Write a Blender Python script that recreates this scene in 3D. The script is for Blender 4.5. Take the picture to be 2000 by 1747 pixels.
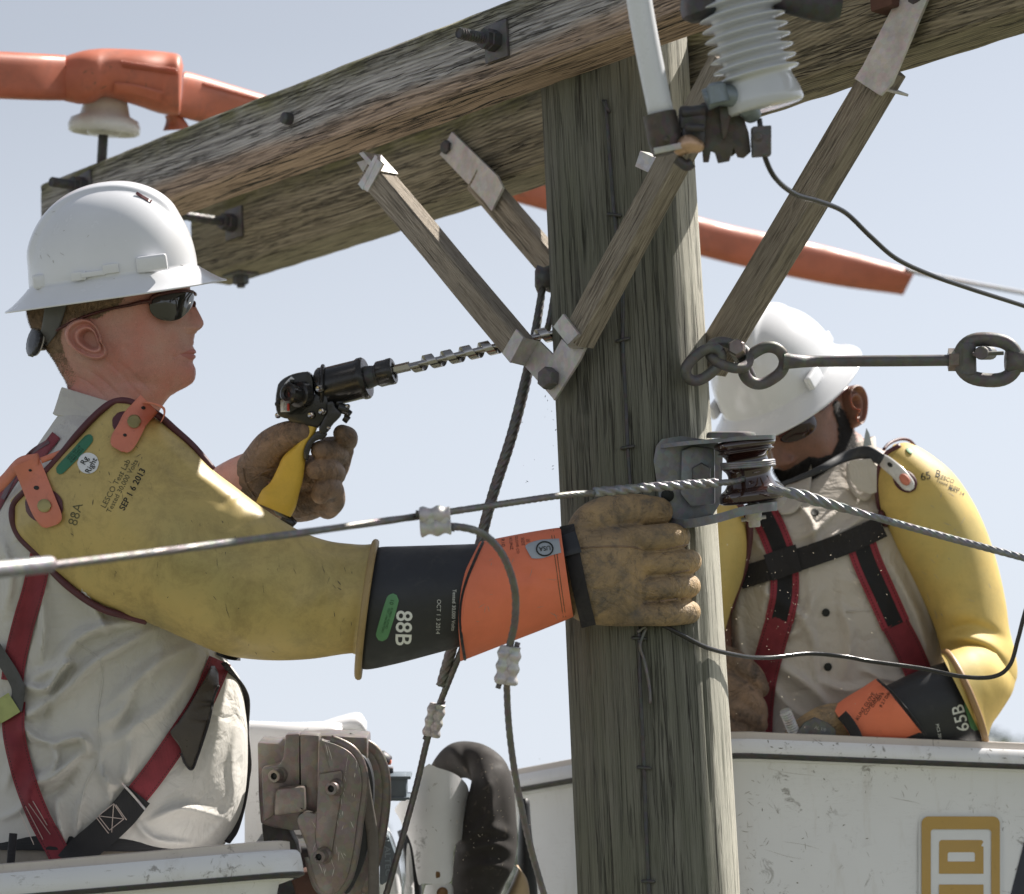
import bpy, bmesh, math, random
import numpy as np
from mathutils import Vector, Matrix, noise
from mathutils.bvhtree import BVHTree
from mathutils.geometry import tessellate_polygon
R_ = math.radians
random.seed(7)
S = bpy.context.scene
for o in list(bpy.data.objects): bpy.data.objects.remove(o)

# ------------------------------------------------------------------ camera
FPX, D0 = 5460.0, 4.2            # focal length in photo pixels (2000 wide), distance to the pole
PITCH, ROLL = R_(9.0), R_(2.7)
CAM = Vector((0, -4.15, 5.35))
Fw = Vector((0, math.cos(PITCH), math.sin(PITCH)))
_R0 = Vector((1, 0, 0)); _U0 = Vector((0, -math.sin(PITCH), math.cos(PITCH)))
Rt = _R0 * math.cos(ROLL) - _U0 * math.sin(ROLL)
Up = _R0 * math.sin(ROLL) + _U0 * math.cos(ROLL)
cd = bpy.data.cameras.new('camera'); cam = bpy.data.objects.new('camera', cd)
S.collection.objects.link(cam); S.camera = cam
cam.matrix_world = Matrix(((Rt.x, Up.x, -Fw.x, CAM.x), (Rt.y, Up.y, -Fw.y, CAM.y), (Rt.z, Up.z, -Fw.z, CAM.z), (0, 0, 0, 1)))
cd.sensor_width = 36; cd.lens = 36 * FPX / 2000
cd.clip_start = .1; cd.clip_end = 3000
cd.dof.use_dof = True; cd.dof.focus_distance = D0 - .1; cd.dof.aperture_fstop = 5.0
S.render.resolution_x, S.render.resolution_y = 1024, 894

# ------------------------------------------------------------------ sky and sun
SUN_EL, SUN_AZ = R_(49), R_(56)   # azimuth measured from +Y (away from camera) towards +X
w = bpy.data.worlds.new('World'); S.world = w; w.use_nodes = True
nt = w.node_tree; nt.nodes.clear()
sky = nt.nodes.new('ShaderNodeTexSky'); sky.sky_type = 'NISHITA'; sky.sun_disc = False
sky.sun_elevation = SUN_EL; sky.sun_rotation = SUN_AZ
sky.altitude = 0; sky.air_density = 1.0; sky.dust_density = 1.2; sky.ozone_density = 1.0
hs = nt.nodes.new('ShaderNodeHueSaturation'); hs.inputs['Saturation'].default_value = .20
tn = nt.nodes.new('ShaderNodeMix'); tn.data_type = 'RGBA'; tn.blend_type = 'MULTIPLY'; tn.inputs[0].default_value = 1; tn.inputs[7].default_value = (.76, .80, .87, 1)
bg = nt.nodes.new('ShaderNodeBackground'); bg.inputs['Strength'].default_value = .08
ou = nt.nodes.new('ShaderNodeOutputWorld')
nt.links.new(sky.outputs[0], hs.inputs['Color']); nt.links.new(hs.outputs[0], tn.inputs[6]); 
tcw = nt.nodes.new('ShaderNodeTexCoord'); sx_ = nt.nodes.new('ShaderNodeSeparateXYZ'); rp = nt.nodes.new('ShaderNodeMapRange'); hz = nt.nodes.new('ShaderNodeMix'); hz.data_type = 'RGBA'
rp.inputs[1].default_value = .0; rp.inputs[2].default_value = .30; rp.inputs[3].default_value = .92; rp.inputs[4].default_value = 0
hz.inputs[7].default_value = (5.4, 5.8, 6.45, 1)      # thin haze towards the horizon
nt.links.new(tcw.outputs['Generated'], sx_.inputs[0]); nt.links.new(sx_.outputs[2], rp.inputs[0]); nt.links.new(rp.outputs[0], hz.inputs[0])
nt.links.new(tn.outputs[2], hz.inputs[6]); nt.links.new(hz.outputs[2], bg.inputs[0]); nt.links.new(bg.outputs[0], ou.inputs[0])
sd = bpy.data.lights.new('sun', 'SUN'); sun = bpy.data.objects.new('sun', sd); S.collection.objects.link(sun)
sd.energy = 5.0; sd.angle = R_(.53); sd.color = (1, .94, .86)
sdir = Vector((math.sin(SUN_AZ) * math.cos(SUN_EL), math.cos(SUN_AZ) * math.cos(SUN_EL), math.sin(SUN_EL)))
sun.rotation_euler = sdir.to_track_quat('Z', 'Y').to_euler(); sun.location = (3, 3, 12)
S.view_settings.view_transform = 'Standard'; S.view_settings.look = 'None'
S.view_settings.exposure = 0.88; S.view_settings.gamma = 1
S.render.engine = 'CYCLES'
S.cycles.max_bounces = 6; S.cycles.use_denoising = True

# ------------------------------------------------------------------ geometry helpers
def P(px, py, d=0.0):
    k = (D0 + d) / FPX
    return CAM + Fw * (D0 + d) + Rt * ((px - 1000) * k) - Up * ((py - 873.5) * k)
def Pn(a):                                   # (...,3) px,py,d -> world
    a = np.asarray(a, float); z = D0 + a[..., 2]; k = z / FPX
    return (np.array(CAM) + np.array(Fw) * z[..., None] + np.array(Rt) * ((a[..., 0] - 1000) * k)[..., None]
            - np.array(Up) * ((a[..., 1] - 873.5) * k)[..., None])
def unP(v):
    r = Vector(v) - CAM; z = r.dot(Fw)
    return (1000 + r.dot(Rt) / z * FPX, 873.5 - r.dot(Up) / z * FPX, z - D0)
def ray(px, py): return (P(px, py, 0) - CAM).normalized()
def M(px, d=0): return px * (D0 + d) / FPX   # pixels -> metres

def cr(rows, n):                             # Catmull-Rom resample of rows (k, m) to n rows
    a = np.asarray(rows, float); k = len(a)
    if k == 2: 
        t = np.linspace(0, 1, n)[:, None]; return a[0] * (1 - t) + a[1] * t
    b = np.vstack([2 * a[0] - a[1], a, 2 * a[-1] - a[-2]])
    out = []
    for t in np.linspace(0, k - 1, n):
        i = min(int(t), k - 2); f = t - i; p0, p1, p2, p3 = b[i], b[i + 1], b[i + 2], b[i + 3]
        out.append(.5 * ((2 * p1) + (-p0 + p2) * f + (2 * p0 - 5 * p1 + 4 * p2 - p3) * f * f + (-p0 + 3 * p1 - 3 * p2 + p3) * f ** 3))
    return np.array(out)

class MB:
    def __init__(s): s.v = []; s.f = []; s.uv = []
    def add(s, vs, fs, uv=None):
        b = len(s.v); s.v += [tuple(v) for v in vs]
        s.f += [tuple(i + b for i in f) for f in fs]
        s.uv += list(uv) if uv is not None else [(0, 0)] * len(vs)
        return s
    def grid(s, G, closeu=False, caps=False, uv=None):      # G (nv, nu, 3)
        nv, nu = G.shape[:2]; fs = []
        for j in range(nv - 1):
            for i in range(nu if closeu else nu - 1):
                k = (i + 1) % nu
                fs.append((j * nu + i, j * nu + k, (j + 1) * nu + k, (j + 1) * nu + i))
        if caps:
            fs.append(tuple(range(nu))[::-1]); fs.append(tuple((nv - 1) * nu + i for i in range(nu)))
        if uv is None:
            L = np.concatenate([[0], np.cumsum(np.linalg.norm(np.diff(G.mean(axis=1), axis=0), axis=1))])
            uv = [(i / nu, L[j]) for j in range(nv) for i in range(nu)]
        return s.add(G.reshape(-1, 3), fs, uv)

def base_of(o):
    v = Vector((0, 0, 0))
    while o is not None: v += Vector(o.location); o = o.parent
    return v
REG = {}
def build(name, mb, mat, parent=None, smooth=True, loc=None, angle=None, label=None):
    me = bpy.data.meshes.new(name)
    org = base_of(parent) if parent is not None else Vector(loc) if loc is not None else Vector((0, 0, 0))
    vs = np.array(mb.v, float) - np.array(org)
    me.from_pydata(vs.tolist(), [], mb.f); me.validate(); me.update()
    if len(me.vertices) == len(mb.uv):
        uvl = me.uv_layers.new(name='UVMap')
        idx = np.empty(len(me.loops), int); me.loops.foreach_get('vertex_index', idx)
        uvl.data.foreach_set('uv', np.array(mb.uv, np.float32)[idx].ravel())
    bm = bmesh.new(); bm.from_mesh(me); bmesh.ops.recalc_face_normals(bm, faces=bm.faces); bm.to_mesh(me); bm.free()
    me.materials.append(mat)
    if smooth:
        me.polygons.foreach_set('use_smooth', [True] * len(me.polygons))
        if angle is not None:
            try: me.set_sharp_from_angle(angle=R_(angle))
            except Exception: pass
    o = bpy.data.objects.new(name, me); S.collection.objects.link(o)
    if parent is not None: o.parent = parent
    else: o.location = org
    if label: o['label'] = label
    return o
def thing(name, label, cat, loc=(0, 0, 0), group=None):
    o = bpy.data.objects.new(name, None); S.collection.objects.link(o); o.location = loc
    o.empty_display_size = .05
    return tag(o, label, cat, group)
def tag(o, label, cat, group=None, kind=None):
    if label: o['label'] = label
    if cat: o['category'] = cat
    if group: o['group'] = group
    if kind: o['kind'] = kind
    return o
def mods(o, voxel=None, smooth=0, sub=0, fac=.5):
    if voxel:
        m = o.modifiers.new('remesh', 'REMESH'); m.mode = 'VOXEL'; m.voxel_size = voxel; m.use_smooth_shade = True
    if smooth:
        m = o.modifiers.new('smooth', 'SMOOTH'); m.iterations = smooth; m.factor = fac
    if sub:
        m = o.modifiers.new('sub', 'SUBSURF'); m.levels = sub; m.render_levels = sub
    return o
def bvh(*objs):
    vs, fs = [], []
    for o in objs:
        b = len(vs); off = base_of(o)
        vs += [v.co + off for v in o.data.vertices]
        fs += [tuple(i + b for i in p.vertices) for p in o.data.polygons]
    return BVHTree.FromPolygons(vs, fs)
def hit(px, py, T, off=.001, dflt=0.0):
    d = ray(px, py)
    if T is not None:
        h = T.ray_cast(CAM, d)
        if h[0] is not None: return h[0] - d * off
    return P(px, py, dflt) - d * off

# -- primitive adders
def frame(axis, ref=None):
    z = Vector(axis).normalized(); r = Vector(ref) if ref is not None else (Up if abs(z.dot(Up)) < .9 else Rt)
    x = (r - z * r.dot(z)).normalized(); return x, z.cross(x), z
def tube(mb, pts, rad, n=12, cap=True, lobes=0, tw=0, amp=.12, flat=1.0, ref=None, rcap=False):
    pts = [Vector(p) for p in pts]; m = len(pts)
    rad = [rad] * m if isinstance(rad, (int, float)) else list(rad)
    if len(rad) != m: rad = list(np.interp(np.linspace(0, 1, m), np.linspace(0, 1, len(rad)), rad))
    if rcap:                                    # rounded ends
        a = (pts[0] - pts[1]).normalized(); b = (pts[-1] - pts[-2]).normalized()
        r0, r1 = rad[0], rad[-1]
        pre = [(pts[0] + a * r0 * math.sin(t), r0 * math.cos(t)) for t in (1.5, 1.1, .7, .35)]
        post = [(pts[-1] + b * r1 * math.sin(t), r1 * math.cos(t)) for t in (.35, .7, 1.1, 1.5)]
        pts = [p for p, _ in pre] + pts + [p for p, _ in post]; rad = [r for _, r in pre] + rad + [r for _, r in post]; m = len(pts)
    T = [(pts[min(i + 1, m - 1)] - pts[max(i - 1, 0)]).normalized() for i in range(m)]
    x, y, z = frame(T[0], ref); G = np.zeros((m, n, 3)); L = 0
    for i in range(m):
        if i: L += (pts[i] - pts[i - 1]).length
        z = T[i]; x = (x - z * x.dot(z)).normalized(); y = z.cross(x)
        for j in range(n):
            a = 2 * math.pi * j / n; r = rad[i]
            if lobes: r *= 1 - amp * (1 - abs(math.cos(lobes * .5 * (a - L * tw))))
            G[i, j] = pts[i] + x * (math.cos(a) * r) + y * (math.sin(a) * r * flat)
    mb.grid(G, closeu=True, caps=cap); return mb
def pxpath(rows, n): return [P(*r) for r in cr(rows, n)]
def lathe(mb, o, axis, prof, n=24, ref=None, cap=True):      # prof [(h, r)]
    o = Vector(o); x, y, z = frame(axis, ref)
    G = np.zeros((len(prof), n, 3))
    for i, (h, r) in enumerate(prof):
        for j in range(n):
            a = 2 * math.pi * j / n; G[i, j] = o + z * h + x * (r * math.cos(a)) + y * (r * math.sin(a))
    mb.grid(G, closeu=True, caps=cap); return mb
def cyl(mb, a, b, r, n=20, bev=.15, r2=None):
    a = Vector(a); b = Vector(b); L = (b - a).length; r2 = r if r2 is None else r2; e = min(r, L) * bev
    return lathe(mb, a, b - a, [(0, r - e), (e, r), (L - e, r2), (L, r2 - e)], n)
def hexnut(mb, a, b, r): return lathe(mb, a, Vector(b) - Vector(a), [(0, r), ((Vector(b) - Vector(a)).length * .88, r), ((Vector(b) - Vector(a)).length, r * .86)], 6)
def box(mb, c, X, Y, Z, sx, sy, sz, bev=.002, seg=2):
    bm = bmesh.new(); bmesh.ops.create_cube(bm, size=1)
    for v in bm.verts: v.co = Vector((v.co.x * sx, v.co.y * sy, v.co.z * sz))
    if bev: bmesh.ops.bevel(bm, geom=list(bm.edges), offset=min(bev, sx * .45, sy * .45, sz * .45), segments=seg, profile=.6, affect='EDGES')
    bm.verts.ensure_lookup_table(); c = Vector(c)
    vs = [c + X * v.co.x + Y * v.co.y + Z * v.co.z for v in bm.verts]
    mb.add(vs, [tuple(v.index for v in f.verts) for f in bm.faces], [(v.co.x, v.co.y) for v in bm.verts]); bm.free(); return mb
def prism(mb, poly, dirv, th, bev=.001):       # world polygon extruded along dirv by th
    bm = bmesh.new(); vs = [bm.verts.new(p) for p in poly]; f = bm.faces.new(vs)
    r = bmesh.ops.extrude_face_region(bm, geom=[f]); nv = [e for e in r['geom'] if isinstance(e, bmesh.types.BMVert)]
    bmesh.ops.translate(bm, verts=nv, vec=Vector(dirv).normalized() * th)
    if bev:
        es = [e for e in bm.edges if len(e.link_faces) == 2 and e.calc_face_angle(0) > .5]
        bmesh.ops.bevel(bm, geom=es, offset=bev, segments=2, profile=.6, affect='EDGES')
    big = [f for f in bm.faces if len(f.verts) > 4]
    bmesh.ops.triangulate(bm, faces=big)
    bm.verts.index_update(); bm.verts.ensure_lookup_table()
    mb.add([v.co.copy() for v in bm.verts], [tuple(v.index for v in f.verts) for f in bm.faces], [(v.co.x, v.co.z) for v in bm.verts]); bm.free(); return mb
def fold_field(px, py, folds):
    z = np.zeros_like(px)
    for pts, amp, wd in folds:
        pts = cr(pts, max(len(pts) * 5, 8)) if len(pts) > 2 else np.asarray(pts, float)
        best = np.full_like(px, 1e9); tt = np.zeros_like(px); m = len(pts) - 1
        for i in range(m):
            ax, ay = pts[i]; bx, by = pts[i + 1]; dx, dy = bx - ax, by - ay; L2 = dx * dx + dy * dy + 1e-9
            t = np.clip(((px - ax) * dx + (py - ay) * dy) / L2, 0, 1)
            dd = np.hypot(px - ax - t * dx, py - ay - t * dy); k = dd < best
            best = np.where(k, dd, best); tt = np.where(k, (i + t) / m, tt)
        env = np.sin(np.pi * np.clip(tt * .92 + .04, 0, 1)) ** .6
        z += amp * env * np.exp(-(best / wd) ** 2)
    return z
def loft2(mb, secs, nu=64, nv=60, folds=(), e=2.0, nz=0, nzs=20, caps=True, fn=None, back=1.0):
    """secs rows: ax, ay, bx, by, d, h  (edge A, edge B in photo px, mid depth, half depth)"""
    rows = cr(secs, nv); ph = np.linspace(0, 2 * np.pi, nu, endpoint=False)
    c, s = np.cos(ph), np.sin(ph); c = np.sign(c) * np.abs(c) ** (2 / e); s = np.sign(s) * np.abs(s) ** (2 / e)
    mx = (rows[:, 0] + rows[:, 2]) / 2; my = (rows[:, 1] + rows[:, 3]) / 2
    hx = (rows[:, 0] - rows[:, 2]) / 2; hy = (rows[:, 1] - rows[:, 3]) / 2
    px = mx[:, None] + hx[:, None] * c; py = my[:, None] + hy[:, None] * c
    hh = np.where(s > 0, s, s * back)
    dp = rows[:, 4][:, None] - rows[:, 5][:, None] * hh
    wgt = np.sqrt(np.clip(s, 0, 1))[None, :]
    if len(folds): dp = dp - fold_field(px, py, folds) * wgt
    if nz:
        G = Pn(np.stack([px, py, dp], -1))
        q = np.array([[noise.noise(Vector(v) * nzs) for v in r] for r in G]); dp = dp - q * nz
    if fn is not None: px, py, dp = fn(px, py, dp, wgt)
    G = Pn(np.stack([px, py, dp], -1))
    mb.grid(G, closeu=True, caps=caps); return G
def ribbon(mb, path, width, T, off=.002, th=.002, dflt=0.0, nc=7, step=9, win=3, closed_d=None, sag=True):
    """strap laid on surface T; path px points (x, y[, width]), width px"""
    a = np.asarray(path, float); L = np.sum(np.hypot(*np.diff(a[:, :2], axis=0).T)); n = max(int(L / step), 4)
    r = cr(a, n); xy = r[:, :2]; W = r[:, 2] if a.shape[1] > 2 else np.full(n, width, float)
    tg = np.gradient(xy, axis=0); tg /= np.linalg.norm(tg, axis=1)[:, None] + 1e-9; nr = np.stack([-tg[:, 1], tg[:, 0]], 1)
    us = np.linspace(-.5, .5, nc); D = np.zeros((n, nc)); XY = xy[:, None] + nr[:, None] * (us[None, :, None] * W[:, None, None])
    for i in range(n):
        for j in range(nc):
            h = T.ray_cast(CAM, ray(*XY[i, j])) if T is not None else (None,)
            D[i, j] = (h[0] - CAM).dot(Fw) - D0 if h[0] is not None else np.nan
    fill = np.nanmedian(D) if np.isfinite(D).any() else dflt
    if not np.isfinite(fill): fill = dflt
    for j in range(nc):                       # fill gaps from neighbours
        col = D[:, j]; ok = np.isfinite(col)
        D[:, j] = np.interp(np.arange(n), np.where(ok)[0], col[ok]) if ok.any() else fill
    if win:
        K = np.array(D)
        for _ in range(win):
            Q = np.vstack([K[:1], K, K[-1:]]); K = (Q[:-2] + Q[1:-1] + Q[2:]) / 3
            Q = np.hstack([K[:, :1], K, K[:, -1:]]); K = (Q[:, :-2] + Q[:, 1:-1] + Q[:, 2:]) / 3
            K = np.minimum(K, D) if sag else K
        D = K
    ring = list(range(nc)) + [nc - 1 - j for j in range(nc)]
    G = np.zeros((n, 2 * nc, 3)); uv = []; Ls = np.concatenate([[0], np.cumsum(np.hypot(*np.diff(xy, axis=0).T))])
    for i in range(n):
        for k, j in enumerate(ring):
            dd = D[i, j] - off - (th if k < nc else 0)
            if k < nc and j in (0, nc - 1): dd += th * .4
            G[i, k] = P(XY[i, j, 0], XY[i, j, 1], dd); uv.append((us[j] + .5, M(Ls[i])))
    mb.grid(G, closeu=True, caps=True, uv=uv); return G
def disc(mb, cx, cy, rx, ry, T, off=.0015, th=.001, ang=0, dflt=0, n=15):
    t = np.linspace(-.995, .995, n); ca, sa = math.cos(R_(ang)), math.sin(R_(ang))
    ribbon(mb, [(cx + ca * rx * u, cy + sa * rx * u, 2 * ry * math.sqrt(1 - u * u)) for u in t], 0, T, off, th, dflt, step=max(2 * rx / 14, 1.2), win=0)
_tc = {}
def text2d(s, bold=0.0):
    if (s, bold) in _tc: return _tc[(s, bold)]
    cu = bpy.data.curves.new('t', 'FONT'); cu.body = s; cu.align_x = 'CENTER'; cu.align_y = 'CENTER'; cu.resolution_u = 3; cu.offset = bold
    ob = bpy.data.objects.new('t', cu); S.collection.objects.link(ob)
    dg = bpy.context.evaluated_depsgraph_get(); me = bpy.data.meshes.new_from_object(ob.evaluated_get(dg))
    r = ([(v.co.x, v.co.y) for v in me.vertices], [tuple(p.vertices) for p in me.polygons])
    bpy.data.objects.remove(ob); bpy.data.meshes.remove(me); bpy.data.curves.remove(cu)
    _tc[(s, bold)] = r; return r
def text(mb, s, cx, cy, h, ang, T, off=.0012, bold=0.0, sx=1.0, dflt=0, flip=1):
    """letters of cap height ~h px, baseline turned by ang degrees clockwise in the picture"""
    vs, fs = text2d(s, bold); ca, sa = math.cos(R_(ang)), math.sin(R_(ang)); k = h / .7
    out = []
    for x, y in vs:
        X, Y = x * k * sx, -y * k * flip
        out.append(hit(cx + X * ca - Y * sa, cy + X * sa + Y * ca, T, off, dflt))
    mb.add(out, fs); return mb
# ------------------------------------------------------------------ materials
class N:
    """tiny node-graph helper"""
    def __init__(s, name):
        s.m = bpy.data.materials.new(name); s.m.use_nodes = True; s.t = s.m.node_tree
        s.b = s.t.nodes['Principled BSDF']; s.tc = s.t.nodes.new('ShaderNodeTexCoord')
    def n(s, ty, **k):
        x = s.t.nodes.new(ty)
        for a, b in k.items():
            if a in x.inputs: s.put(x.inputs[a], b)
            else: setattr(x, a, b)
        return x
    def put(s, sock, v):
        if isinstance(v, bpy.types.NodeSocket): s.t.links.new(v, sock)
        else: sock.default_value = (*v, 1) if isinstance(v, (tuple, list)) and len(v) == 3 and sock.type == 'RGBA' else v
    def map(s, scale=(1, 1, 1), coord='Object', loc=(0, 0, 0), rot=(0, 0, 0)):
        x = s.t.nodes.new('ShaderNodeMapping'); s.t.links.new(s.tc.outputs[coord], x.inputs[0])
        x.inputs['Scale'].default_value = scale; x.inputs['Location'].default_value = loc; x.inputs['Rotation'].default_value = rot; return x.outputs[0]
    def noise(s, vec, scale, detail=4, rough=.6, dist=0):
        x = s.n('ShaderNodeTexNoise'); s.put(x.inputs['Vector'], vec); x.inputs['Scale'].default_value = scale
        x.inputs['Detail'].default_value = detail; x.inputs['Roughness'].default_value = rough; x.inputs['Distortion'].default_value = dist
        return x.outputs['Fac']
    def ramp(s, fac, *stops):
        x = s.n('ShaderNodeValToRGB'); s.put(x.inputs[0], fac); e = x.color_ramp.elements
        while len(e) < len(stops): e.new(.5)
        for i, (p, c) in enumerate(stops):
            e[i].position = p; e[i].color = (*c, 1) if not isinstance(c, (int, float)) else (c, c, c, 1)
        return x.outputs[0]
    def mix(s, fac, a, b, mode='MIX'):
        x = s.n('ShaderNodeMix', data_type='RGBA', blend_type=mode); s.put(x.inputs[0], fac); s.put(x.inputs[6], a); s.put(x.inputs[7], b); return x.outputs[2]
    def math(s, op, a, b=0.0, c=0.0):
        x = s.n('ShaderNodeMath', operation=op); s.put(x.inputs[0], a); s.put(x.inputs[1], b); s.put(x.inputs[2], c); return x.outputs[0]
    def sep(s, vec):
        x = s.n('ShaderNodeSeparateXYZ'); s.put(x.inputs[0], vec); return x.outputs
    def bump(s, h, strength=.4, dist=.002, normal=None):
        x = s.n('ShaderNodeBump'); x.inputs['Strength'].default_value = strength; x.inputs['Distance'].default_value = dist
        s.put(x.inputs['Height'], h)
        if normal is not None: s.put(x.inputs['Normal'], normal)
        return x.outputs[0]
    def out(s, **k):
        for a, b in k.items(): s.put(s.b.inputs[a.replace('_', ' ')], b)
        return s.m
def simple(name, col, rough=.5, metal=0.0, dirt=.0, dcol=(.03, .025, .02), ds=40, bump=0.0, bs=200, vary=.15, vs=12, coat=0, spec=.5, lo=.55, hi=.72, sss=0, rv=.12):
    g = N(name); o = g.map()
    v = g.noise(o, vs, 5)
    c = g.mix(g.ramp(v, (.3, 0), (.7, 1)), tuple(x * (1 - vary) for x in col), tuple(min(1, x * (1 + vary)) for x in col))
    if dirt:
        d = g.noise(o, ds, 6, .7, .3); dd = g.ramp(d, (lo, 0), (hi, 1)); d2 = g.ramp(g.noise(o, ds * .22, 3), (.4, .2), (.65, 1))
        c = g.mix(g.math('MULTIPLY', g.math('MULTIPLY', dd, d2), dirt), c, dcol)
    g.out(Base_Color=c, Metallic=metal, Roughness=g.ramp(g.noise(o, vs * 2.3, 4), (.3, max(0, rough - rv)), (.7, min(1, rough + rv))))
    g.b.inputs['Specular IOR Level'].default_value = spec
    if coat: g.b.inputs['Coat Weight'].default_value = coat; g.b.inputs['Coat Roughness'].default_value = .08
    if sss: g.b.inputs['Subsurface Weight'].default_value = sss; g.b.inputs['Subsurface Radius'].default_value = (.02, .008, .005); g.b.inputs['Subsurface Scale'].default_value = .5
    if bump: g.out(Normal=g.bump(g.noise(o, bs, 3), bump, .001))
    return g.m

def wood(name, axis='X', c1=(.30, .27, .24), c2=(.13, .115, .10), brown=None, green=None, zr=(-.06, .06), fine=1.0, uv=False, crack=.6, lit_bare_wood=None):
    """weathered timber: grain along axis, optional green top and brown lower zone by local height"""
    g = N(name); k = {'X': (1, 14, 14), 'Z': (14, 14, 1)}[axis]
    if uv: o = g.map((120, 1.3, 1), 'UV'); ofine = g.map((460, 5.0, 1), 'UV'); od = g.map((4, 2.5, 1), 'UV'); oc = g.map((34, 1.1, 1), 'UV')
    else:
        o = g.map(k); ofine = g.map(tuple(x * (3.2 if x > 2 else 2.2) * fine for x in k)); od = g.map(); oc = g.map(tuple(x * .9 if x > 2 else x * .5 for x in k))
    sc = 1.0 if uv else 5.0
    wob = g.noise(od, 1.2 if uv else 3.5, 3, .5)
    big = g.noise(o, sc * .6, 6, .62, .5 if not uv else .15)
    fineN = g.noise(ofine, sc, 6, .72, .2)
    if not uv:                                   # growth rings as wavy bands along the grain
        wv = g.n('ShaderNodeTexWave', wave_type='BANDS', bands_direction='DIAGONAL', wave_profile='SIN')
        vv = g.n('ShaderNodeVectorMath', operation='ADD'); g.put(vv.inputs[0], g.map((.12, 6, 7) if axis == 'X' else (6, 7, .12)))
        nn = g.n('ShaderNodeVectorMath', operation='SCALE'); cn = g.n('ShaderNodeTexNoise'); g.put(cn.inputs['Vector'], g.map((1.6, 5, 5) if axis == 'X' else (5, 5, 1.6))); cn.inputs['Scale'].default_value = .8
        g.put(nn.inputs[0], cn.outputs['Color']); nn.inputs['Scale'].default_value = .5; g.put(vv.inputs[1], nn.outputs[0]); g.put(wv.inputs['Vector'], vv.outputs[0])
        wv.inputs['Scale'].default_value = 17 * fine; wv.inputs['Distortion'].default_value = .8; wv.inputs['Detail'].default_value = 3; wv.inputs['Detail Scale'].default_value = 2.0
        ring = wv.outputs['Fac']; h = g.math('ADD', g.math('MULTIPLY', ring, .2), g.math('MULTIPLY', fineN, 1.12))
    else: h = g.math('ADD', g.math('MULTIPLY', big, .6), g.math('MULTIPLY', fineN, .7))
    c = g.mix(g.ramp(h, (.50, 0), (.86, 1)), c2, c1)
    c = g.mix(g.ramp(fineN, (.34, .75), (.46, 0)), c, tuple(x * .35 for x in c2))
    c = g.mix(g.ramp(big, (.35, .0), (.7, .45)), c, tuple(x * .62 for x in c1))
    if not uv:
        z = g.sep(g.map())[2]; wz = g.math('ADD', z, g.math('MULTIPLY', g.math('SUBTRACT', wob, .5), .05))
        t = g.math('DIVIDE', g.math('SUBTRACT', wz, zr[0]), zr[1] - zr[0])
        if brown: c = g.mix(g.ramp(t, (.22, 1), (.40, 0)), c, g.mix(g.ramp(h, (.4, 0), (.9, 1)), tuple(x * .38 for x in brown), brown))
        if green: c = g.mix(g.math('MULTIPLY', g.ramp(t, (.60, 0), (.92, 1)), g.ramp(g.noise(od, 14, 5, .7), (.3, .35), (.6, 1))), c, g.mix(g.ramp(h, (.4, 0), (.9, 1)), tuple(x * .4 for x in green), green))
    elif green: c = g.mix(g.math('MULTIPLY', g.ramp(g.noise(od, 1.6, 5, .65), (.42, 0), (.7, 1)), .75), c, g.mix(fineN, tuple(x * .5 for x in green), green))
    if lit_bare_wood:                                   # paints the pole's bright sunlit strip into the colour, with pale flaked wood
        u_ = g.sep(g.map((1, 1, 1), 'UV'))[0]; lit_mask = g.math('ADD', u_, g.math('MULTIPLY', g.math('SUBTRACT', g.noise(g.map((30, 1.6, 1), 'UV'), 1, 5, .65), .5), .22))
        c = g.mix(g.math('MULTIPLY', g.ramp(lit_mask, (.375, 0), (.395, 1)), .85), c, g.mix(g.ramp(h, (.35, 0), (.6, 1)), tuple(x * .5 for x in lit_bare_wood), lit_bare_wood))
    # drying cracks
    cn2 = g.noise(oc, sc * .9, 5, .6, .1); cr_ = g.math('ABSOLUTE', g.math('SUBTRACT', cn2, .5))
    cm = g.ramp(cr_, (.004, 1), (.016, 0)); cm = g.math('MULTIPLY', cm, g.ramp(g.noise(od, 2.2 if uv else 9, 3), (.38, 0), (.52, 1)))
    c = g.mix(g.math('MULTIPLY', cm, crack), c, (.018, .016, .013))
    sp = g.ramp(g.noise(g.map((2.6, 95, 95) if axis == 'X' else (95, 95, 2.6)) if not uv else g.map((260, 3.2, 1), 'UV'), 2.2, 4, .6), (.60, 0), (.68, 1))
    c = g.mix(g.math('MULTIPLY', sp, .55), c, (.03, .025, .02))
    hh = g.math('SUBTRACT', g.math('SUBTRACT', h, g.math('MULTIPLY', cm, 1.2)), g.math('MULTIPLY', sp, .5))
    return g.out(Base_Color=c, Roughness=.86, Normal=g.bump(hh, .95, .006 if not uv else .004))

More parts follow.
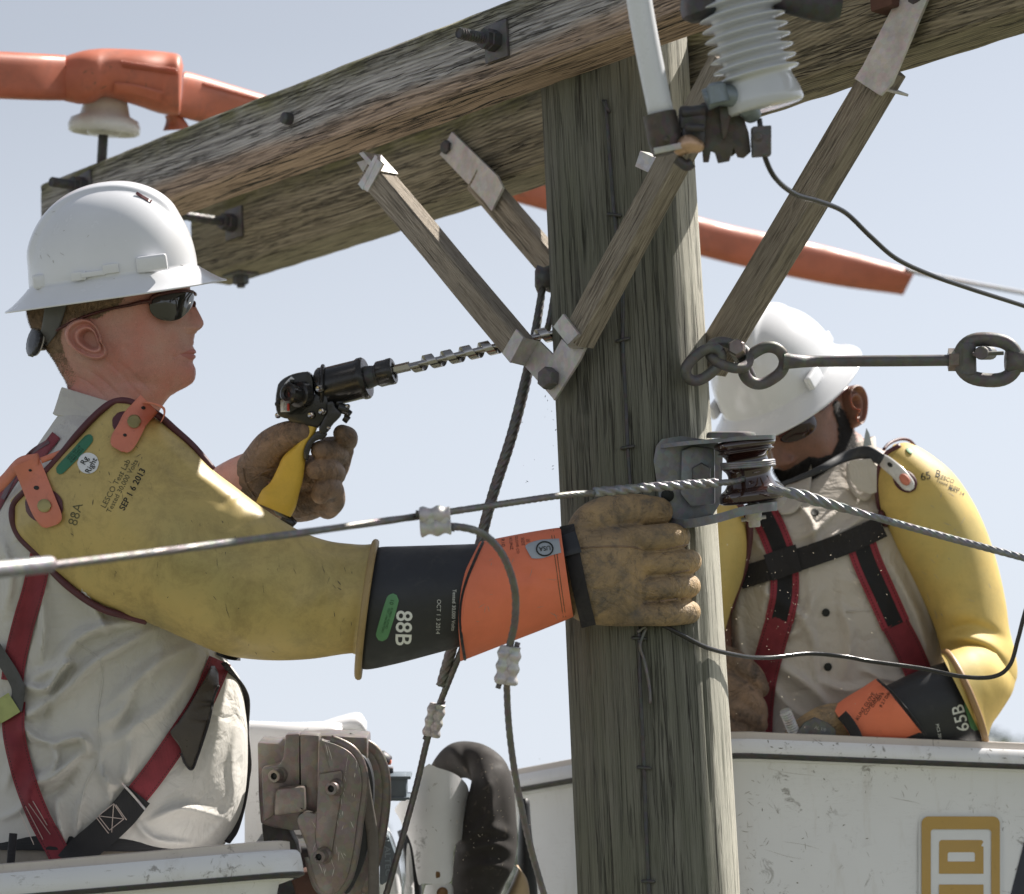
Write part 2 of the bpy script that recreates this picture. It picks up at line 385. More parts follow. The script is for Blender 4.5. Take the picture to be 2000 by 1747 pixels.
def rubber(name, col, dirt=.7, scuff=(.05, .045, .03), green=None, rough=.45):
    g = N(name); o = g.map()
    a = g.noise(o, 7, 5, .6, .3); c = g.mix(g.ramp(a, (.32, 0), (.68, 1)), tuple(x * .82 for x in col), col)
    if green: c = g.mix(g.ramp(g.noise(o, 4, 4), (.5, 0), (.72, .6)), c, green)
    m1 = g.ramp(g.noise(g.map((1, 1, .35), rot=(.3, .5, .2)), 60, 6, .75, .6), (.62, 0), (.72, 1))
    m2 = g.ramp(g.noise(o, 8, 3), (.42, .1), (.65, 1)); c = g.mix(g.math('MULTIPLY', g.math('MULTIPLY', m1, m2), dirt), c, scuff)
    m3 = g.ramp(g.noise(o, 13, 9, .82, .4), (.46, 0), (.70, .62 * dirt)); c = g.mix(m3, c, tuple(x * .32 for x in col)); m4 = g.ramp(g.noise(g.map((1, 1, .5), rot=(.2, .7, .1)), 120, 5, .7, .3), (.66, 0), (.72, .7 * dirt)); c = g.mix(g.math('MULTIPLY', m4, m2), c, (.06, .055, .04))
    return g.out(Base_Color=c, Roughness=g.ramp(a, (.3, rough - .1), (.7, rough + .15)), Normal=g.bump(g.noise(o, 90, 4), .12, .001))

def leather(name, c1, c2, c3):
    g = N(name); o = g.map()
    a = g.noise(o, 11, 7, .68, .5); c = g.mix(g.ramp(a, (.38, 0), (.6, 1)), c2, c1)
    b = g.noise(o, 26, 6, .7, .6); c = g.mix(g.ramp(b, (.5, 0), (.68, .9)), c, c3)
    w = g.noise(o, 75, 5, .7, 1.2); c = g.mix(g.ramp(w, (.56, 0), (.66, .35)), c, (.02, .017, .014))
    v = g.n('ShaderNodeTexVoronoi', feature='DISTANCE_TO_EDGE'); g.put(v.inputs['Vector'], o); v.inputs['Scale'].default_value = 160
    wr = g.math('ABSOLUTE', g.math('SUBTRACT', g.noise(o, 15, 5, .6, .7), .5)); wk = g.ramp(wr, (0, 0), (.05, 1))
    hh = g.math('ADD', g.math('MULTIPLY', g.ramp(v.outputs['Distance'], (0, 0), (.25, 1)), .12), g.math('ADD', g.noise(o, 38, 6, .7, .8), g.math('MULTIPLY', wk, .45)))
    c = g.mix(g.ramp(wr, (0, .22), (.02, 0)), c, (.03, .024, .018))
    return g.out(Base_Color=c, Roughness=.62, Normal=g.bump(hh, .75, .004))

def cloth(name, col, w=1.0, weave=900, dirt=0.15):
    g = N(name); o = g.map()
    a = g.noise(o, 5, 5); c = g.mix(g.ramp(a, (.35, 0), (.7, 1)), tuple(x * .9 for x in col), col)
    d = g.ramp(g.noise(o, 17, 6, .7), (.5, 0), (.8, dirt)); c = g.mix(d, c, tuple(x * .5 for x in col))
    f = g.noise(g.map((1, 1, 3)), weave, 2); c = g.mix(g.math('MULTIPLY', f, .18), c, tuple(x * .6 for x in col))
    g.b.inputs['Sheen Weight'].default_value = .15
    wr = g.ramp(g.math('ABSOLUTE', g.math('SUBTRACT', g.noise(o, 9, 4, .55, .6), .5)), (0, 0), (.10, 1))
    h = g.math('ADD', g.math('MULTIPLY', g.noise(o, 60, 4, .6, .4), .6), g.math('MULTIPLY', f, .25)); n1 = g.bump(h, .22, .002)
    return g.out(Base_Color=c, Roughness=.9, Normal=g.bump(g.math('ADD', wr, g.math('MULTIPLY', g.noise(o, 22, 4, .6, .8), 1.2)), .45, .005, n1))

def webbing(name, col, stitch=None, edge=None, core=None):
    """woven strap, u across 0..1, v along in metres; dark stitch lines near the edges"""
    g = N(name); uvm = g.map((1, 1, 1), 'UV'); u, v, _ = g.sep(uvm)
    tw = g.math('SINE', g.math('ADD', g.math('MULTIPLY', u, 90), g.math('MULTIPLY', v, 1500)))
    tw = g.math('MULTIPLY', g.math('ADD', tw, 1), .5)
    o = g.map(); c = g.mix(g.ramp(g.noise(o, 22, 6, .7), (.4, 0), (.75, .75)), col, tuple(x * .4 for x in col))
    c = g.mix(g.math('MULTIPLY', tw, .35), c, tuple(x * .55 for x in col))
    d = g.math('ABSOLUTE', g.math('SUBTRACT', u, .5))
    if core: c = g.mix(g.math('LESS_THAN', d, core[0]), c, core[1])
    if stitch:
        ln = g.math('LESS_THAN', g.math('ABSOLUTE', g.math('SUBTRACT', d, .40)), .018)
        ds = g.math('GREATER_THAN', g.math('SINE', g.math('MULTIPLY', v, 1300)), -.2)
        c = g.mix(g.math('MULTIPLY', ln, ds), c, stitch)
    return g.out(Base_Color=c, Roughness=.8, Normal=g.bump(tw, .35, .0006))

def fiberglass(name, col=(.78, .785, .80)):
    g = N(name); o = g.map()
    c = g.mix(g.ramp(g.noise(o, 2.5, 4), (.35, 0), (.7, 1)), tuple(x * .9 for x in col), col)
    st = g.noise(g.map((9, 9, 1.6)), 4, 6, .7, .3); c = g.mix(g.ramp(st, (.55, 0), (.8, .35)), c, (.42, .36, .29))
    sm = g.ramp(g.noise(o, 30, 7, .78, .8), (.58, 0), (.63, 1)); c = g.mix(g.math('MULTIPLY', sm, g.ramp(g.noise(o, 5, 2), (.42, 0), (.56, .65))), c, (.13, .11, .09))
    sc = g.noise(g.map((2.5, 2.5, 40), rot=(.5, .9, .4)), 6, 4, .6); s2 = g.ramp(g.math('ABSOLUTE', g.math('SUBTRACT', sc, .5)), (.001, .6), (.004, 0))
    s2 = g.math('MULTIPLY', s2, g.ramp(g.noise(o, 7, 2), (.5, 0), (.62, 1))); c = g.mix(s2, c, (.25, .23, .21))
    return g.out(Base_Color=c, Roughness=g.ramp(st, (.3, .28), (.7, .5)), Normal=g.bump(g.noise(o, 45, 3), .06, .001))

def galv(name, col=(.42, .42, .42), rough=.5, metal=.6, rust=.25):
    g = N(name); o = g.map()
    v = g.n('ShaderNodeTexVoronoi'); g.put(v.inputs['Vector'], o); v.inputs['Scale'].default_value = 120
    c = g.mix(g.ramp(g.noise(o, 40, 6, .7), (.35, 0), (.7, 1)), tuple(x * .72 for x in col), col)
    c = g.mix(.12, c, v.outputs['Color'], 'SOFT_LIGHT')
    r = g.ramp(g.noise(o, 65, 6, .75, .5), (.56, 0), (.72, rust)); c = g.mix(r, c, (.15, .08, .045))
    return g.out(Base_Color=c, Metallic=metal, Roughness=g.ramp(g.noise(o, 55, 4), (.3, rough - .12), (.7, rough + .15)), Normal=g.bump(g.noise(o, 170, 4), .3, .001))

def skin(name, base, red, dark, rough=.46):
    g = N(name); o = g.map(); c = g.mix(g.ramp(g.noise(o, 13, 5, .6), (.36, 0), (.66, 1)), base, red)
    c = g.mix(g.ramp(g.noise(o, 34, 6, .7), (.5, 0), (.75, .5)), c, dark)
    c = g.mix(g.ramp(g.noise(o, 620, 2), (.55, 0), (.72, .5)), c, dark); c = g.mix(g.ramp(g.noise(o, 300, 2), (.62, 0), (.74, .35)), c, tuple(min(1, x * 1.35) for x in base))
    v = g.n('ShaderNodeTexVoronoi', feature='DISTANCE_TO_EDGE'); g.put(v.inputs['Vector'], o); v.inputs['Scale'].default_value = 520
    h = g.math('ADD', g.math('MULTIPLY', g.ramp(v.outputs['Distance'], (0, 0), (.2, 1)), .25), g.noise(o, 240, 4, .7)); h = g.math('ADD', h, g.math('MULTIPLY', g.noise(g.map((1, 1, 3)), 60, 4, .6), .8))
    g.b.inputs['Subsurface Weight'].default_value = .12; g.b.inputs['Subsurface Radius'].default_value = (.02, .008, .005); g.b.inputs['Subsurface Scale'].default_value = .5
    return g.out(Base_Color=c, Roughness=g.ramp(g.noise(o, 90, 4), (.3, rough - .1), (.7, rough + .12)), Normal=g.bump(h, .35, .0016))
MAT = dict(
 arm=wood('timber_front_arm', c1=(.66, .63, .62), c2=(.25, .23, .22), brown=(.66, .48, .36), green=(.27, .26, .14)),
 arm2=wood('timber_rear_arm', c1=(.44, .39, .28), c2=(.16, .14, .09), green=(.19, .18, .07)),
 brace=wood('timber_brace', c1=(.56, .49, .40), c2=(.30, .25, .195), fine=2.2, crack=.25),
 pole=wood('timber_pole', 'Z', c1=(.27, .266, .22), c2=(.10, .10, .08), uv=True, green=(.18, .19, .13), crack=.5, lit_bare_wood=(.56, .54, .46)),
 galv=galv('galvanised_steel', (.60, .58, .57), .5, .35, .05),
 steel=galv('weathered_steel', (.165, .16, .158), .55, .5, .35),
 steeld=galv('dark_steel', (.09, .088, .09), .5, .5, .4),
 alum=galv('aluminium_wire', (.30, .30, .31), .45, .7, .0),
 wire=galv('aged_wire', (.20, .19, .185), .5, .6, .3),
 bronze=galv('cast_aluminium', (.25, .215, .195), .42, .55, .25),
 blackm=simple('black_anodised', (.035, .034, .034), .24, .3, .5, vary=.3, bump=.08),
 chrome=simple('polished_steel', (.40, .385, .37), .2, 1.0, dirt=.5, ds=60),
 blackr=simple('black_rubber', (.022, .024, .029), .5, dirt=.35, dcol=(.12, .11, .09), ds=30, bump=.15, bs=120),
 blackc=cloth('black_webbing', (.022, .02, .022)),
 hose=simple('black_fabric_guard', (.028, .024, .022), .85, dirt=.6, dcol=(.35, .29, .22), ds=46, bump=.3, bs=60, lo=.60, hi=.76),
 whiteg=simple('white_plastic_guard', (.74, .74, .75), .38, dirt=.55, ds=26, vary=.05, lo=.62, hi=.7),
 yellow=rubber('yellow_rubber', (.56, .42, .15), 1.0, green=(.33, .30, .12)),
 yellow2=rubber('yellow_rubber_clean', (.68, .49, .14), .45, green=(.46, .41, .16), rough=.62),
 ygrip=rubber('yellow_grip', (.78, .52, .07), .35, rough=.5),
 maroon=simple('maroon_piping', (.085, .022, .028), .55, vary=.25, bump=.2),
 strapo=simple('orange_strap', (.62, .20, .125), .55, dirt=.35, ds=45, vary=.12, bump=.2, bs=300),
 orange=simple('orange_canvas', (.76, .20, .105), .72, dirt=.35, ds=22, dcol=(.22, .07, .04), vary=.1, bump=.25, bs=500, lo=.58, hi=.75),
 insul=simple('orange_line_cover', (.46, .125, .065), .5, dirt=.8, dcol=(.10, .06, .045), lo=.50, ds=16, vary=.22, vs=8, bump=.1),
 brass=simple('brass_snap', (.33, .28, .12), .45, .7, dirt=.5, ds=200),
 glove=leather('tan_leather', (.42, .285, .145), (.22, .16, .10), (.10, .088, .078)),
 gloved=leather('brown_leather', (.31, .20, .125), (.15, .105, .072), (.07, .053, .043)),
 shirt=cloth('khaki_shirt', (.62, .60, .56)),
 shirt2=cloth('khaki_shirt_second', (.60, .55, .49)),
 khaki=cloth('khaki_trousers', (.24, .21, .17)),
 red=webbing('red_webbing', (.25, .032, .045), stitch=(.03, .01, .012)),
 redb=webbing('red_webbing_black_pad', (.34, .04, .06), stitch=(.08, .01, .015), core=(.27, (.012, .012, .014))),
 blackw=webbing('black_strap', (.02, .02, .022)),
 grayw=webbing('grey_webbing', (.10, .10, .10)),
 limew=webbing('lime_webbing', (.42, .46, .18)),
 white=simple('white_hat_plastic', (.74, .75, .78), .24, dirt=.25, dcol=(.3, .3, .3), ds=90, lo=.70, hi=.74, vary=.03, spec=.5, coat=.4, rv=.05),
 fiber=fiberglass('white_fibreglass'),
 liner=fiberglass('bucket_liner', (.62, .56, .50)),
 porc=simple('grey_porcelain', (.58, .60, .64), .18, vary=.05, coat=.6, rv=.05),
 porcw=simple('ivory_porcelain', (.66, .65, .62), .25, vary=.08, coat=.3, dirt=.3),
 brownp=simple('brown_porcelain', (.030, .012, .010), .10, vary=.3, coat=1.0, rv=.04),
 skin=skin('skin_fair', (.56, .33, .275), (.58, .235, .19), (.33, .165, .14)),
 skind=skin('skin_dark', (.20, .105, .075), (.24, .11, .075), (.08, .04, .03), .40),
 hair=simple('short_hair', (.27, .185, .12), .75, vary=.4, vs=120),
 beard=simple('black_beard', (.020, .017, .016), .8, vary=.4, vs=120),
 lens=simple('dark_lens', (.015, .014, .013), .04, vary=.1, coat=1, rv=.02),
 lensr=simple('red_lens', (.02, .005, .005), .12, vary=.3, coat=.2, rv=.03),
 frame=simple('maroon_frame', (.07, .015, .015), .25, vary=.2),
 dkgray=simple('dark_grey_plastic', (.10, .10, .10), .5, vary=.15),
 ink=simple('black_ink', (.018, .02, .018), .8, vary=.3),
 inkw=simple('white_ink', (.70, .72, .70), .7, vary=.15),
 inkp=simple('grey_ink', (.10, .095, .05), .8, vary=.3),
 greens=simple('green_label', (.03, .16, .085), .45, vary=.15),
 greenl=simple('pale_green_label', (.10, .26, .12), .5, vary=.15),
 paper=simple('white_sticker', (.72, .73, .74), .5, vary=.04),
 gold=simple('gold_vinyl', (.46, .29, .075), .42, vary=.06, dirt=.3, ds=60, lo=.66, hi=.7),
 navy=simple('dark_vinyl', (.018, .02, .028), .35, dirt=.3, dcol=(.3, .3, .3), ds=200, lo=.7, hi=.74),
 darkb=galv('dark_bronze', (.11, .095, .085), .5, .5, .35),
 silver=simple('silver_label', (.38, .42, .46), .5, .1, vary=.06),
 bluegrey=simple('blue_grey_plastic', (.12, .15, .18), .5, dirt=.4, ds=60),
 tanp=simple('tan_plastic', (.45, .33, .20), .5),
 thread=simple('pale_thread', (.50, .42, .38), .8),
 chip=simple('wood_chip', (.55, .48, .36), .9),
)
# ================================================================== ground, far trees
def ground():
    n = 80; xs = np.linspace(-1, 1, n); g = np.sign(xs) * (np.abs(xs) ** 2.2) * 900; mb = MB()
    G = np.array([[(x, y, noise.noise(Vector((x * .03, y * .03, 0))) * .5 - .02) for x in g] for y in g]); mb.grid(G)
    g_ = N('dry_grass'); o = g_.map(); c = g_.mix(g_.ramp(g_.noise(o, .35, 7, .7), (.35, 0), (.65, 1)), (.10, .105, .07), (.155, .155, .115))
    c = g_.mix(g_.ramp(g_.noise(o, 6, 6), (.4, 0), (.7, .5)), c, (.07, .08, .035))
    o = build('ground', mb, g_.out(Base_Color=c, Roughness=.95, Normal=g_.bump(g_.noise(o, 9, 5), .5, .05)))
    tag(o, 'dry grassy field below the utility pole', None, kind='structure')
ground()
leafm = [simple('leaf_%s' % k, c, .6, vary=.4, vs=.8) for k, c in (('dark', (.035, .055, .025)), ('mid', (.07, .095, .045)), ('olive', (.10, .11, .05)))]
barkm = simple('bark', (.13, .10, .075), .9, vary=.4, vs=3)
def tree(x, y, h, cr_, mat, label, seed):
    rnd = random.Random(seed); t = thing('broadleaf_tree', label, 'tree', (x, y, 0), 'trees along the far edge of the field')
    mb = MB(); tube(mb, [(x, y, -.2), (x + .1, y, h * .3), (x - .1, y + .1, h * .6), (x, y, h * .9)], [h * .03, h * .024, h * .015, h * .004], 8)
    for k in range(9):
        a = rnd.uniform(0, 6.3); z = h * rnd.uniform(.3, .75); L = cr_ * rnd.uniform(.6, 1)
        tube(mb, [(x, y, z), (x + math.cos(a) * L * .5, y + math.sin(a) * L * .5, z + L * .3), (x + math.cos(a) * L, y + math.sin(a) * L, z + L * .45)], [h * .01, h * .006, h * .002], 5)
    build('trunk', mb, barkm, t)
    mb = MB()
    clumps = [(rnd.gauss(0, .42), rnd.gauss(0, .42), rnd.uniform(-.5, .55)) for _ in range(46)]
    for cx, cy, cz in clumps:
        f = 1 - .5 * abs(cz) ; C_ = Vector((x + cx * cr_ * f * 1.3, y + cy * cr_ * f * 1.3, h * .62 + cz * h * .62)); r = cr_ * rnd.uniform(.16, .34)
        for _ in range(60):
            d = Vector((rnd.gauss(0, 1), rnd.gauss(0, 1), rnd.gauss(0, .8))); p = C_ + d * (r / 1.7); s = rnd.uniform(.10, .22) * cr_ / 3
            u = Vector((rnd.gauss(0, 1), rnd.gauss(0, 1), rnd.gauss(0, 1))).normalized(); v = u.orthogonal().normalized()
            mb.add([p - u * s, p + v * s * .5, p + u * s, p - v * s * .5], [(0, 1, 2, 3)])
    build('crown', mb, mat, t, smooth=False)
_tp = [(1085, 60, 6.8, 2.6, 0, 'low bushy tree seen in the gap between the black hose and the right bucket'),
       (1120, 72, 7.4, 3.2, 1, 'rounded tree just right of the bushy one, mostly behind the pole'),
       (2000, 48, 7.7, 1.7, 0, 'dark narrow tree rising past the right end of the right bucket rim'),
       (870, 75, 7.0, 3.0, 2, 'olive tree far behind the white hose guard'),
       (650, 66, 6.2, 2.8, 1, 'mid green tree far behind the cast metal bracket'),
       (2060, 64, 8.6, 2.6, 1, 'taller green tree just outside the dark narrow one at the right edge'),
       (300, 70, 6.4, 3.0, 0, 'dark tree far behind the left bucket'),
       (1550, 80, 7.0, 3.2, 2, 'olive tree far behind the right bucket')]
for i, (px, dd, h, c_, m, lab) in enumerate(_tp):
    q = P(px, 1700, dd); tree(q.x, q.y, h, c_, leafm[m], lab, 40 + i)

# ================================================================== utility pole
PC = P(1240, 873, 0); PZ = PC.z
def prad(z): return .1165 - (z - PZ) * .0028
AL = R_(47.5)
A = Vector((math.cos(AL), -math.sin(AL), 0)); Nn = Vector((-math.sin(AL), -math.cos(AL), 0)); Zw = Vector((0, 0, 1))
ztop = P(1240, -160, 0).z
mb = MB(); nu, zs = 220, np.concatenate([np.linspace(-.3, PZ - 1.0, 12), np.linspace(PZ - .98, ztop, 300)])
G = np.zeros((len(zs), nu, 3)); uv = []
for j, z in enumerate(zs):
    for i in range(nu):
        a = 2 * math.pi * i / nu; c, s = math.cos(a), math.sin(a); r = prad(z)
        f = noise.noise(Vector((c * 1.3, s * 1.3, z * .5))) * .003
        q = noise.noise(Vector((c * 9, s * 9, z * .9))); k = abs(noise.noise(Vector((c * 7 + 5, s * 7, z * .45))))
        f += q * .0011
        if k < .035 and noise.noise(Vector((c * 2, s * 2, z * .8))) > -.12: f -= .0042 * (1 - k / .035)
        r += f; G[j, i] = (PC.x + c * r, PC.y + s * r, z); uv.append((i / nu, z))
mb.grid(G, closeu=True, caps=True, uv=uv)
# seam-free uv: mirror so both ends meet
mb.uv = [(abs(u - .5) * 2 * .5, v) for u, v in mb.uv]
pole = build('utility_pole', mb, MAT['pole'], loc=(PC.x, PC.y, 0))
tag(pole, 'round weathered greenish grey wooden utility pole standing between the two linemen', 'utility pole')
TP = bvh(pole)

def onplane(px, py, s, n=Nn, o=None):        # pixel -> point on the vertical plane at offset s from the pole axis
    o = PC if o is None else o; d = ray(px, py); t = (s - (CAM - o).dot(n)) / d.dot(n); return CAM + d * t

# ================================================================== crossarms
ah, ad = .116, .092
def arm(name, s, mat, label, zc, x_left, seed, length=2.9, hh=ah):
    e = onplane(x_left, 400, s + ad / 2)     # left end: slide along the arm
    t0 = (e - PC).dot(A); c0 = Vector((PC.x, PC.y, zc)) + Nn * s
    nx, m = 220, 10; G = []; prof = []
    hy, hz, b = ad / 2, hh / 2, .005
    for (y0, z0, y1, z1) in ((-hy, -hz + b, -hy, hz - b), (-hy + b, hz, hy - b, hz), (hy, hz - b, hy, -hz + b), (hy - b, -hz, -hy + b, -hz)):
        for k in range(m + 1): prof.append((y0 + (y1 - y0) * k / m, z0 + (z1 - z0) * k / m))
    M4 = Matrix(((A.x, Nn.x, 0, 0), (A.y, Nn.y, 0, 0), (0, 0, 1, 0), (0, 0, 0, 1)))
    me_org = c0 + A * (t0 + length / 2); mb = MB()
    xs = np.linspace(-length / 2, length / 2, nx); G = np.zeros((nx, len(prof), 3))
    for i, x in enumerate(xs):
        for j, (y, z) in enumerate(prof):
            v = Vector((x * 1.2 + seed, y * 9, z * 9)); q = noise.noise(v) * .0009 + noise.noise(Vector((x * 4 + seed, y * 60, z * 60))) * .0006
            e_ = .0008 * noise.noise(Vector((x * 22, y * 3, z * 3 + seed))) if abs(abs(y) - hy) < b * 1.5 and abs(abs(z) - hz) < b * 1.5 else 0
            k = 1 + (q + e_) / .05; G[i, j] = (x + (.003 * noise.noise(Vector((y * 60, z * 60, seed))) if i in (0, nx - 1) else 0), y * k, z * k)
    mb.grid(G, closeu=True, caps=True)
    o = build(name, mb, mat, loc=(0, 0, 0), angle=40)
    o.matrix_world = Matrix.Translation(me_org) @ M4; o['length'] = length
    o.pop('length') if 'length' in o.keys() else None
    return tag(o, label, 'crossarm', 'paired crossarms on the pole')
def solve_z(px, py, s, top):                 # z centre so that the outer edge passes through the pixel
    q = onplane(px, py, s); return q.z - (ah / 2 if top else -ah / 2)
SF = .108 + ad / 2; SR = -(.108 + ad / 2)
zc = solve_z(985, 2, SF + ad / 2, True)
arm1 = arm('front_crossarm', SF, MAT['arm'], 'grey brown near crossarm in front of the pole, with a bolt plate at the top', zc, 80, 3.1)
arm2 = arm('rear_crossarm', SR, MAT['arm2'], 'mossy olive timber crossarm on the far side of the pole, lower edge against the sky', zc - .019, 372, 9.4, hh=.152)
arm1.name = 'crossarm'; arm2.name = 'crossarm'

def washer_bolt(px, py, s, mat, label, w=.052, shank=.075, plate=True, hexr=.017, grp='bolts through the timber', flatdir=None, name='through_bolt', rot=0.0):
    o = onplane(px, py, s); t = thing(name, label, 'bolt', o, grp)
    if plate:
        mb = MB(); X, Y = A * math.cos(rot) + Zw * math.sin(rot), -A * math.sin(rot) + Zw * math.cos(rot)
        box(mb, o + Nn * .003, X, Y, Nn, w, w * 1.15, .005, .0008); build('washer_plate', mb, MAT['steel'], t, angle=40)
    mb = MB(); b0 = .006 if plate else 0
    hexnut(mb, o + Nn * b0, o + Nn * (b0 + .016), hexr); hexnut(mb, o + Nn * (b0 + .017), o + Nn * (b0 + .026), hexr * .93)
    build('nut', mb, mat, t, angle=30)
    if shank > .03:
        mb = MB(); n = 22; prof = [(0, .0085)]
        for k in range(n): prof += [(b0 + .02 + (shank - .02) * k / n, .0078 if k % 2 else .0092)]
        prof.append((shank + .002, .006)); lathe(mb, o, Nn, prof, 14); build('threaded_shank', mb, mat, t, angle=30)
    return t
washer_bolt(973, 82, SF + ad / 2, MAT['steeld'], 'long bolt with square washer on the front crossarm, top centre of the picture', .05, .075)
washer_bolt(168, 366, SF + ad / 2, MAT['steeld'], 'bolt with square washer at the left end of the front crossarm above the hat', .044, .07, rot=.1)
washer_bolt(460, 437, SR + ad / 2, MAT['steeld'], 'spacer bolt with square plate on the rear crossarm right of the white hat', .05, .16)
# plain round headed bolt
mb = MB(); o = onplane(567, 233, SF + ad / 2); lathe(mb, o, Nn, [(-.01, .0105), (.008, .0105), (.014, .0095), (.016, .005)], 18)
tag(build('carriage_bolt', mb, MAT['steeld'], loc=o, angle=40), 'small round black bolt head alone on the grey front crossarm face', 'bolt', 'bolts through the timber')
# nut hanging below the rear arm
q = onplane(470, 536, SR); q.z = zc - .019 - .076; t = thing('lag_nut', 'rusty square nut under the left end of the rear crossarm', 'bolt', q, 'bolts through the timber')
mb = MB(); box(mb, q - Zw * .002, A, Nn, Zw, .052, .046, .005, .001); build('washer_plate', mb, MAT['steel'], t, angle=40)
mb = MB(); hexnut(mb, q - Zw * .004, q - Zw * .02, .015); cyl(mb, q - Zw * .02, q - Zw * .026, .008); build('nut', mb, MAT['steeld'], t, angle=30)
# rusty bracket above right, behind the insulator
t = thing('mounting_bracket', 'rusty mounting bracket at the top edge beside the right strap', 'bracket', onplane(1730, -5, SR + ad / 2 + .02))
mb = MB(); box(mb, onplane(1734, -18, SR + ad / 2 + .018), A, Nn, Zw, .04, .036, .06, .003); build('plate', mb, simple('rusty_iron', (.09, .045, .035), .7, .3, vary=.5, bump=.4), t, angle=40)

# ================================================================== braces
def strip(mb, rows, th=.0045, n=Nn, bev=.0006):      # rows: ((ax,ay),(bx,by), s)
    pa = [onplane(*a, s, n) for a, b, s in rows]; pb = [onplane(*b, s, n) for a, b, s in rows]
    G = np.array([[p, p + (q - p) * .5, q, q + n * th, (p + q) * .5 + n * th, p + n * th] for p, q in zip(pa, pb)])
    uv = [(0, i) for i in range(G.shape[0] * 6)]
    mb.grid(G, closeu=True, caps=True, uv=uv); return mb
def stick(pa, pb, wz, wn, name, parent, roll=0):
    pa, pb = Vector(pa), Vector(pb); X = (pb - pa).normalized(); Y = (Nn - X * Nn.dot(X)).normalized(); Z = X.cross(Y)
    L = (pb - pa).length; mb = MB(); nx = 60; b = .003; hy, hz = wn / 2, wz / 2; prof = []
    for (y0, z0, y1, z1) in ((-hy, -hz + b, -hy, hz - b), (-hy + b, hz, hy - b, hz), (hy, hz - b, hy, -hz + b), (hy - b, -hz, -hy + b, -hz)):
        for k in range(4): prof.append((y0 + (y1 - y0) * k / 3, z0 + (z1 - z0) * k / 3))
    G = np.zeros((nx, len(prof), 3)); sd_ = random.random() * 9
    for i in range(nx):
        x = -L / 2 + L * i / (nx - 1)
        for j, (y, z) in enumerate(prof):
            k = 1 + noise.noise(Vector((x * 5 + sd_, y * 30, z * 30))) * .05; G[i, j] = (x, y * k, z * k)
    mb.grid(G, closeu=True, caps=True); o = build(name, mb, MAT['brace'], None, angle=40)
    mw = Matrix(((X.x, Y.x, Z.x, 0), (X.y, Y.y, Z.y, 0), (X.z, Y.z, Z.z, 0), (0, 0, 0, 1))); c = (pa + pb) / 2
    if parent is not None: o.parent = parent; o.matrix_local = Matrix.Translation(c - base_of(parent)) @ mw
    else: o.matrix_world = Matrix.Translation(c) @ mw
    return o
def hexbolt(px, py, s, r=.0165, h=.014, mat='steel'):
    mb = MB(); o = onplane(px, py, s); hexnut(mb, o, o + Nn * h, r); return build('bolt', mb, MAT[mat], CUR, angle=30)
sb = .150
# front left
CUR = t = thing('crossarm_brace', 'wooden brace slanting down to the V bracket, wholly left of the pole', 'brace', onplane(870, 500, sb), 'wooden crossarm braces')
stick(onplane(728, 336, sb), onplane(1022, 690, sb), .040, .036, 'wooden_strut', t)
mb = MB(); strip(mb, [((742, 308), (712, 372), sb + .018), ((737, 303), (705, 362), sb + .018)][:2]); strip(mb, [((700, 318), (738, 300), sb - .03), ((738, 300), (768, 340), sb - .005)]) if 0 else None
prism(mb, [onplane(x, y, sb + .018) for x, y in [(738, 309), (752, 321), (721, 376), (702, 361)]], Nn, .004, .0006)
prism(mb, [onplane(x, y, sb - .018) for x, y in [(736, 306), (745, 303), (778, 340), (771, 346)]], Nn, .038, .0006)
prism(mb, [onplane(x, y, sb - .022) for x, y in [(700, 318), (738, 306), (752, 322), (722, 352)]], Nn, .004, .0006)
build('upper_bracket', mb, MAT['galv'], t, angle=30)
mb = MB(); strip(mb, [((1012, 644), (985, 690), sb + .019), ((1026, 661), (1001, 709), sb + .019), ((1057, 667), (1029, 716), sb - .018), ((1112, 722), (1086, 781), sb - .018)])
build('lower_bracket', mb, MAT['galv'], t, angle=25)
# front right
CUR = t = thing('crossarm_brace', 'wooden brace rising right from the V bracket across the front of the pole', 'brace', onplane(1270, 420, sb), 'wooden crossarm braces')
stick(onplane(1130, 664, sb), onplane(1420, 120, sb), .042, .036, 'wooden_strut', t)
mb = MB(); plate_px = [(1101, 663), (1115, 678), (1143, 683), (1158, 657), (1136, 704), (1086, 783), (1061, 736)]
prism(mb, [onplane(x, y, sb - .0125) for x, y in plate_px], Nn, .0045, .0005)
strip(mb, [((1085, 639), (1104, 614), sb + .02), ((1113, 674), (1134, 653), sb + .02)])
strip(mb, [((1113, 675), (1134, 654), sb + .02), ((1117, 681), (1144, 681), sb - .01)])
build('lower_bracket', mb, MAT['galv'], t, angle=25)
mb = MB(); box(mb, onplane(1276, 322, sb - .012), (A * .5 + Zw * .86), Nn, (A * -.86 + Zw * .5), .024, .02, .05, .001); build('upper_bracket', mb, MAT['galv'], t, angle=25)
hexbolt(1077, 740, sb - .006, .0168, .016)
# rear left
sr = SR + ad / 2
CUR = t = thing('crossarm_brace', 'short wooden brace with a flat strap, going behind the left pole edge', 'brace', onplane(965, 400, sr), 'wooden crossarm braces')
stick(onplane(935, 352, sr + .012), onplane(1135, 585, sr + .012), .042, .03, 'wooden_strut', t)
mb = MB(); strip(mb, [((886, 259), (863, 303), sr + .006), ((975, 345), (948, 392), sr + .030), ((986, 367), (964, 413), sr + .033)]); build('strap', mb, MAT['galv'], t, angle=20)
mb = MB(); strip(mb, [((1023, 397), (1020, 402), sr + .028), ((1068, 455), (1062, 450), sr + .028)]); build('lit_edge_strip', mb, MAT['galv'], t) if 0 else None
hexbolt(877, 289, sr + .008, .012, .012, 'steeld')
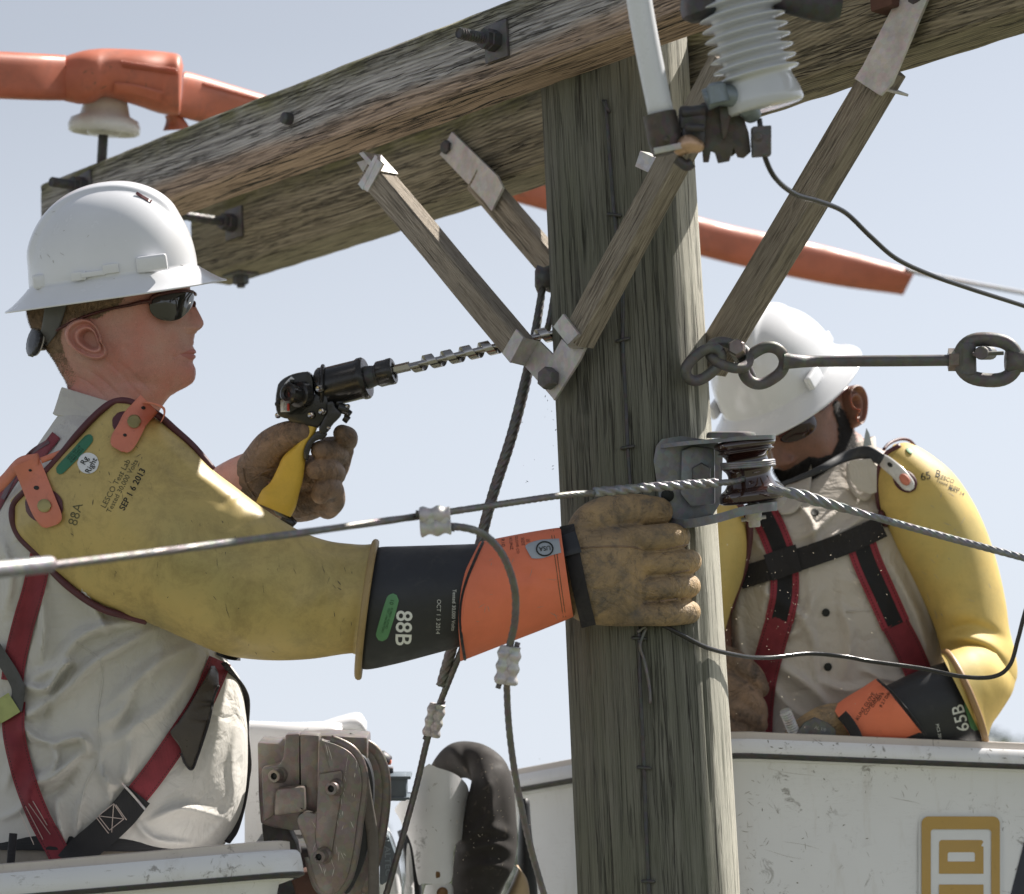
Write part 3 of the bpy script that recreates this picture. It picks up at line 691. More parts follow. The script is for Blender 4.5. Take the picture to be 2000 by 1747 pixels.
# rear right
CUR = t = thing('crossarm_brace', 'long wooden brace slanting from the upper right down behind the pole', 'brace', onplane(1560, 420, sr), 'wooden crossarm braces')
stick(onplane(1735, 130, sr + .014), onplane(1385, 715, sr + .014), .050, .038, 'wooden_strut', t)
mb = MB(); strip(mb, [((1828, -30), (1775, -40), sr + .006), ((1745, 165), (1690, 128), sr + .036), ((1723, 188), (1673, 155), sr + .041)][::-1]); 
box(mb, onplane(1738, 176, sr + .010), (A * .5 + Zw * .86), Nn, (A * .86 - Zw * .5), .004, .05, .03, .0008); build('strap', mb, MAT['galv'], t, angle=20)
hexbolt(1793, -4, sr + .008, .013, .01, 'steeld')

# ================================================================== ground wire and staples on the pole
pts = [hit(x, y, TP, .004) for x, y in cr([(1182, 196), (1184, 215), (1190, 290), (1200, 420), (1216, 560), (1216, 665), (1222, 780), (1226, 875), (1232, 960), (1238, 1080), (1248, 1245), (1250, 1330), (1258, 1500), (1262, 1620), (1268, 1760), (1272, 1860)], 90)]
mb = MB(); tube(mb, pts, .0028, 8); t = build('ground_wire', mb, MAT['steeld'], loc=(PC.x, PC.y, PZ)); tag(t, 'dark wire stapled down the front face of the pole', 'wire')
for (x, y, a, w_) in ((1184, 208, 60, 26), (1200, 420, 8, 26), (1216, 664, -14, 26), (1226, 874, -10, 26), (1248, 1247, 5, 26), (1258, 1500, 6, 26), (1266, 1722, 3, 24)):
    ca, sa = math.cos(R_(a)), math.sin(R_(a)); mb = MB()
    q = [hit(x + ca * u * w_ / 2, y + sa * u * w_ / 2, TP, .007 if abs(u) < .9 else -.004) for u in (-1, -.85, -.4, 0, .4, .85, 1)]
    tube(mb, q, .0025, 6, flat=1)
    lb = {208: 'topmost staple below the front crossarm', 420: 'second staple from the top, left of the crossing brace', 664: 'staple just right of the V bracket', 874: 'staple left of the spool clevis', 1247: 'staple under the gripping glove', 1500: 'staple level with the right bucket lip', 1722: 'lowest staple near the bottom edge'}[y]
    tag(build('wire_staple', mb, MAT['steeld'], loc=hit(x, y, TP)), lb + ' holding the ground wire', 'staple', 'staples on the ground wire')
mb = MB(); tube(mb, [hit(x, y, TP, .010) for x, y in cr([(1246, 1235), (1262, 1225), (1250, 1260), (1258, 1290), (1268, 1340), (1270, 1375)], 24)], .0024, 6)
tag(build('wire_tail', mb, MAT['wire'], loc=hit(1262, 1300, TP)), 'loose bent end of wire hanging beside the ground wire under the glove', 'wire')
# ================================================================== wires
def wire(name, rows, rad, mat, label, cat='wire', n=120, nc=14, lobes=0, tw=0, amp=.12, parent=None, rmul=None, group=None):
    r = cr(rows, n); rr = r[:, 3] if r.shape[1] > 3 else np.full(n, rad)
    mb = MB(); tube(mb, [P(*q[:3]) for q in r], list(rr), nc, lobes=lobes, tw=tw, amp=amp)
    o = build(name, mb, MAT[mat], parent, loc=P(*rows[len(rows) // 2][:3]))
    if parent is None: tag(o, label, cat, group)
    return o
# neutral line, left span: two parts so that the preformed armour rod differs
def pline(rows): return rows
t = thing('conductor_wire', 'blurred aluminium line crossing the yellow sleeve from the left edge to the spool', 'wire', P(560, 1045, -.75))
r = [(95, 1106, -1.18), (300, 1080, -1.0), (560, 1045, -.78), (830, 1007, -.58), (1000, 982, -.45), (1100, 968, -.38), (1180, 962, -.33), (1300, 952, -.29), (1400, 944, -.25), (1440, 940, -.21), (1470, 925, -.17)]
mb = MB(); tube(mb, pxpath(r, 260), .0048, 24, lobes=6, tw=95, amp=.24); build('strand', mb, MAT['wire'], t)
mb = MB(); tube(mb, pxpath([(-90, 1122, -1.34), (0, 1113, -1.26), (95, 1103, -1.18)], 12), .0092, 16, rcap=True); build('armour_sleeve', mb, MAT['alum'], t)
mb = MB(); q = pxpath([(1160, 962, -.34), (1300, 950, -.29), (1400, 944, -.25)], 120)
tube(mb, q, [.0072 + .0004 * math.sin(i) for i in range(120)], 20, lobes=3, tw=110, amp=.42); build('wrapped_tie', mb, MAT['alum'], t)
t = thing('conductor_wire', 'bright twisted wire falling right from the spool across the second yellow sleeve', 'wire', P(1700, 1010, -.2))
mb = MB(); tube(mb, pxpath([(1500, 955, -.24), (1540, 962, -.25), (1620, 985, -.25), (1700, 1008, -.25), (1850, 1050, -.27), (2000, 1090, -.3), (2090, 1114, -.32)], 260), .0053, 24, lobes=6, tw=95, amp=.3); build('strand', mb, MAT['alum'], t)
mb = MB(); tube(mb, pxpath([(1515, 958, -.245), (1560, 967, -.25), (1620, 985, -.25), (1735, 1018, -.257)], 130), [.0052 + .004 * math.sin(math.pi * min(1, i / 110)) for i in range(130)], 24, lobes=4, tw=80, amp=.4); build('wrapped_tie', mb, MAT['alum'], t)

def clamp(px, py, d, ang, L, W, label, mat='galv', lobes=3):
    """split bolt style compression sleeve, a few ribs along its length"""
    c = P(px, py, d); X = (P(px + 10 * math.cos(R_(ang)), py + 10 * math.sin(R_(ang)), d) - c).normalized(); Z = Fw; Y = Z.cross(X)
    t = thing('wire_clamp', label, 'clamp', c, 'ribbed crimp clamps on the wires'); mb = MB()
    for k, off in enumerate((-1, 1)):
        n = 40; G = np.zeros((n, 16, 3))
        for i in range(n):
            u = -.5 + i / (n - 1); rr = W * .30 * (1 + .16 * math.sin(u * lobes * 2 * math.pi + k)) * (1 - .25 * (abs(u) > .48))
            for j in range(16):
                a = 2 * math.pi * j / 16; G[i, j] = c + X * (u * L) + Y * (off * W * .24 + math.cos(a) * rr) + Z * (math.sin(a) * rr * 1.15)
        mb.grid(G, closeu=True, caps=True)
    box(mb, c, X, Y, Z, L * .96, W * .34, W * .5, .001); build('sleeve', mb, MAT[mat], t, angle=50)
    mb = MB(); tube(mb, [c + X * (L * .5) + Y * W * .3, c + X * (L * .62) + Y * W * .34], W * .13, 8); build('cut_wire_end', mb, MAT['steel'], t); mb = MB()
    tube(mb, [c - X * (L * .5) - Y * W * .3, c - X * (L * .62) - Y * W * .34], W * .13, 8); build('cut_wire_end', mb, MAT['steel'], t); return t
clamp(850, 1018, -.60, -4, .040, .034, 'white sunlit crimp clamp on the blurred line above the black cuff', 'galv', 2)
clamp(992, 1300, -.46, 97, .052, .028, 'ribbed grey crimp clamp below the orange cuff', 'galv')
clamp(848, 1407, .09, 102, .052, .025, 'narrow crimp clamp on the guy strand above the machinery', 'galv')
wire('jumper_wire', [(826, 1030, -.60), (870, 1028, -.59), (920, 1034, -.57), (955, 1052, -.55), (985, 1090, -.53), (1005, 1150, -.50), (1006, 1210, -.48), (996, 1260, -.46), (990, 1300, -.46)], .0052, 'wire', 'grey jumper looping down over the orange cuff', lobes=6, tw=90, amp=.2, nc=20)
wire('jumper_wire', [(992, 1300, -.45), (990, 1345, -.44), (994, 1420, -.42), (1004, 1500, -.40), (1018, 1575, -.38), (1036, 1655, -.36), (1066, 1760, -.34)], .0048, 'wire', 'twisted wire hanging from the lower clamp over the right bucket edge', lobes=6, tw=90, amp=.25, nc=20, n=160)
# guy strand, thick with preformed grip, then thin
t = thing('guy_strand', 'thick twisted steel guy strand running down left of the pole', 'guy wire', P(985, 880, .06))
mb = MB(); tube(mb, pxpath([(1062, 540, .16), (1054, 600, .14), (1044, 660, .12), (1028, 740, .1), (1000, 850, .08), (968, 950, .07), (948, 1020, .06), (930, 1100, .06), (905, 1190, .07), (880, 1275, .08), (862, 1340, .09)], 420), [.0088 if i > 130 else .0055 + .0033 * i / 130 for i in range(420)], 24, lobes=7, tw=70, amp=.32); build('grip', mb, MAT['wire'], t)
mb = MB(); tube(mb, pxpath([(905, 1262, .075), (885, 1310, .08), (864, 1362, .09), (850, 1400, .09), (836, 1440, .09), (812, 1540, .10), (782, 1650, .10), (748, 1770, .11)], 200), .0052, 20, lobes=7, tw=90, amp=.3); build('strand', mb, MAT['wire'], t)
mb = MB(); tube(mb, pxpath([(1085, 560, .15), (1075, 620, .13), (1066, 655, .13)], 30), .0055, 16, lobes=6, tw=90, amp=.25); build('tail', mb, MAT['wire'], t)
mb = MB(); lathe(mb, P(1062, 545, .16), Rt, [(-.014, .012), (-.01, .022), (0, .018), (.01, .022), (.014, .012)], 20); tag(build('guy_thimble', mb, MAT['steel'], loc=P(1062, 545, .16)), 'round grey thimble at the left pole edge holding the guy strand', 'thimble')
# thin service wire across the second lineman
wire('tie_wire', [(1244, 1236, -.15), (1252, 1220, -.16), (1290, 1220, -.17), (1330, 1240, -.17), (1380, 1265, -.14), (1440, 1280, -.08), (1500, 1285, 0.0), (1580, 1277, .06), (1650, 1283, .08), (1700, 1292, .10), (1800, 1306, .12), (1880, 1322, .12), (1940, 1322, .12), (1972, 1300, .12), (1988, 1250, .12), (2004, 1190, .12), (2030, 1120, .12)], .0034, 'blackm', 'thin dark wire curving right from the glove across the second lineman', n=200)
# ================================================================== guy attachment at the right of the pole
t = thing('guy_attachment', 'rusty eye rod with shackle and links reaching right from the pole', 'guy hardware', P(1360, 705, -.02))
def link(cx, cy, d, rx, ry, ang, r, tilt=0, n=40, name='link', mat='steel', mbx=None):
    mb = mbx or MB(); pts = []
    for k in range(n + 1):
        a = 2 * math.pi * k / n; x = rx * math.cos(a); y = ry * math.sin(a)
        x = math.copysign(abs(math.cos(a)) ** .75 * rx, math.cos(a)); 
        X = x * math.cos(R_(ang)) - y * math.sin(R_(ang)); Y = x * math.sin(R_(ang)) + y * math.cos(R_(ang))
        pts.append(P(cx + X, cy + Y, d + tilt * y))
    tube(mb, pts, r, 12, cap=False)
    return mb if mbx else build(name, mb, MAT[mat], t)
link(1374, 712, -.105, 40, 22, -40, .0082, .0002, name='chain_link')
link(1424, 694, -.09, 40, 22, 20, .0078, -.0008, name='shackle')
link(1492, 714, -.07, 42, 31, -32, .0088, .0003, name='rod_eye')
mb = MB(); cyl(mb, P(1440, 684, -.10), P(1450, 702, .02), .0125, 6, .1); cyl(mb, P(1446, 694, -.075), P(1470, 745, -.02), .0085); build('pin', mb, MAT['steel'], t, angle=40)
mb = MB(); lathe(mb, P(1438, 678, -.115), P(1450, 704, -.02) - P(1438, 678, -.115), [(0, .011), (.003, .0135), (.02, .0135), (.022, .012)], 6); build('pin_head', mb, MAT['bronze'], t, angle=40)
mb = MB(); rr = cr([(1528, 705, -.07, .0135), (1552, 706, -.068, .0105), (1600, 706, -.05, .0085), (1750, 705, -.06, .0085), (1858, 704, -.065, .0085)], 60); tube(mb, [P(*q[:3]) for q in rr], list(rr[:, 3]), 16); build('rod', mb, MAT['steel'], t)
mb = MB(); hexnut(mb, P(1852, 703, -.065), P(1874, 703, -.066), .017); build('nut', mb, MAT['bronze'], t, angle=30)
link(1930, 703, -.07, 56, 40, 4, .0105, 0, name='thimble_eye')
mb = MB(); cyl(mb, P(1888, 668, -.07), P(1890, 736, -.07), .0135, 20, .3); cyl(mb, P(1916, 690, -.105), P(1935, 690, -.02), .010, 16); tube(mb, [P(1900, 692, -.10), P(1960, 690, -.10)], .003, 8); build('clevis_pin', mb, MAT['steel'], t, angle=40)
mb = MB(); tube(mb, [P(1965, 706, -.07), P(2000, 706, -.07), P(2090, 706, -.07)], [.018, .016, .015], 16); build('strand_grip', mb, MAT['steel'], t)
# ================================================================== spool insulator in its clevis
t = thing('spool_clevis', 'galvanised secondary clevis bolted to the pole above the gripping glove', 'clevis', P(1340, 930, -.12))
def qP(x, y, s): return onplane(x, y, s, Vector((math.sin(R_(12)), -math.cos(R_(12)), 0)).normalized())
n2 = Vector((math.sin(R_(12)), -math.cos(R_(12)), 0))
mb = MB(); prism(mb, [P(x, y, d) for x, y, d in [(1281, 872, -.124), (1292, 858, -.125), (1330, 852, -.125), (1400, 862, -.11), (1412, 880, -.10), (1408, 980, -.10), (1390, 1010, -.105), (1330, 1022, -.125), (1302, 1006, -.126), (1287, 975, -.126), (1276, 900, -.124)]], -Fw, .005, .0012)
# embossed centre channel
mb2 = MB(); prism(mb2, [P(x, y, -.124) for x, y in [(1330, 880), (1352, 872), (1395, 876), (1396, 985), (1348, 990), (1328, 965)]], -Fw, .012, .004)
MAT['clevis'] = galv('clevis_zinc', (.25, .26, .275), .5, .4, .12); build('back_plate', mb, MAT['clevis'], t, angle=35); build('centre_channel', mb2, MAT['clevis'], t, angle=35)
def flange(name, rows, th, mat='clevis'):       # horizontal tongue reaching forward: rows (pxL,pyL,dNear,dFar)
    mb = MB(); G = []
    for x, y, d0, d1 in cr(rows, 24):
        a, b = P(x, y, d0), P(x, y, d1); G.append([a, a + (b - a) * .5, b, b - Up * th, (a + b) * .5 - Up * th, a - Up * th])
    mb.grid(np.array(G), closeu=True, caps=True); return build(name, mb, MAT[mat], t, angle=35)
flange('upper_tongue', [(1290, 868, -.13, -.10), (1340, 862, -.16, -.10), (1400, 857, -.19, -.10), (1450, 852, -.21, -.12), (1500, 850, -.215, -.135), (1515, 850, -.20, -.15)], .006)
flange('lower_tongue', [(1300, 1012, -.13, -.12), (1345, 1014, -.17, -.11), (1400, 1004, -.205, -.11), (1450, 990, -.215, -.12), (1500, 982, -.215, -.13), (1518, 980, -.20, -.15)], .013)
mb = MB(); lathe(mb, P(1428, 856, -.165), Up, [(0, .036), (.004, .036), (.008, .034), (.0095, .026)], 30); build('pin_head', mb, MAT['steel'], t, angle=35)
mb = MB(); cyl(mb, P(1462, 850, -.168), P(1474, 1030, -.168), .0085); cyl(mb, P(1470, 985, -.168), P(1473, 1018, -.168), .012); tube(mb, [P(1448, 1016, -.17), P(1496, 1010, -.17)], .0028, 8); build('pin', mb, MAT['galv'], t)
mb = MB(); lathe(mb, P(1508, 968, -.15), -Fw, [(0, .022), (.003, .022), (.004, .02)], 24); build('washer', mb, MAT['galv'], t, angle=30)
mb = MB(); hexnut(mb, P(1370, 925, -.125), P(1370, 925, -.155), .016); build('bolt', mb, MAT['steel'], t, angle=30)
mb = MB(); lathe(mb, P(1304, 968, -.1312), -Fw, [(0, .0095), (.0006, .0095)], 20); build('bolt_hole', mb, MAT['ink'], t)
so = P(1471, 982, -.168); sx = (P(1452, 850, -.168) - so); H = sx.length
prof = [(0, .020), (.002, .046), (.010, .050), (.018, .048), (.024, .040), (.034, .034), (.042, .032), (.050, .034), (.056, .039), (.058, .034), (.068, .031), (.076, .036), (.080, .043), (.083, .040), (.088, .046), (.094, .046), (.097, .042), (.099, .030)]
k = H / .105; mb = MB(); pr = cr([(h * k * 1.0, r * .96) for h, r in prof], 70); lathe(mb, so, sx, [tuple(q) for q in pr], 48)
tag(build('spool_insulator', mb, MAT['brownp'], loc=so), 'glossy dark brown porcelain spool held in the clevis', 'insulator')
mb = MB()
for k_ in range(3):
    o_ = so + sx * (.535 + .03 * k_); pts = []
    for a in np.linspace(R_(190), R_(395), 30): pts.append(o_ + Rt * (.038 * math.cos(a)) + (Fw * .038 * math.sin(a)) + Up * (.003 * math.cos(a)))
    tube(mb, pts, .0024, 8)
tag(build('wire_wrap', mb, MAT['alum'], loc=so), 'thin bright wire turns wound round the waist of the brown spool', 'wire')
# ================================================================== fused cutout, near the camera
t = thing('fuse_cutout', 'blurred white porcelain cutout with fuse tube hanging at the top centre right', 'fuse cutout', P(1400, 200, -.62))
dC = -.62
mb = MB(); tube(mb, pxpath([(1238, -60, dC), (1262, 80, dC), (1293, 232, dC)], 12), [.0165, .0165, .0165], 24); build('fuse_tube', mb, simple('white_fibreglass_tube', (.72, .74, .78), .3, vary=.03), t)
mb = MB(); tube(mb, pxpath([(1288, 222, dC), (1298, 268, dC), (1306, 300, dC)], 8), [.0215, .0225, .020], 20); lathe(mb, P(1300, 275, dC - .012), -Fw, [(0, .004), (.014, .004), (.016, .002)], 12); build('lower_ferrule', mb, MAT['darkb'], t, angle=40)
mb = MB(); box(mb, P(1306, 290, dC - .02), (Rt * .98 + Up * .2).normalized(), (Up * .98 - Rt * .2).normalized(), Fw, .038, .008, .006, .001); build('lever', mb, MAT['galv'], t)
mb = MB(); ax0 = P(1418, -90, dC); ax1 = P(1496, 212, dC); L = (ax1 - ax0).length; pr = []
for k_ in range(8):
    h = L * (.27 + k_ * .067); pr += [(h, .040), (h + L * .018, .041), (h + L * .038, .054), (h + L * .044, .0555), (h + L * .05, .053), (h + L * .056, .043)]
prof = [(0, .045), (L * .2, .045), (L * .25, .043)] + pr + [(L * .83, .044), (L * .86, .046), (L * .93, .05), (L * .985, .051), (L, .048)]
lathe(mb, ax0, ax1 - ax0, prof, 40); build('porcelain_body', mb, MAT['porc'], t)
mb = MB(); lathe(mb, P(1372, 8, dC), ax1 - ax0, [(-.03, .018), (0, .03), (.012, .03), (.02, .02)], 24); build('side_casting', mb, MAT['steeld'], t, angle=40); mb = MB(); lathe(mb, P(1590, 8, dC), Rt - Up * .15, [(-.05, .016), (0, .022), (.02, .022), (.035, .014)], 20); build('upper_casting', mb, MAT['steeld'], t, angle=40)
# lower hinge castings
mb = MB()
hy = [(1372, 232), (1392, 206), (1434, 200), (1448, 220), (1462, 262), (1466, 298), (1452, 310), (1440, 308), (1432, 290), (1424, 316), (1402, 320), (1396, 300), (1388, 296), (1384, 318), (1373, 318), (1370, 280)]
prism(mb, [P(x, y, dC + .01) for x, y in hy], -Fw, .007, .0012); prism(mb, [P(x - 22, y - 4, dC + .035) for x, y in hy[:9] + [(1410, 300), (1380, 300)]], -Fw, .007, .0012)
prism(mb, [P(*q, dC - .005) for q in [(1404, 210), (1432, 206), (1418, 270), (1410, 276)]], -Fw, .007, .002); build('hinge_casting', mb, MAT['darkb'], t, angle=30)
mb = MB(); box(mb, P(1352, 232, dC + .01), Rt, Up, Fw, .034, .03, .03, .004); box(mb, P(1354, 268, dC + .008), Rt, Up, Fw, .030, .022, .026, .004); cyl(mb, P(1330, 222, dC), P(1378, 216, dC), .008); cyl(mb, P(1338, 250, dC - .02), P(1376, 250, dC - .02), .005)
tube(mb, pxpath([(1322, 310, dC), (1340, 324, dC), (1352, 318, dC)], 10), .007, 10); build('latch', mb, MAT['steeld'], t, angle=40)
mb = MB(); tube(mb, pxpath([(1330, 290, dC - .01), (1345, 282, dC - .015), (1362, 286, dC - .01)], 10), [.010, .013, .009], 14, rcap=True); build('spring_contact', mb, simple('worn_bronze', (.50, .33, .22), .35, .6, vary=.3, dirt=.4), t)
mb = MB(); tube(mb, pxpath([(1378, 196, dC - .02), (1405, 186, dC - .02), (1440, 192, dC - .02), (1462, 214, dC - .01), (1470, 226, dC)], 24), [.014] * 18 + [.012] * 6, 14); lathe(mb, P(1402, 186, dC - .03), Up + Rt * -.2, [(-.01, .014), (.012, .013), (.016, .008)], 14); build('mounting_band', mb, simple('blue_grey_steel', (.20, .235, .26), .45, .4, .3, vary=.2), t, angle=40)
mb = MB(); box(mb, P(1487, 277, dC), (Rt * .99 + Up * .06).normalized(), Up, Fw, .024, .038, .024, .002); box(mb, P(1476, 270, dC), Rt, Up, Fw, .012, .026, .014, .002); cyl(mb, P(1480, 266, dC - .018), P(1480, 266, dC + .01), .006, 6); build('terminal_block', mb, MAT['steel'], t, angle=40)
wire('lead_wire', [(1483, 232, -.62), (1487, 262, -.62), (1492, 300, -.61), (1512, 345, -.58), (1550, 378, -.52), (1600, 394, -.46), (1650, 415, -.40), (1700, 462, -.33), (1750, 505, -.26), (1820, 538, -.17), (1900, 566, -.07), (2000, 598, .05), (2090, 630, .15)], .0035, 'blackm', 'black lead wire drooping from the cutout across the right brace', n=160)
wire('conductor_wire', [(1770, 528, 2.3), (1850, 545, 2.5), (1930, 560, 2.7), (2000, 573, 2.9), (2100, 592, 3.2)], .0052, 'wire', 'distant bare wire leaving the right end of the orange cover')
# ================================================================== orange line covers
def cover(secs, label, nm='line_cover', n=70, e=4.5):
    mb = MB(); loft2(mb, secs, 36, n, e=e); return tag(build(nm, mb, MAT['insul'], loc=P(secs[0][0], secs[0][1], secs[0][4])), label, 'line cover', 'orange rubber covers over the live line')
c1 = cover([(-90, 96, -90, 190, .70, .05), (60, 104, 60, 196, .80, .05), (128, 108, 128, 197, .86, .05)], 'orange rubber line cover at the left edge running into the hood')
c2 = cover([(120, 112, 126, 198, .86, .05), (160, 100, 158, 204, .88, .075), (188, 96, 184, 200, .90, .09), (214, 95, 208, 190, .92, .095), (280, 98, 270, 208, .94, .095), (325, 102, 312, 222, .96, .09), (350, 108, 346, 226, .96, .085), (358, 128, 352, 220, .97, .07)], 'bulky orange insulator hood resting on the white insulator', n=60, e=3.2)
c2.name = 'insulator_hood'
c3 = cover([(358, 142, 352, 228, .98, .05), (376, 143, 362, 232, 1.0, .05), (505, 182, 480, 262, 1.15, .048), (760, 256, 752, 330, 1.45, .047), (1060, 330, 1052, 408, 1.8, .046), (1370, 426, 1366, 500, 2.1, .045), (1600, 478, 1596, 552, 2.3, .045), (1788, 530, 1764, 577, 2.45, .042)], 'long orange line cover passing behind the crossarms and pole to the right', n=120, e=3.4)
Tc = bvh(c2, c3); hood_, hose_ = c2, c3
mb = MB()
for k_ in range(26):
    x = 238 + k_ * 4.2; y = 118 + k_ * .62; tube(mb, [hit(x, y, Tc, .004), hit(x + 4, y + 13, Tc, .004)], .0013, 6)
build('grip_ribs', mb, MAT['insul'], c2)
mb = MB()
for k_ in range(30):
    x = 398 + k_ * 3.6; y = 160 + k_ * 1.02; tube(mb, [hit(x, y, Tc, .003), hit(x + 2, y + 8, Tc, .003)], .0011, 6)
build('grip_ribs', mb, MAT['insul'], c3)
mb = MB(); ribbon(mb, [(222, 172), (262, 176), (316, 190)], 22, Tc, .003, .003, .9); build('raised_lug', mb, MAT['insul'], c2)
mb = MB(); loft2(mb, [(350, 222, 322, 226, .99, .03), (362, 236, 324, 238, 1.0, .03), (372, 252, 318, 256, 1.0, .03)], 20, 12); build('lower_lip', mb, MAT['insul'], c3)
t = thing('pin_insulator', 'white porcelain insulator under the orange hood on the front crossarm', 'insulator', P(200, 300, .93))
mb = MB(); ax = (P(206, 180, .93) - P(198, 300, .93)).normalized(); o_ = P(203, 262, .93)
lathe(mb, o_, ax, [(-.002, .013), (-.004, .026), (.0, .030), (.012, .032), (.016, .052), (.006, .056), (.0, .060), (.002, .065), (.014, .0665), (.026, .062), (.034, .046), (.05, .042), (.07, .036)], 40); build('skirt', mb, MAT['porcw'], t)
mb = MB(); cyl(mb, P(198, 330, .93), P(203, 240, .93), .0092); build('pin', mb, MAT['steeld'], t)
# drifting wood chips
rnd = random.Random(3)
def chips(n, x0, x1, y0, y1, d, s, label, mat='chip'):
    mb = MB()
    for _ in range(n):
        p = P(rnd.uniform(x0, x1), rnd.gauss((y0 + y1) / 2, (y1 - y0) / 4), d + rnd.uniform(-.1, .1)); u = Vector((rnd.gauss(0, 1), rnd.gauss(0, 1), rnd.gauss(0, 1))).normalized(); v = u.orthogonal() * .5; a = rnd.uniform(.4, 1.1) * s
        mb.add([p - u * a, p + v * a * .6, p + u * a, p - v * a * .6], [(0, 1, 2, 3)])
    tag(build('wood_chips', mb, MAT[mat], loc=P((x0 + x1) / 2, (y0 + y1) / 2, d), smooth=False), label, 'chips', kind='stuff')
chips(240, 1400, 1740, 900, 1440, .02, .0016, 'fine pale sawdust drifting in front of the second lineman')
chips(26, 1020, 1100, 720, 1040, .05, .0022, 'tiny dark wood chips falling left of the pole', 'steeld')
chips(60, 880, 1060, 1480, 1740, .05, .0018, 'pale sawdust specks drifting in front of the black hose')
# ================================================================== aerial buckets
def bucket(corners, label, lab2, h=1.05, lip=.038, ledge=.03, inset=.035, taper=.05, rad=.075, loc=None):
    """corners: 4 world points of the lip's outer top edge"""
    C = [Vector(c) for c in corners]; up = (C[1] - C[0]).cross(C[3] - C[0]).normalized()
    if up.z < 0: up = -up
    def ring(out, dz, r):
        pts = []; n = 4; cen = sum(C, Vector()) / 4; cs = []
        for i in range(4):
            a, b, c = C[i - 1], C[i], C[(i + 1) % 4]; u = (a - b).normalized(); v = (c - b).normalized()
            b2 = b - (u + v) * out; cs.append((b2, u, v))
        for b2, u, v in cs:
            for k in range(9):
                t_ = k / 8 * math.pi / 2; pts.append(b2 + u * (r * (1 - math.sin(t_))) + v * (r * (1 - math.cos(t_))) + up * dz)
        out_ = []; m = len(pts)
        for i in range(m):
            a, b = pts[i], pts[(i + 1) % m]; out_.append(a); L = (b - a).length
            if i % 9 == 8:
                for k in range(1, 28): out_.append(a + (b - a) * (k / 28))
        return out_
    def rings(spec): return np.array([[tuple(p) for p in ring(*s)] for s in spec])
    t = thing('aerial_bucket', label, 'bucket', sum(C, Vector()) / 4 - up * h, 'white lift buckets')
    mb = MB(); mb.grid(rings([(-.05, -.05, .045), (-.03, -.02, .05), (-.018, -.004, .06), (-.010, 0, rad), (-.004, 0, rad), (0, -.005, rad), (.002, -lip * .5, rad), (.003, -lip + .004, rad), (0, -lip, rad), (-.006, -lip - .003, rad)]), closeu=True)
    build('lip', mb, MAT['fiber'], t, angle=50)
    mb = MB(); mb.grid(rings([(-.010, -lip - .004, rad), (-ledge, -lip - .006, rad * .8), (-ledge - .006, -lip - .03, rad * .8), (-ledge - .016, -lip - .12, rad * .8), (-ledge - taper * .6, -h * .6, rad * .8), (-ledge - taper, -h, rad * .8)]), closeu=True, caps=True)
    body = build('shell', mb, MAT['fiber'], t, angle=50)
    mb = MB(); mb.grid(rings([(-ledge - taper - .04, -h + .06, .03), (-ledge - .045, -.09, .035), (-.040, -.03, .05), (-.030, -.01, .05), (-.026, .012, .055), (-.022, .014, .055), (-.014, .012, .06), (-.014, -.01, .06)]), closeu=True, caps=False)
    build('liner', mb, MAT['liner'], t, angle=50)
    mb = MB(); mb.grid(rings([(.0035, -lip + .003, rad), (.0038, -lip - .0005, rad), (-.004, -lip - .0035, rad)]), closeu=True); build('edge_seam', mb, MAT['steeld'], t)
    return t, body, up
# near left bucket
b0 = P(598, 1655, -.42); b1 = P(-420, 1742, -.30); back = (Vector((-.20, 1, -.03))).normalized() * .62
bk1, body1, up1 = bucket([b0, b1, b1 + back, b0 + back], 'white fibreglass bucket holding the near lineman, lower left corner', '', lip=.034, taper=.04)
# right bucket: left face runs back behind the pole, front face runs right
c0 = P(1405, 1440, .22); c1 = P(2180, 1472, .34); c3 = P(925, 1528, .80)
bk2, body2, up2 = bucket([c1, c0, c3, c1 + (c3 - c0)], 'large white fibreglass bucket behind the pole with a gold emblem', '', lip=.027, taper=.03, rad=.06)
T2 = bvh(body2)
def decal_poly(outer, holes, mat, name, parent, T, off=.0012, d=.3):
    loops = [[Vector((x, y, 0)) for x, y in outer]] + [[Vector((x, y, 0)) for x, y in h] for h in holes]
    tri = tessellate_polygon(loops); flat = [p for l in loops for p in l]; mb = MB()
    mb.add([hit(p.x, p.y, T, off, d) for p in flat], [tuple(f) for f in tri]); return build(name, mb, MAT[mat], parent, smooth=False)
def rrect(x0, y0, x1, y1, r, rb=0, n=6):
    pts = []
    for cx, cy, a0, rr in ((x1 - r, y0 + r, -90, r), (x1 - rb, y1 - rb, 0, rb), (x0 + rb, y1 - rb, 90, rb), (x0 + r, y0 + r, 180, r)):
        for k in range(n + 1 if rr else 1):
            a = R_(a0 + 90 * k / n); pts.append((cx + rr * math.cos(a), cy + rr * math.sin(a)))
    return pts
def frame_decal(a, b, nm):
    mb = MB(); n = len(a); mb.add([hit(x, y, T2, .0042, .3) for x, y in a + b], [(i, (i + 1) % n, n + (i + 1) % n, n + i) for i in range(n)]); build(nm, mb, MAT['gold'], em, smooth=False)
em = thing('bucket_emblem', 'gold line emblem of nested rounded frames on a pale sticker on the right bucket', 'emblem', hit(1876, 1670, T2))
decal_poly(rrect(1794, 1589, 1957, 1900, 16, 6), [], 'paper', 'backing', em, T2, .0012)
frame_decal(rrect(1800, 1595, 1953, 1786, 14, 2), rrect(1818, 1620, 1936, 1784, 6, 1), 'outer_frame')
frame_decal(rrect(1834, 1641, 1921, 1707, 6, 1), rrect(1851, 1665, 1904, 1683, 4, 1), 'inner_frame')
decal_poly(rrect(1834, 1728, 1921, 1780, 1, 1), [], 'gold', 'lower_block', em, T2, .0042)
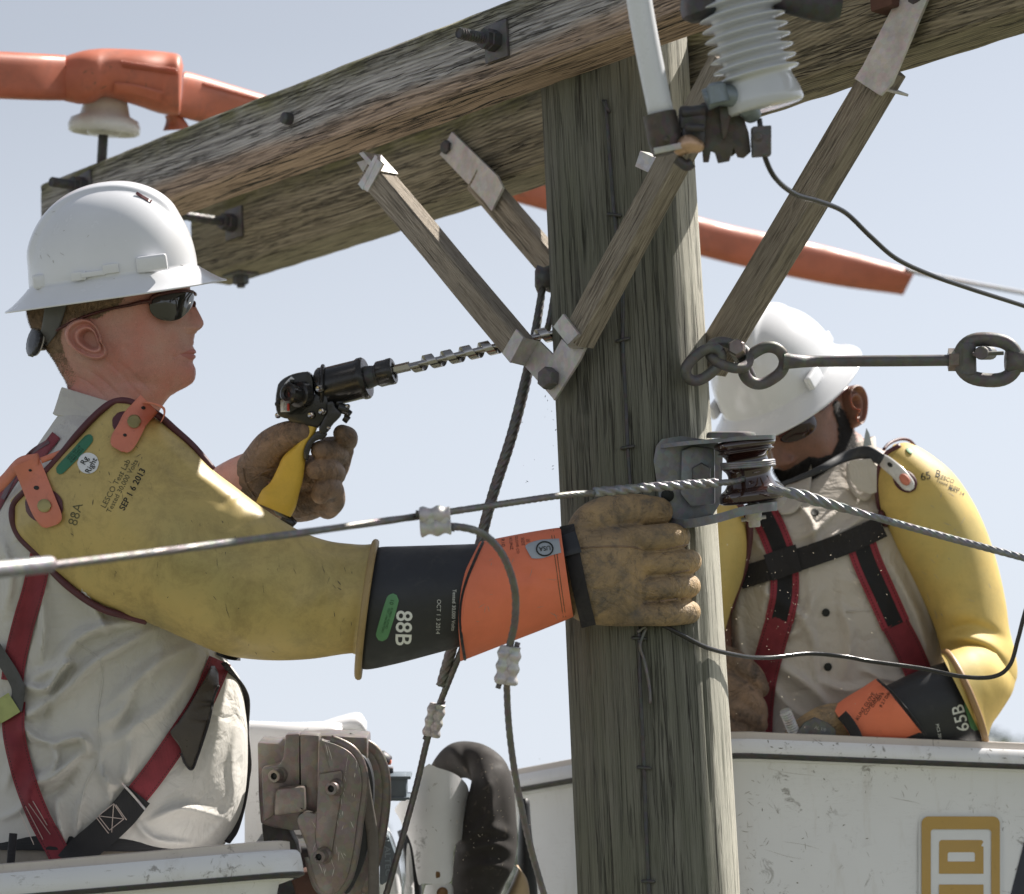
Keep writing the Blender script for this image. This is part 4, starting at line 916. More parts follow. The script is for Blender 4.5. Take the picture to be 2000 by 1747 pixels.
decal_poly([(2003, 1636), (2060, 1560), (2060, 1800), (1972, 1800), (1974, 1747)], [], 'navy', 'x', None, T2, .001).name = 'dark_decal'
tag(bpy.data.objects['dark_decal'], 'dark slanted decal at the right edge of the right bucket', 'decal')

# ================================================================== cast bracket, rope guide and lift machinery between the buckets
t = thing('lift_arm_head', 'white fibreglass boom end block behind the cast bracket', 'boom', P(590, 1500, .34))
mb = MB(); loft2(mb, [(478, 1408, 478, 1900, .45, .12), (560, 1411, 560, 1900, .42, .13), (640, 1410, 640, 1900, .42, .13), (668, 1413, 668, 1900, .42, .12)], 24, 16, e=9); build('boom_block', mb, MAT['fiber'], t, angle=40)
mb = MB(); loft2(mb, [(612, 1416, 612, 1440, .6, .05), (660, 1400, 655, 1440, .6, .06), (700, 1392, 700, 1440, .6, .06), (716, 1410, 716, 1450, .6, .05)], 20, 14); build('plastic_cover', mb, MAT['whiteg'], t)
t = thing('cast_bracket', 'scratched bronze coloured cast bracket with three recessed bolts', 'bracket', P(620, 1600, -.02))
def slab(poly, d, th, mat, name, parent, bev=.003): 
    mb = MB(); prism(mb, [P(x, y, d) for x, y in poly], -Fw, th, bev); return build(name, mb, MAT[mat], parent, angle=35)
slab([(514, 1437), (556, 1440), (562, 1430), (640, 1424), (724, 1428), (724, 1470), (640, 1600), (582, 1606), (545, 1600), (520, 1592), (516, 1540)], .16, .10, 'bronze', 'mounting_block', t, .004)
slab([(562, 1429), (590, 1427), (590, 1532), (546, 1536), (540, 1586), (520, 1598), (516, 1495), (550, 1488), (558, 1474)], .055, .045, 'bronze', 'left_cheek', t, .004)
slab([(590, 1428), (628, 1430), (624, 1584), (600, 1586), (592, 1532)], .06, .05, 'bronze', 'middle_cheek', t, .004)
slab([(540, 1545), (546, 1536), (598, 1531), (600, 1576), (594, 1582), (538, 1590)], .01, .032, 'bronze', 'boss', t, .006)
slab([(516, 1600), (560, 1596), (584, 1640), (590, 1665), (520, 1640)], .15, .05, 'steeld', 'lower_block', t, .004)
big = cr([(634, 1444), (660, 1452), (685, 1466), (700, 1486), (708, 1515), (708, 1545), (700, 1600), (692, 1660), (680, 1710), (662, 1738), (645, 1744), (626, 1735), (613, 1705), (600, 1650), (582, 1598), (600, 1582), (622, 1580), (624, 1500), (626, 1446), (634, 1444)], 90)[:-1]
fp = slab(big, .0, .022, 'bronze', 'front_plate', t, .004)
slab([(622, 1511), (668, 1503), (671, 1512), (666, 1560), (650, 1660), (640, 1686), (630, 1691), (622, 1672), (616, 1640)], -.020, .008, 'bronze', 'raised_pad', t, .004)
rim = [P(x, y, -.012) for x, y in big[2:60]]; mb = MB(); tube(mb, rim, .0042, 10, cap=True, flat=2.2, ref=Fw); build('worn_rim', mb, MAT['bronze'], t)
p2 = cr([(670, 1442), (700, 1450), (730, 1468), (746, 1500), (751, 1540), (748, 1590), (738, 1650), (722, 1710), (700, 1760), (670, 1775), (660, 1740), (672, 1600), (680, 1500), (668, 1446), (670, 1442)], 80)[:-1]
slab(p2, .11, .014, 'bronze', 'rear_plate', t, .003)
mb = MB(); tube(mb, [P(x, y, .10) for x, y in p2[2:44]], .0045, 10, flat=2.4, ref=Fw); build('rear_rim', mb, MAT['bronze'], t)
slab(cr([(690, 1460), (716, 1475), (730, 1510), (732, 1560), (724, 1640), (705, 1700), (680, 1740), (668, 1700), (690, 1560), (690, 1460)], 40)[:-1], .085, .04, 'blackr', 'roller', t, .004)
CURP = t
def socket(px, py, d, r=.0105, L=.02):
    mb = MB(); a = P(px, py, d); ax = (-Fw * .93 - Rt * .36).normalized()
    lathe(mb, a, ax, [(0, r * 1.25), (L * .2, r * 1.1), (L * .25, r), (L * .95, r * .95), (L, r * .85), (L * .99, r * .5), (L * .8, r * .5)], 20, cap=False)
    b = build('bolt', mb, MAT['bronze'], t, angle=35); mb = MB(); lathe(mb, a + ax * (L * .82), ax, [(0, r * .5), (.0004, r * .5)], 12); build('socket', mb, MAT['ink'], b)
socket(546, 1514, .012); socket(657, 1538, -.030); socket(633, 1671, -.030)
mb = MB(); ribbon(mb, [(706, 1500), (716, 1560), (728, 1640), (730, 1760)], 22, None, 0, .006, .045, nc=5); tag(build('lift_belt', mb, simple('old_belt', (.15, .135, .12), .8, dirt=.6, ds=50, vary=.3, bump=.4), loc=P(725, 1600, .045)), 'worn grey belt running down between the cast plates', 'belt')
t = thing('rear_machinery', 'dark hydraulic parts showing right of the cast bracket', 'machinery', P(770, 1560, .3))
mb = MB(); box(mb, P(752, 1536, .26), Rt, Up, Fw, .028, .040, .06, .003); build('dark_block', mb, MAT['blackm'], t); mb = MB(); box(mb, P(778, 1536, .25), Rt, Up, Fw, .028, .040, .06, .003); box(mb, P(782, 1515, .25), Rt, Up, Fw, .035, .005, .065, .001); box(mb, P(778, 1555, .25), Rt, Up, Fw, .038, .004, .065, .001); build('square_block', mb, MAT['bluegrey'], t)
mb = MB(); cyl(mb, P(740, 1506, .26), P(768, 1504, .26), .0055); cyl(mb, P(736, 1480, .3), P(756, 1495, .3), .016, 20); build('fitting', mb, MAT['steeld'], t); mb = MB(); box(mb, P(757, 1488, .3), Rt, Up, Fw, .012, .009, .02, .002); build('amber_tip', mb, MAT['orange'], t)
t = thing('boom_nameplate', 'blue grey lettered plate beside the guy strand at the bottom', 'plate', P(750, 1660, .2))
bp = [(x + 6, y) for x, y in cr([(738, 1624), (752, 1622), (764, 1650), (769, 1672), (760, 1706), (748, 1718), (738, 1718), (738, 1670), (738, 1624)], 36)[:-1]]
pl = slab(bp, .22, .04, 'bluegrey', 'plate', t, .003); TPn = bvh(pl)
mb = MB(); text(mb, 'ALTEC', 757, 1682, 11, 88, TPn, bold=.01, sx=1.25); sq = [(750, 1630), (760, 1630), (760, 1643), (750, 1643), (750, 1634), (756, 1634), (756, 1639)]
for a, b in zip(sq[:-1], sq[1:]): tube(mb, [hit(*a, TPn, .001), hit(*b, TPn, .001)], .0011, 5)
build('lettering', mb, simple('pale_blue_letters', (.24, .29, .33), .5), t)
mb = MB(); loft2(mb, [(742, 1600, 742, 1760, .45, .06), (760, 1620, 760, 1760, .45, .06), (775, 1660, 775, 1780, .45, .05), (784, 1720, 784, 1790, .45, .03)], 24, 20, e=3); tag(build('boom_tip', mb, MAT['fiber'], loc=P(760, 1700, .45)), 'rounded white boom tip behind the lettered plate', 'boom')
# dark underside region between left bucket and bracket
mb = MB(); box(mb, P(575, 1735, .25), Rt, Up, Fw, .12, .16, .2, .01); tag(build('pivot_housing', mb, MAT['steeld'], loc=P(575, 1735, .25)), 'dark metal pivot housing under the cast bracket', 'housing')
mb = MB(); box(mb, P(622, 1770, .1), (Rt * .95 + Up * .3).normalized(), (Up * .95 - Rt * .3).normalized(), Fw, .05, .12, .06, .006); tag(build('rusty_lever', mb, simple('rust_brown', (.12, .06, .045), .8, vary=.4), loc=P(622, 1770, .1)), 'rust brown lever at the bottom under the cast plate', 'lever')
# ================================================================== guarded hose bundle
t = thing('hose_bundle', 'black fabric covered hose loop arching up left of the right bucket', 'hose', P(930, 1600, .45))
mb = MB(); F_ = [([(905, 1640), (960, 1620), (1000, 1630)], .012, 10), ([(900, 1665), (960, 1650), (1005, 1665)], .012, 9), ([(905, 1700), (950, 1690), (1000, 1700)], .014, 10), ([(940, 1500), (960, 1560), (965, 1640)], .012, 14), ([(915, 1640), (950, 1600), (960, 1560)], .012, 9)]
loft2(mb, [(822, 1640, 862, 1640, .50, .02), (826, 1540, 880, 1540, .48, .03), (845, 1490, 905, 1520, .45, .04), (872, 1458, 925, 1530, .42, .05), (905, 1448, 930, 1550, .42, .055), (948, 1456, 905, 1580, .40, .06), (985, 1485, 898, 1610, .38, .07), (1002, 1530, 892, 1640, .38, .07), (1008, 1590, 886, 1680, .38, .07), (1010, 1640, 884, 1705, .38, .07), (1004, 1690, 882, 1735, .38, .07), (985, 1730, 880, 1770, .38, .07), (960, 1790, 880, 1800, .38, .07)], 60, 130, folds=F_, nz=.004, nzs=26)
build('fabric_sleeve', mb, MAT['hose'], t)
mb = MB(); loft2(mb, [(1034, 1560, 1016, 1560, .5, .02), (1040, 1640, 1012, 1640, .5, .03), (1048, 1700, 1010, 1700, .5, .03), (1052, 1800, 1000, 1800, .5, .03)], 24, 20); build('rear_hose', mb, MAT['blackr'], t); mb = MB(); tube(mb, pxpath([(790, 1620, .5), (802, 1660, .5), (806, 1700, .5), (812, 1780, .5)], 12), .013, 14); build('second_hose', mb, MAT['blackr'], t)
t = thing('hose_guard', 'white plastic guard plates over the black hose with brown round fasteners', 'guard', P(840, 1600, .3))
g1 = [(838, 1492), (855, 1500), (880, 1508), (900, 1520), (914, 1538), (915, 1560), (911, 1600), (910, 1638), (898, 1642), (888, 1655), (885, 1680), (884, 1712), (874, 1726), (842, 1727), (826, 1726), (818, 1728), (812, 1700), (806, 1660), (798, 1636), (787, 1618), (783, 1605), (776, 1592), (771, 1582), (780, 1568), (796, 1558), (806, 1545), (815, 1520), (824, 1503)]
def bulged(poly, d, th, bulge, name, parent, mat='whiteg'):
    # curved sheet: dense grid clipped to outline, bowed in depth
    pl = cr(poly + [poly[0]], 140)[:-1]; xs = pl[:, 0]; cx = xs.mean(); wx = (xs.max() - xs.min()) / 2; mb = MB()
    bm = bmesh.new(); vs = [bm.verts.new((x, y, 0)) for x, y in pl]; f = bm.faces.new(vs); bmesh.ops.triangulate(bm, faces=[f])
    for _ in range(3): bmesh.ops.subdivide_edges(bm, edges=[e for e in bm.edges if (e.verts[0].co - e.verts[1].co).length > 9], cuts=1, use_grid_fill=False); bmesh.ops.triangulate(bm, faces=[f for f in bm.faces if len(f.verts) > 3])
    r = bmesh.ops.extrude_face_region(bm, geom=list(bm.faces)); ev = {e for e in r['geom'] if isinstance(e, bmesh.types.BMVert)}
    bm.verts.index_update(); out = []
    for v in bm.verts:
        u = (v.co.x - cx) / wx; out.append(P(v.co.x, v.co.y, d + bulge * u * u - (th if v in ev else 0)))
    mb.add(out, [tuple(v.index for v in f.verts) for f in bm.faces]); bm.free(); return build(name, mb, MAT[mat], parent, angle=50)
gp = bulged(g1, .30, .005, .06, 'upper_plate', t)
bulged([(832, 1729), (858, 1726), (882, 1728), (886, 1760), (884, 1800), (820, 1800), (826, 1750)], .305, .005, .04, 'lower_plate', t)
bulged([(786, 1760), (792, 1720), (794, 1660), (799, 1650), (806, 1700), (808, 1760)], .36, .005, .01, 'side_plate', t)
for x, y, lb in ((849, 1708, 0), (864, 1744, 0)):
    mb = MB(); lathe(mb, P(x, y, .302), -Fw, [(0, .0092), (.004, .0092), (.006, .006), (.0062, .002)], 20); build('fastener', mb, simple('brown_bronze%d' % y, (.17, .095, .045), .4, .6, vary=.3), t, angle=40)
mb = MB(); loft2(mb, [(1004, 1690, 1012, 1690, .42, .02), (1010, 1700, 1030, 1720, .42, .03), (985, 1760, 1035, 1760, .42, .03), (980, 1800, 1030, 1800, .42, .03)], 20, 16); tag(build('tan_canvas_bag', mb, MAT['tanp'], loc=P(1010, 1750, .42)), 'cream fabric scrap hanging behind the black hose', 'cloth')
mb = MB(); box(mb, P(1072, 1610, 1.4), Rt, Up, Fw, .08, .006, .1, .001); box(mb, P(1070, 1760, 1.4), Rt, Up, Fw, .07, .30, .09, .004); tag(build('truck_cabinet', mb, MAT['bronze'], loc=P(1070, 1700, 1.4)), 'brown metal housing seen in the gap left of the right bucket', 'housing')
# ================================================================== shared people builders
def inpoly(x, y, poly):
    r = False; n = len(poly)
    for i in range(n):
        x1, y1 = poly[i]; x2, y2 = poly[i - 1]
        if (y1 > y) != (y2 > y) and x < (x2 - x1) * (y - y1) / (y2 - y1) + x1: r = not r
    return r
HR = [(400, 185, 235, .012), (406, 150, 275, .038), (428, 115, 315, .056), (470, 86, 345, .069), (520, 70, 364, .075), (560, 60, 371, .077), (585, 54, 373, .077), (605, 54, 372, .075), (625, 58, 370, .073), (645, 66, 369, .071), (665, 80, 368, .069), (685, 94, 368, .067), (705, 107, 368, .064), (725, 117, 366, .060), (742, 127, 361, .056), (756, 132, 350, .054), (770, 131, 336, .053), (790, 123, 320, .054), (815, 112, 306, .057), (850, 100, 300, .064), (900, 80, 300, .085)]
NOSE = [(580, 0), (588, 3), (594, 7), (602, 12), (612, 18), (620, 23), (628, 27.5), (634, 28.5), (640, 25.5), (645, 20), (649, 11), (653, 5), (660, 2), (666, 0)]
LIPS = [(646, 0), (650, 6), (658, 9), (669, 11), (676, 9), (681, 11), (686, 15), (689.5, 15.5), (692.5, 10.5), (695.5, 14.5), (699, 14), (703, 10), (708, 9), (713, 11), (720, 15), (730, 17.5), (740, 19), (749, 19), (756, 15), (764, 7), (774, 0)]
def head_verts(nu=220, nv=380, browd=1.0):
    """local metres: x forward, y left, z up; origin at photo pixel (215, 600) of the profile"""
    rows = cr(HR, nv); G = np.zeros((nv, nu, 3)); ph = np.linspace(0, 2 * np.pi, nu, endpoint=False)
    K = 1 / 1300
    for j in range(nv):
        py, bk, fr, hw = rows[j]; xc = (bk + fr) / 2; a = (fr - bk) / 2; c, s = np.cos(ph), np.sin(ph)
        e = 2.25; cc = np.sign(c) * np.abs(c) ** (2 / e); ss = np.sign(s) * np.abs(s) ** (2 / e)
        y = hw * ss * (1 - .16 * np.clip(c, 0, 1) ** 1.5); x = xc + a * cc
        nose = np.interp(py, [p for p, _ in NOSE], [v for _, v in NOSE]); lips = np.interp(py, [p for p, _ in LIPS], [v for _, v in LIPS])
        wn = np.interp(py, [585, 615, 636, 648, 660], [.007, .0105, .0155, .0175, .012]); wl = np.interp(py, [650, 690, 710, 740, 765], [.016, .021, .024, .024, .03])
        f = np.clip(c, 0, 1) ** .5
        x = x + f * nose * np.exp(-(np.abs(y) / wn) ** 2.6) + f * lips * np.exp(-(np.abs(y) / wl) ** 3.2)
        eye = np.exp(-((py - 598) / 13) ** 2) * np.exp(-((np.abs(y) - .032) / .015) ** 2); x = x - f * 9 * eye * browd
        br = np.exp(-((py - 578) / 8) ** 2) * np.exp(-((np.abs(y) - .026) / .022) ** 2); x = x + f * 5 * br
        chk = np.exp(-((py - 650) / 26) ** 2) * np.exp(-((x - 318) / 26) ** 2); y = y + np.sign(y) * .0035 * chk
        nf = np.exp(-((py - (655 + (np.abs(y) - .018) * 900)) / 60) ** 2)   # slight nostril wing
        wing = np.exp(-((py - 641) / 7) ** 2) * np.exp(-((np.abs(y) - .0155) / .005) ** 2); x = x + f * 9 * wing
        jaw = np.exp(-((py - 748) / 9) ** 2) * np.clip((x - 190) / 80, 0, 1); y = y - np.sign(y) * .0018 * jaw
        G[j, :, 0] = (x - 215) * K; G[j, :, 1] = y; G[j, :, 2] = (600 - py) * K
    return G
def add_ear(mb, f, side=-1, k=1.0):
    ol = cr([(158, 623), (143, 628), (130, 640), (127, 655), (133, 672), (147, 686), (165, 697), (184, 703), (200, 701), (208, 692), (206, 680), (200, 670), (196, 655), (190, 641), (181, 630), (170, 624), (158, 623)], 73)[:-1]
    c = np.array([179., 664.]); prof = [(1.03, -.014), (1.03, 0), (1.0, .011), (.97, .0155), (.92, .0175), (.87, .0160), (.83, .0115), (.78, .0070), (.72, .0065), (.66, .0105), (.60, .0130), (.54, .0125), (.48, .0080), (.42, .0), (.34, -.006), (.2, -.010), (.1, -.011), (.02, -.011)]
    G = np.zeros((len(prof), len(ol), 3))
    for i, (t, h) in enumerate(prof):
        for j, q in enumerate(ol):
            p = c + (q - c) * t; lean = np.clip((190 - p[0]) / 70, 0, 1) * .007 if h > -.01 else 0; lobe = np.clip((p[1] - 682) / 18, 0, 1)
            hh = h * (1 - .35 * lobe) + (.006 * lobe if .3 < t < .95 else 0)
            tr = np.exp(-((p[0] - 197) / 6) ** 2 - ((p[1] - 664) / 8) ** 2) * .011
            G[i, j] = f((p[0] - 215) / 1300, side * (.0705 + hh + lean + tr), (600 - p[1]) / 1300)
    mb.grid(G, closeu=True, caps=False)
def hard_hat(f, name, parent, back=52, tilt=0):
    """full brim hat in local metres (x forward, y left, z up from brim base); f maps to world"""
    nth, G = 160, []; th = np.linspace(0, 2 * np.pi, nth, endpoint=False); c, s = np.cos(th), np.sin(th)
    def base(a, b, e=2.12): return a * np.sign(c) * np.abs(c) ** (2 / e), b * np.sign(s) * np.abs(s) ** (2 / e)
    for t in np.linspace(0.02, 1, 60):
        ang = t * math.pi / 2; r = math.sin(ang) ** .93; z = .148 * math.cos(ang) ** .9 * .90
        x, y = base(.1235 * r, .104 * r); x = x - .002 + .006 * (1 - t)
        # raised central ridge, ends before the front
        ridge = 1 / (1 + np.exp((np.abs(y) - .036 - .006 * np.cos(th)) / .0018)); lim = 1 / (1 + np.exp(-(z - (.040 + .045 * (c > 0) * np.abs(c))) / .006))
        up = .0055 * ridge * lim; n = np.stack([x / .1235, y / .104, np.full(nth, z / .148)], 1); n /= np.linalg.norm(n, axis=1)[:, None]
        G.append(np.stack([x, y, np.full(nth, z)], 1) + n * up[:, None])
    fr = np.clip(c, 0, 1) ** 2
    for u, dz in ((.06, -.001), (.14, -.0045), (.3, -.010), (.5, -.0165), (.7, -.0225), (.86, -.0262), (.96, -.028), (1.0, -.0292), (1.0, -.0312), (.96, -.0312), (.7, -.0255), (.3, -.0135), (.05, -.005), (-.06, .0)):
        ext = .036 + .003 * fr + .004 * np.clip(-c, 0, 1) ** 2; x, y = base(.1235, .104, 2.12); nx, ny = c, s * 1.0
        x2, y2 = x - .002 + nx * ext * u, y + ny * ext * .86 * u
        G.append(np.stack([x2, y2, dz * (1 - .12 * fr) + np.zeros(nth)], 1))
    for t in np.linspace(.97, .1, 14):
        ang = t * math.pi / 2; x, y = base(.1195 * math.sin(ang), .100 * math.sin(ang)); G.append(np.stack([x - .002, y, np.full(nth, (.142 * .88) * math.cos(ang) - .001)], 1))
    W = np.array([[tuple(f(*v)) for v in r] for r in G]); mb = MB(); mb.grid(W, closeu=True, caps=True)
    o = build(name, mb, MAT['white'], parent)
    return o
def lump(mb, f, x, z, y0, sx, sz, sy, side, bev=.003):
    c = f(x, side * y0, z); X = (Vector(f(x + .01, side * y0, z)) - Vector(c)).normalized(); Z = (Vector(f(x, side * y0, z + .01)) - Vector(c)).normalized(); Y = X.cross(Z)
    box(mb, c, X, Y, Z, sx, sy, sz, bev, 3)

# ================================================================== near lineman
p1 = thing('person', 'lineman in white hard hat and dark sunglasses drilling with one hand and gripping the pole', 'person', P(200, 1700, .0) - Vector((0, 0, .95)), 'linemen in the lift buckets')
f1 = lambda x, y, z: P(215 + x * 1300, 600 - z * 1300, y)
HG = head_verts()
def crease(G, lines):
    px = 215 + G[..., 0] * 1300; py = 600 - G[..., 2] * 1300; fld = fold_field(px, py, lines); w_ = np.clip(-G[..., 1] / .045, 0, 1); G[..., 1] += -fld * w_; return G
HG = crease(HG, [([(165, 718), (205, 745), (250, 790)], -.0024, 2.3), ([(203, 700), (240, 735), (290, 790)], -.0026, 2.3), ([(228, 704), (260, 730), (305, 775)], -.0018, 2.4), ([(150, 735), (180, 752), (215, 785)], -.002, 2.2), ([(222, 690), (230, 715), (262, 742), (310, 758), (350, 762)], -.0022, 9), ([(240, 672), (252, 690)], -.0012, 4), ([(214, 668), (218, 684), (214, 698)], -.0014, 3), ([(345, 697), (356, 692), (372, 690)], -.0030, 2.2), ([(338, 694), (343, 700)], -.002, 3), ([(344, 652), (336, 668), (338, 684)], -.0012, 3), ([(150, 700), (190, 722), (225, 755)], .0016, 5), ([(352, 640), (345, 632), (350, 624)], -.0016, 2.4), ([(362, 647), (372, 645), (382, 646)], -.003, 2.6)])
mb = MB(); W = np.array([[tuple(f1(*v)) for v in r] for r in HG]); mb.grid(W, closeu=True, caps=True); add_ear(mb, f1, -1); add_ear(mb, f1, 1)
# trunk, arms and legs under the clothes belong to the same body mesh
loft2(mb, [(120, 830, 290, 850, 0, .07), (20, 950, 350, 960, 0, .17), (-50, 1100, 370, 1100, 0, .17), (-50, 1400, 400, 1400, 0, .15), (-30, 1650, 400, 1650, 0, .14)], 30, 20)
for d in (-.09, .09): tube(mb, [P(180, 1720, d), P(190, 1900, d), p1.location + Vector((0, d, .12)), p1.location + Vector((.06, d, .04))], [.05, .05, .05, .045], 14)
tube(mb, pxpath([(140, 960, -.17), (420, 1130, -.2), (560, 1170, -.2), (900, 1165, -.19), (1130, 1125, -.17)], 20), [.06, .055, .045, .04, .032], 14)
tube(mb, pxpath([(140, 960, .17), (300, 1080, .2), (440, 960, .15), (520, 910, .12)], 20), [.06, .05, .04, .032], 14)
body = build('body', mb, MAT['skin'], p1); body.data.materials.append(simple('lip_fair', (.44, .17, .145), .45, vary=.1, sss=.1))
LP_ = [(352, 693), (362, 688), (374, 682), (392, 684), (392, 703), (374, 704), (362, 699)]
for pl in body.data.polygons[:220 * 380]:
    u = unP(pl.center + p1.location)
    if 675 < u[1] < 708 and u[0] > 340 and abs(u[2]) < .035 and inpoly(u[0], u[1], LP_): pl.material_index = 1
# hair: clipped shell plus short strands
HP = [(30, 568), (256, 568), (248, 574), (236, 590), (222, 604), (205, 612), (190, 622), (160, 619), (138, 622), (121, 640), (118, 660), (124, 685), (134, 708), (148, 728), (150, 745), (138, 758), (100, 758), (60, 690), (30, 640)]
mb = MB(); rnd = random.Random(5); nv, nu = HG.shape[:2]; keep = []
for j in range(nv - 1):
    for i in range(nu):
        c = (HG[j, i] + HG[j + 1, (i + 1) % nu]) / 2; px, py = 215 + c[0] * 1300, 600 - c[2] * 1300
        if inpoly(px, py, HP): keep.append((j, i, px, py))
rnd.shuffle(keep)
def nrm(j, i):
    a = Vector(W[j, (i + 1) % nu] - W[j, i - 1]); b = Vector(W[min(j + 1, nv - 1), i] - W[max(j - 1, 0), i]); n = a.cross(b).normalized()
    return n if n.dot(Vector(W[j, i]) - P(215, 600, 0)) > 0 else -n
for j, i, px, py in keep:
    edge = min(1, max(.12, 1 - max(0, (py - 640) / 110)))
    for _ in range(3 if py > 560 else 1):
        if rnd.random() > edge * .8 + .1: continue
        p = Vector(W[j, i]) + (Vector(W[j + 1, (i + 1) % nu]) - Vector(W[j, i])) * rnd.random() + (Vector(W[j, (i + 1) % nu]) - Vector(W[j, i])) * rnd.uniform(-.5, .5); n = nrm(j, i)
        d = (n * .6 - Up * .75 - Rt * .35 + Vector((rnd.gauss(0, .25), rnd.gauss(0, .25), rnd.gauss(0, .25)))).normalized(); L = rnd.uniform(.0025, .0055) * (.5 + .5 * edge); s = d.cross(n).normalized() * .00034
        mb.add([p - s, p + s, p + d * L], [(0, 1, 2)])
hb = MB(); hs_ = [q for q in keep if q[3] < 690]
for j, i, px, py in hs_:
    k = (i + 1) % nu; o_ = [Vector(W[a, b]) + nrm(a, b) * .0005 for a, b in ((j, i), (j, k), (j + 1, k), (j + 1, i))]; mb.add(o_, [(0, 1, 2, 3)])
build('hair', mb, MAT['hair'], p1)
mb = MB(); SP = [(236, 600), (250, 640), (300, 672), (338, 662), (372, 652), (400, 660), (400, 760), (340, 775), (250, 740), (222, 700), (214, 640)]
for _ in range(5200):
    j, i = rnd.randrange(150, nv - 60), rnd.randrange(nu); c = HG[j, i]; px, py = 215 + c[0] * 1300, 600 - c[2] * 1300
    if not inpoly(px, py, SP) or (px > 350 and 685 < py < 704): continue
    n = nrm(j, i); p = Vector(W[j, i]); d = (n * .7 - Up * .7 + Vector((rnd.gauss(0, .3), rnd.gauss(0, .3), rnd.gauss(0, .3)))).normalized(); s = d.cross(n).normalized() * .00018
    mb.add([p - s, p + s, p + d * rnd.uniform(.0008, .0017)], [(0, 1, 2)])
build('stubble', mb, MAT['hair'], p1)
# hard hat, tilted with the brim rising to the front
tl = math.atan2(58, 420); hc = (224, 541)
def fh(x, y, z):
    X = x * math.cos(tl) - z * math.sin(tl); Z = x * math.sin(tl) + z * math.cos(tl); return P(hc[0] + X * 1345, hc[1] - Z * 1345, y)
hat = hard_hat(fh, 'hard_hat', p1); hat.data.materials.clear(); hat.data.materials.append(MAT['white'])
for sd_ in (-1, 1):
    for q in ((.056, .012, .1005, .046, .024, .012), (-.106, .008, .058, .026, .022, .012)):
        mb = MB(); lump(mb, fh, *q, sd_, .005); build('accessory_slot', mb, MAT['white'], hat)
mb = MB(); lump(mb, fh, -.052, .008, .1015, .022, .013, .006, -1, .0015); lump(mb, fh, -.030, .0085, .1045, .036, .008, .006, -1, .0015); lump(mb, fh, -.004, .0125, .1055, .024, .014, .006, -1, .0015); build('side_ledge', mb, MAT['white'], hat)
mb = MB(); Th = bvh(hat); ribbon(mb, [(266, 377), (284, 388), (296, 394)], 6, Th, .001, .001, 0); build('edge_sticker', mb, MAT['frame'], hat)
# suspension strap and ratchet knob
Tb = bvh(body)
mb = MB(); ribbon(mb, [(112, 575, 44), (106, 610, 40), (98, 640, 34), (88, 662, 24), (84, 672, 18)], 30, Tb, .004, .002, -.06, nc=9); build('headband', mb, MAT['dkgray'], hat)
mb = MB(); o_ = P(83, 668, -.012); ax = (Rt * -.82 + Up * .22 - Fw * .52).normalized(); lathe(mb, o_, ax, [(-.006, .012), (0, .014), (.006, .017)], 20); build('ratchet_housing', mb, MAT['blackm'], hat, angle=40)
mb = MB(); n = 24; lathe(mb, P(76, 669, -.02), ax, [(0, .0155), (.001, .0215), (.003, .022), (.0035, .019)], 30); build('knob_face', mb, MAT['porcw'], hat, angle=40)
mb = MB(); G = np.zeros((5, 72, 3)); x_, y_, z_ = frame(ax)
for i, (h, r) in enumerate([(.0035, .021), (.005, .0235), (.009, .0235), (.011, .021), (.0115, .010)]):
    for j in range(72):
        a = 2 * math.pi * j / 72; rr = r * (1 + (.03 if j % 4 < 2 else 0)); G[i, j] = P(76, 669, -.02) + z_ * h + x_ * rr * math.cos(a) + y_ * rr * math.sin(a)
mb.grid(G, closeu=True, caps=True); build('ratchet_knob', mb, MAT['blackm'], hat, angle=40)
mb = MB(); tube(mb, pxpath([(86, 655, -.03), (92, 652, -.035), (96, 662, -.035), (90, 674, -.03)], 14), .0022, 8); build('ratchet_clip', mb, MAT['blackm'], hat)
# sunglasses
sg = thing('sunglasses', None, None, (0, 0, 0)); sg.parent = p1
for sd_ in (-1, 1):
    mb = MB(); pts = [(292, 586), (300, 578), (330, 572), (360, 570), (374, 572), (376, 584), (371, 600), (360, 614), (344, 625), (322, 627), (302, 621), (290, 607), (288, 588)]
    n = 14; ol = cr(pts, 61)[:-1]; c_ = np.array([338., 596.]); G = np.zeros((12, 60, 3))
    for i, t in enumerate([1.0, 1.0, .95, .85, .7, .55, .4, .3, .2, .1, .05, .01]):
        for j in range(60):
            q = c_ + (ol[j] - c_) * t; u = max(0, (q[0] - 292) / 86.); dy = .071 - .050 * u ** 2.4 + (-.004 if i == 0 else .0035 * (1 - t * t))
            G[i, j] = P(q[0] + 3, q[1], sd_ * dy)
    mb.grid(G, closeu=True, caps=False); build('lens', mb, MAT['lens'], sg)
    mb = MB(); tube(mb, [P(x + 3, y, sd_ * (.0725 - .050 * max(0, (x - 292) / 86.) ** 2.4)) for x, y in cr([(290, 594), (292, 584), (302, 577), (330, 571), (360, 568), (374, 570)], 30)], [.0022, .003, .0026, .0022, .002], 8)
    tube(mb, [P(x, y, sd_ * d) for x, y, d in cr([(294, 588, .0735), (275, 591, .076), (250, 597, .078), (215, 604, .079), (170, 617, .079), (128, 636, .077), (110, 646, .070)], 40)], [.0035, .0028, .002, .0026, .002], 8, flat=1.5); build('temple_frame', mb, MAT['frame'], sg)
mb = MB(); tube(mb, [P(376, 571, -.02), P(381, 574, -.008), P(382, 576, 0), P(381, 574, .008), P(376, 571, .02)], .0024, 8); tube(mb, pxpath([(374, 588, -.018), (380, 592, -.012), (379, 600, -.012)], 8), .0022, 8); build('bridge', mb, MAT['frame'], sg)
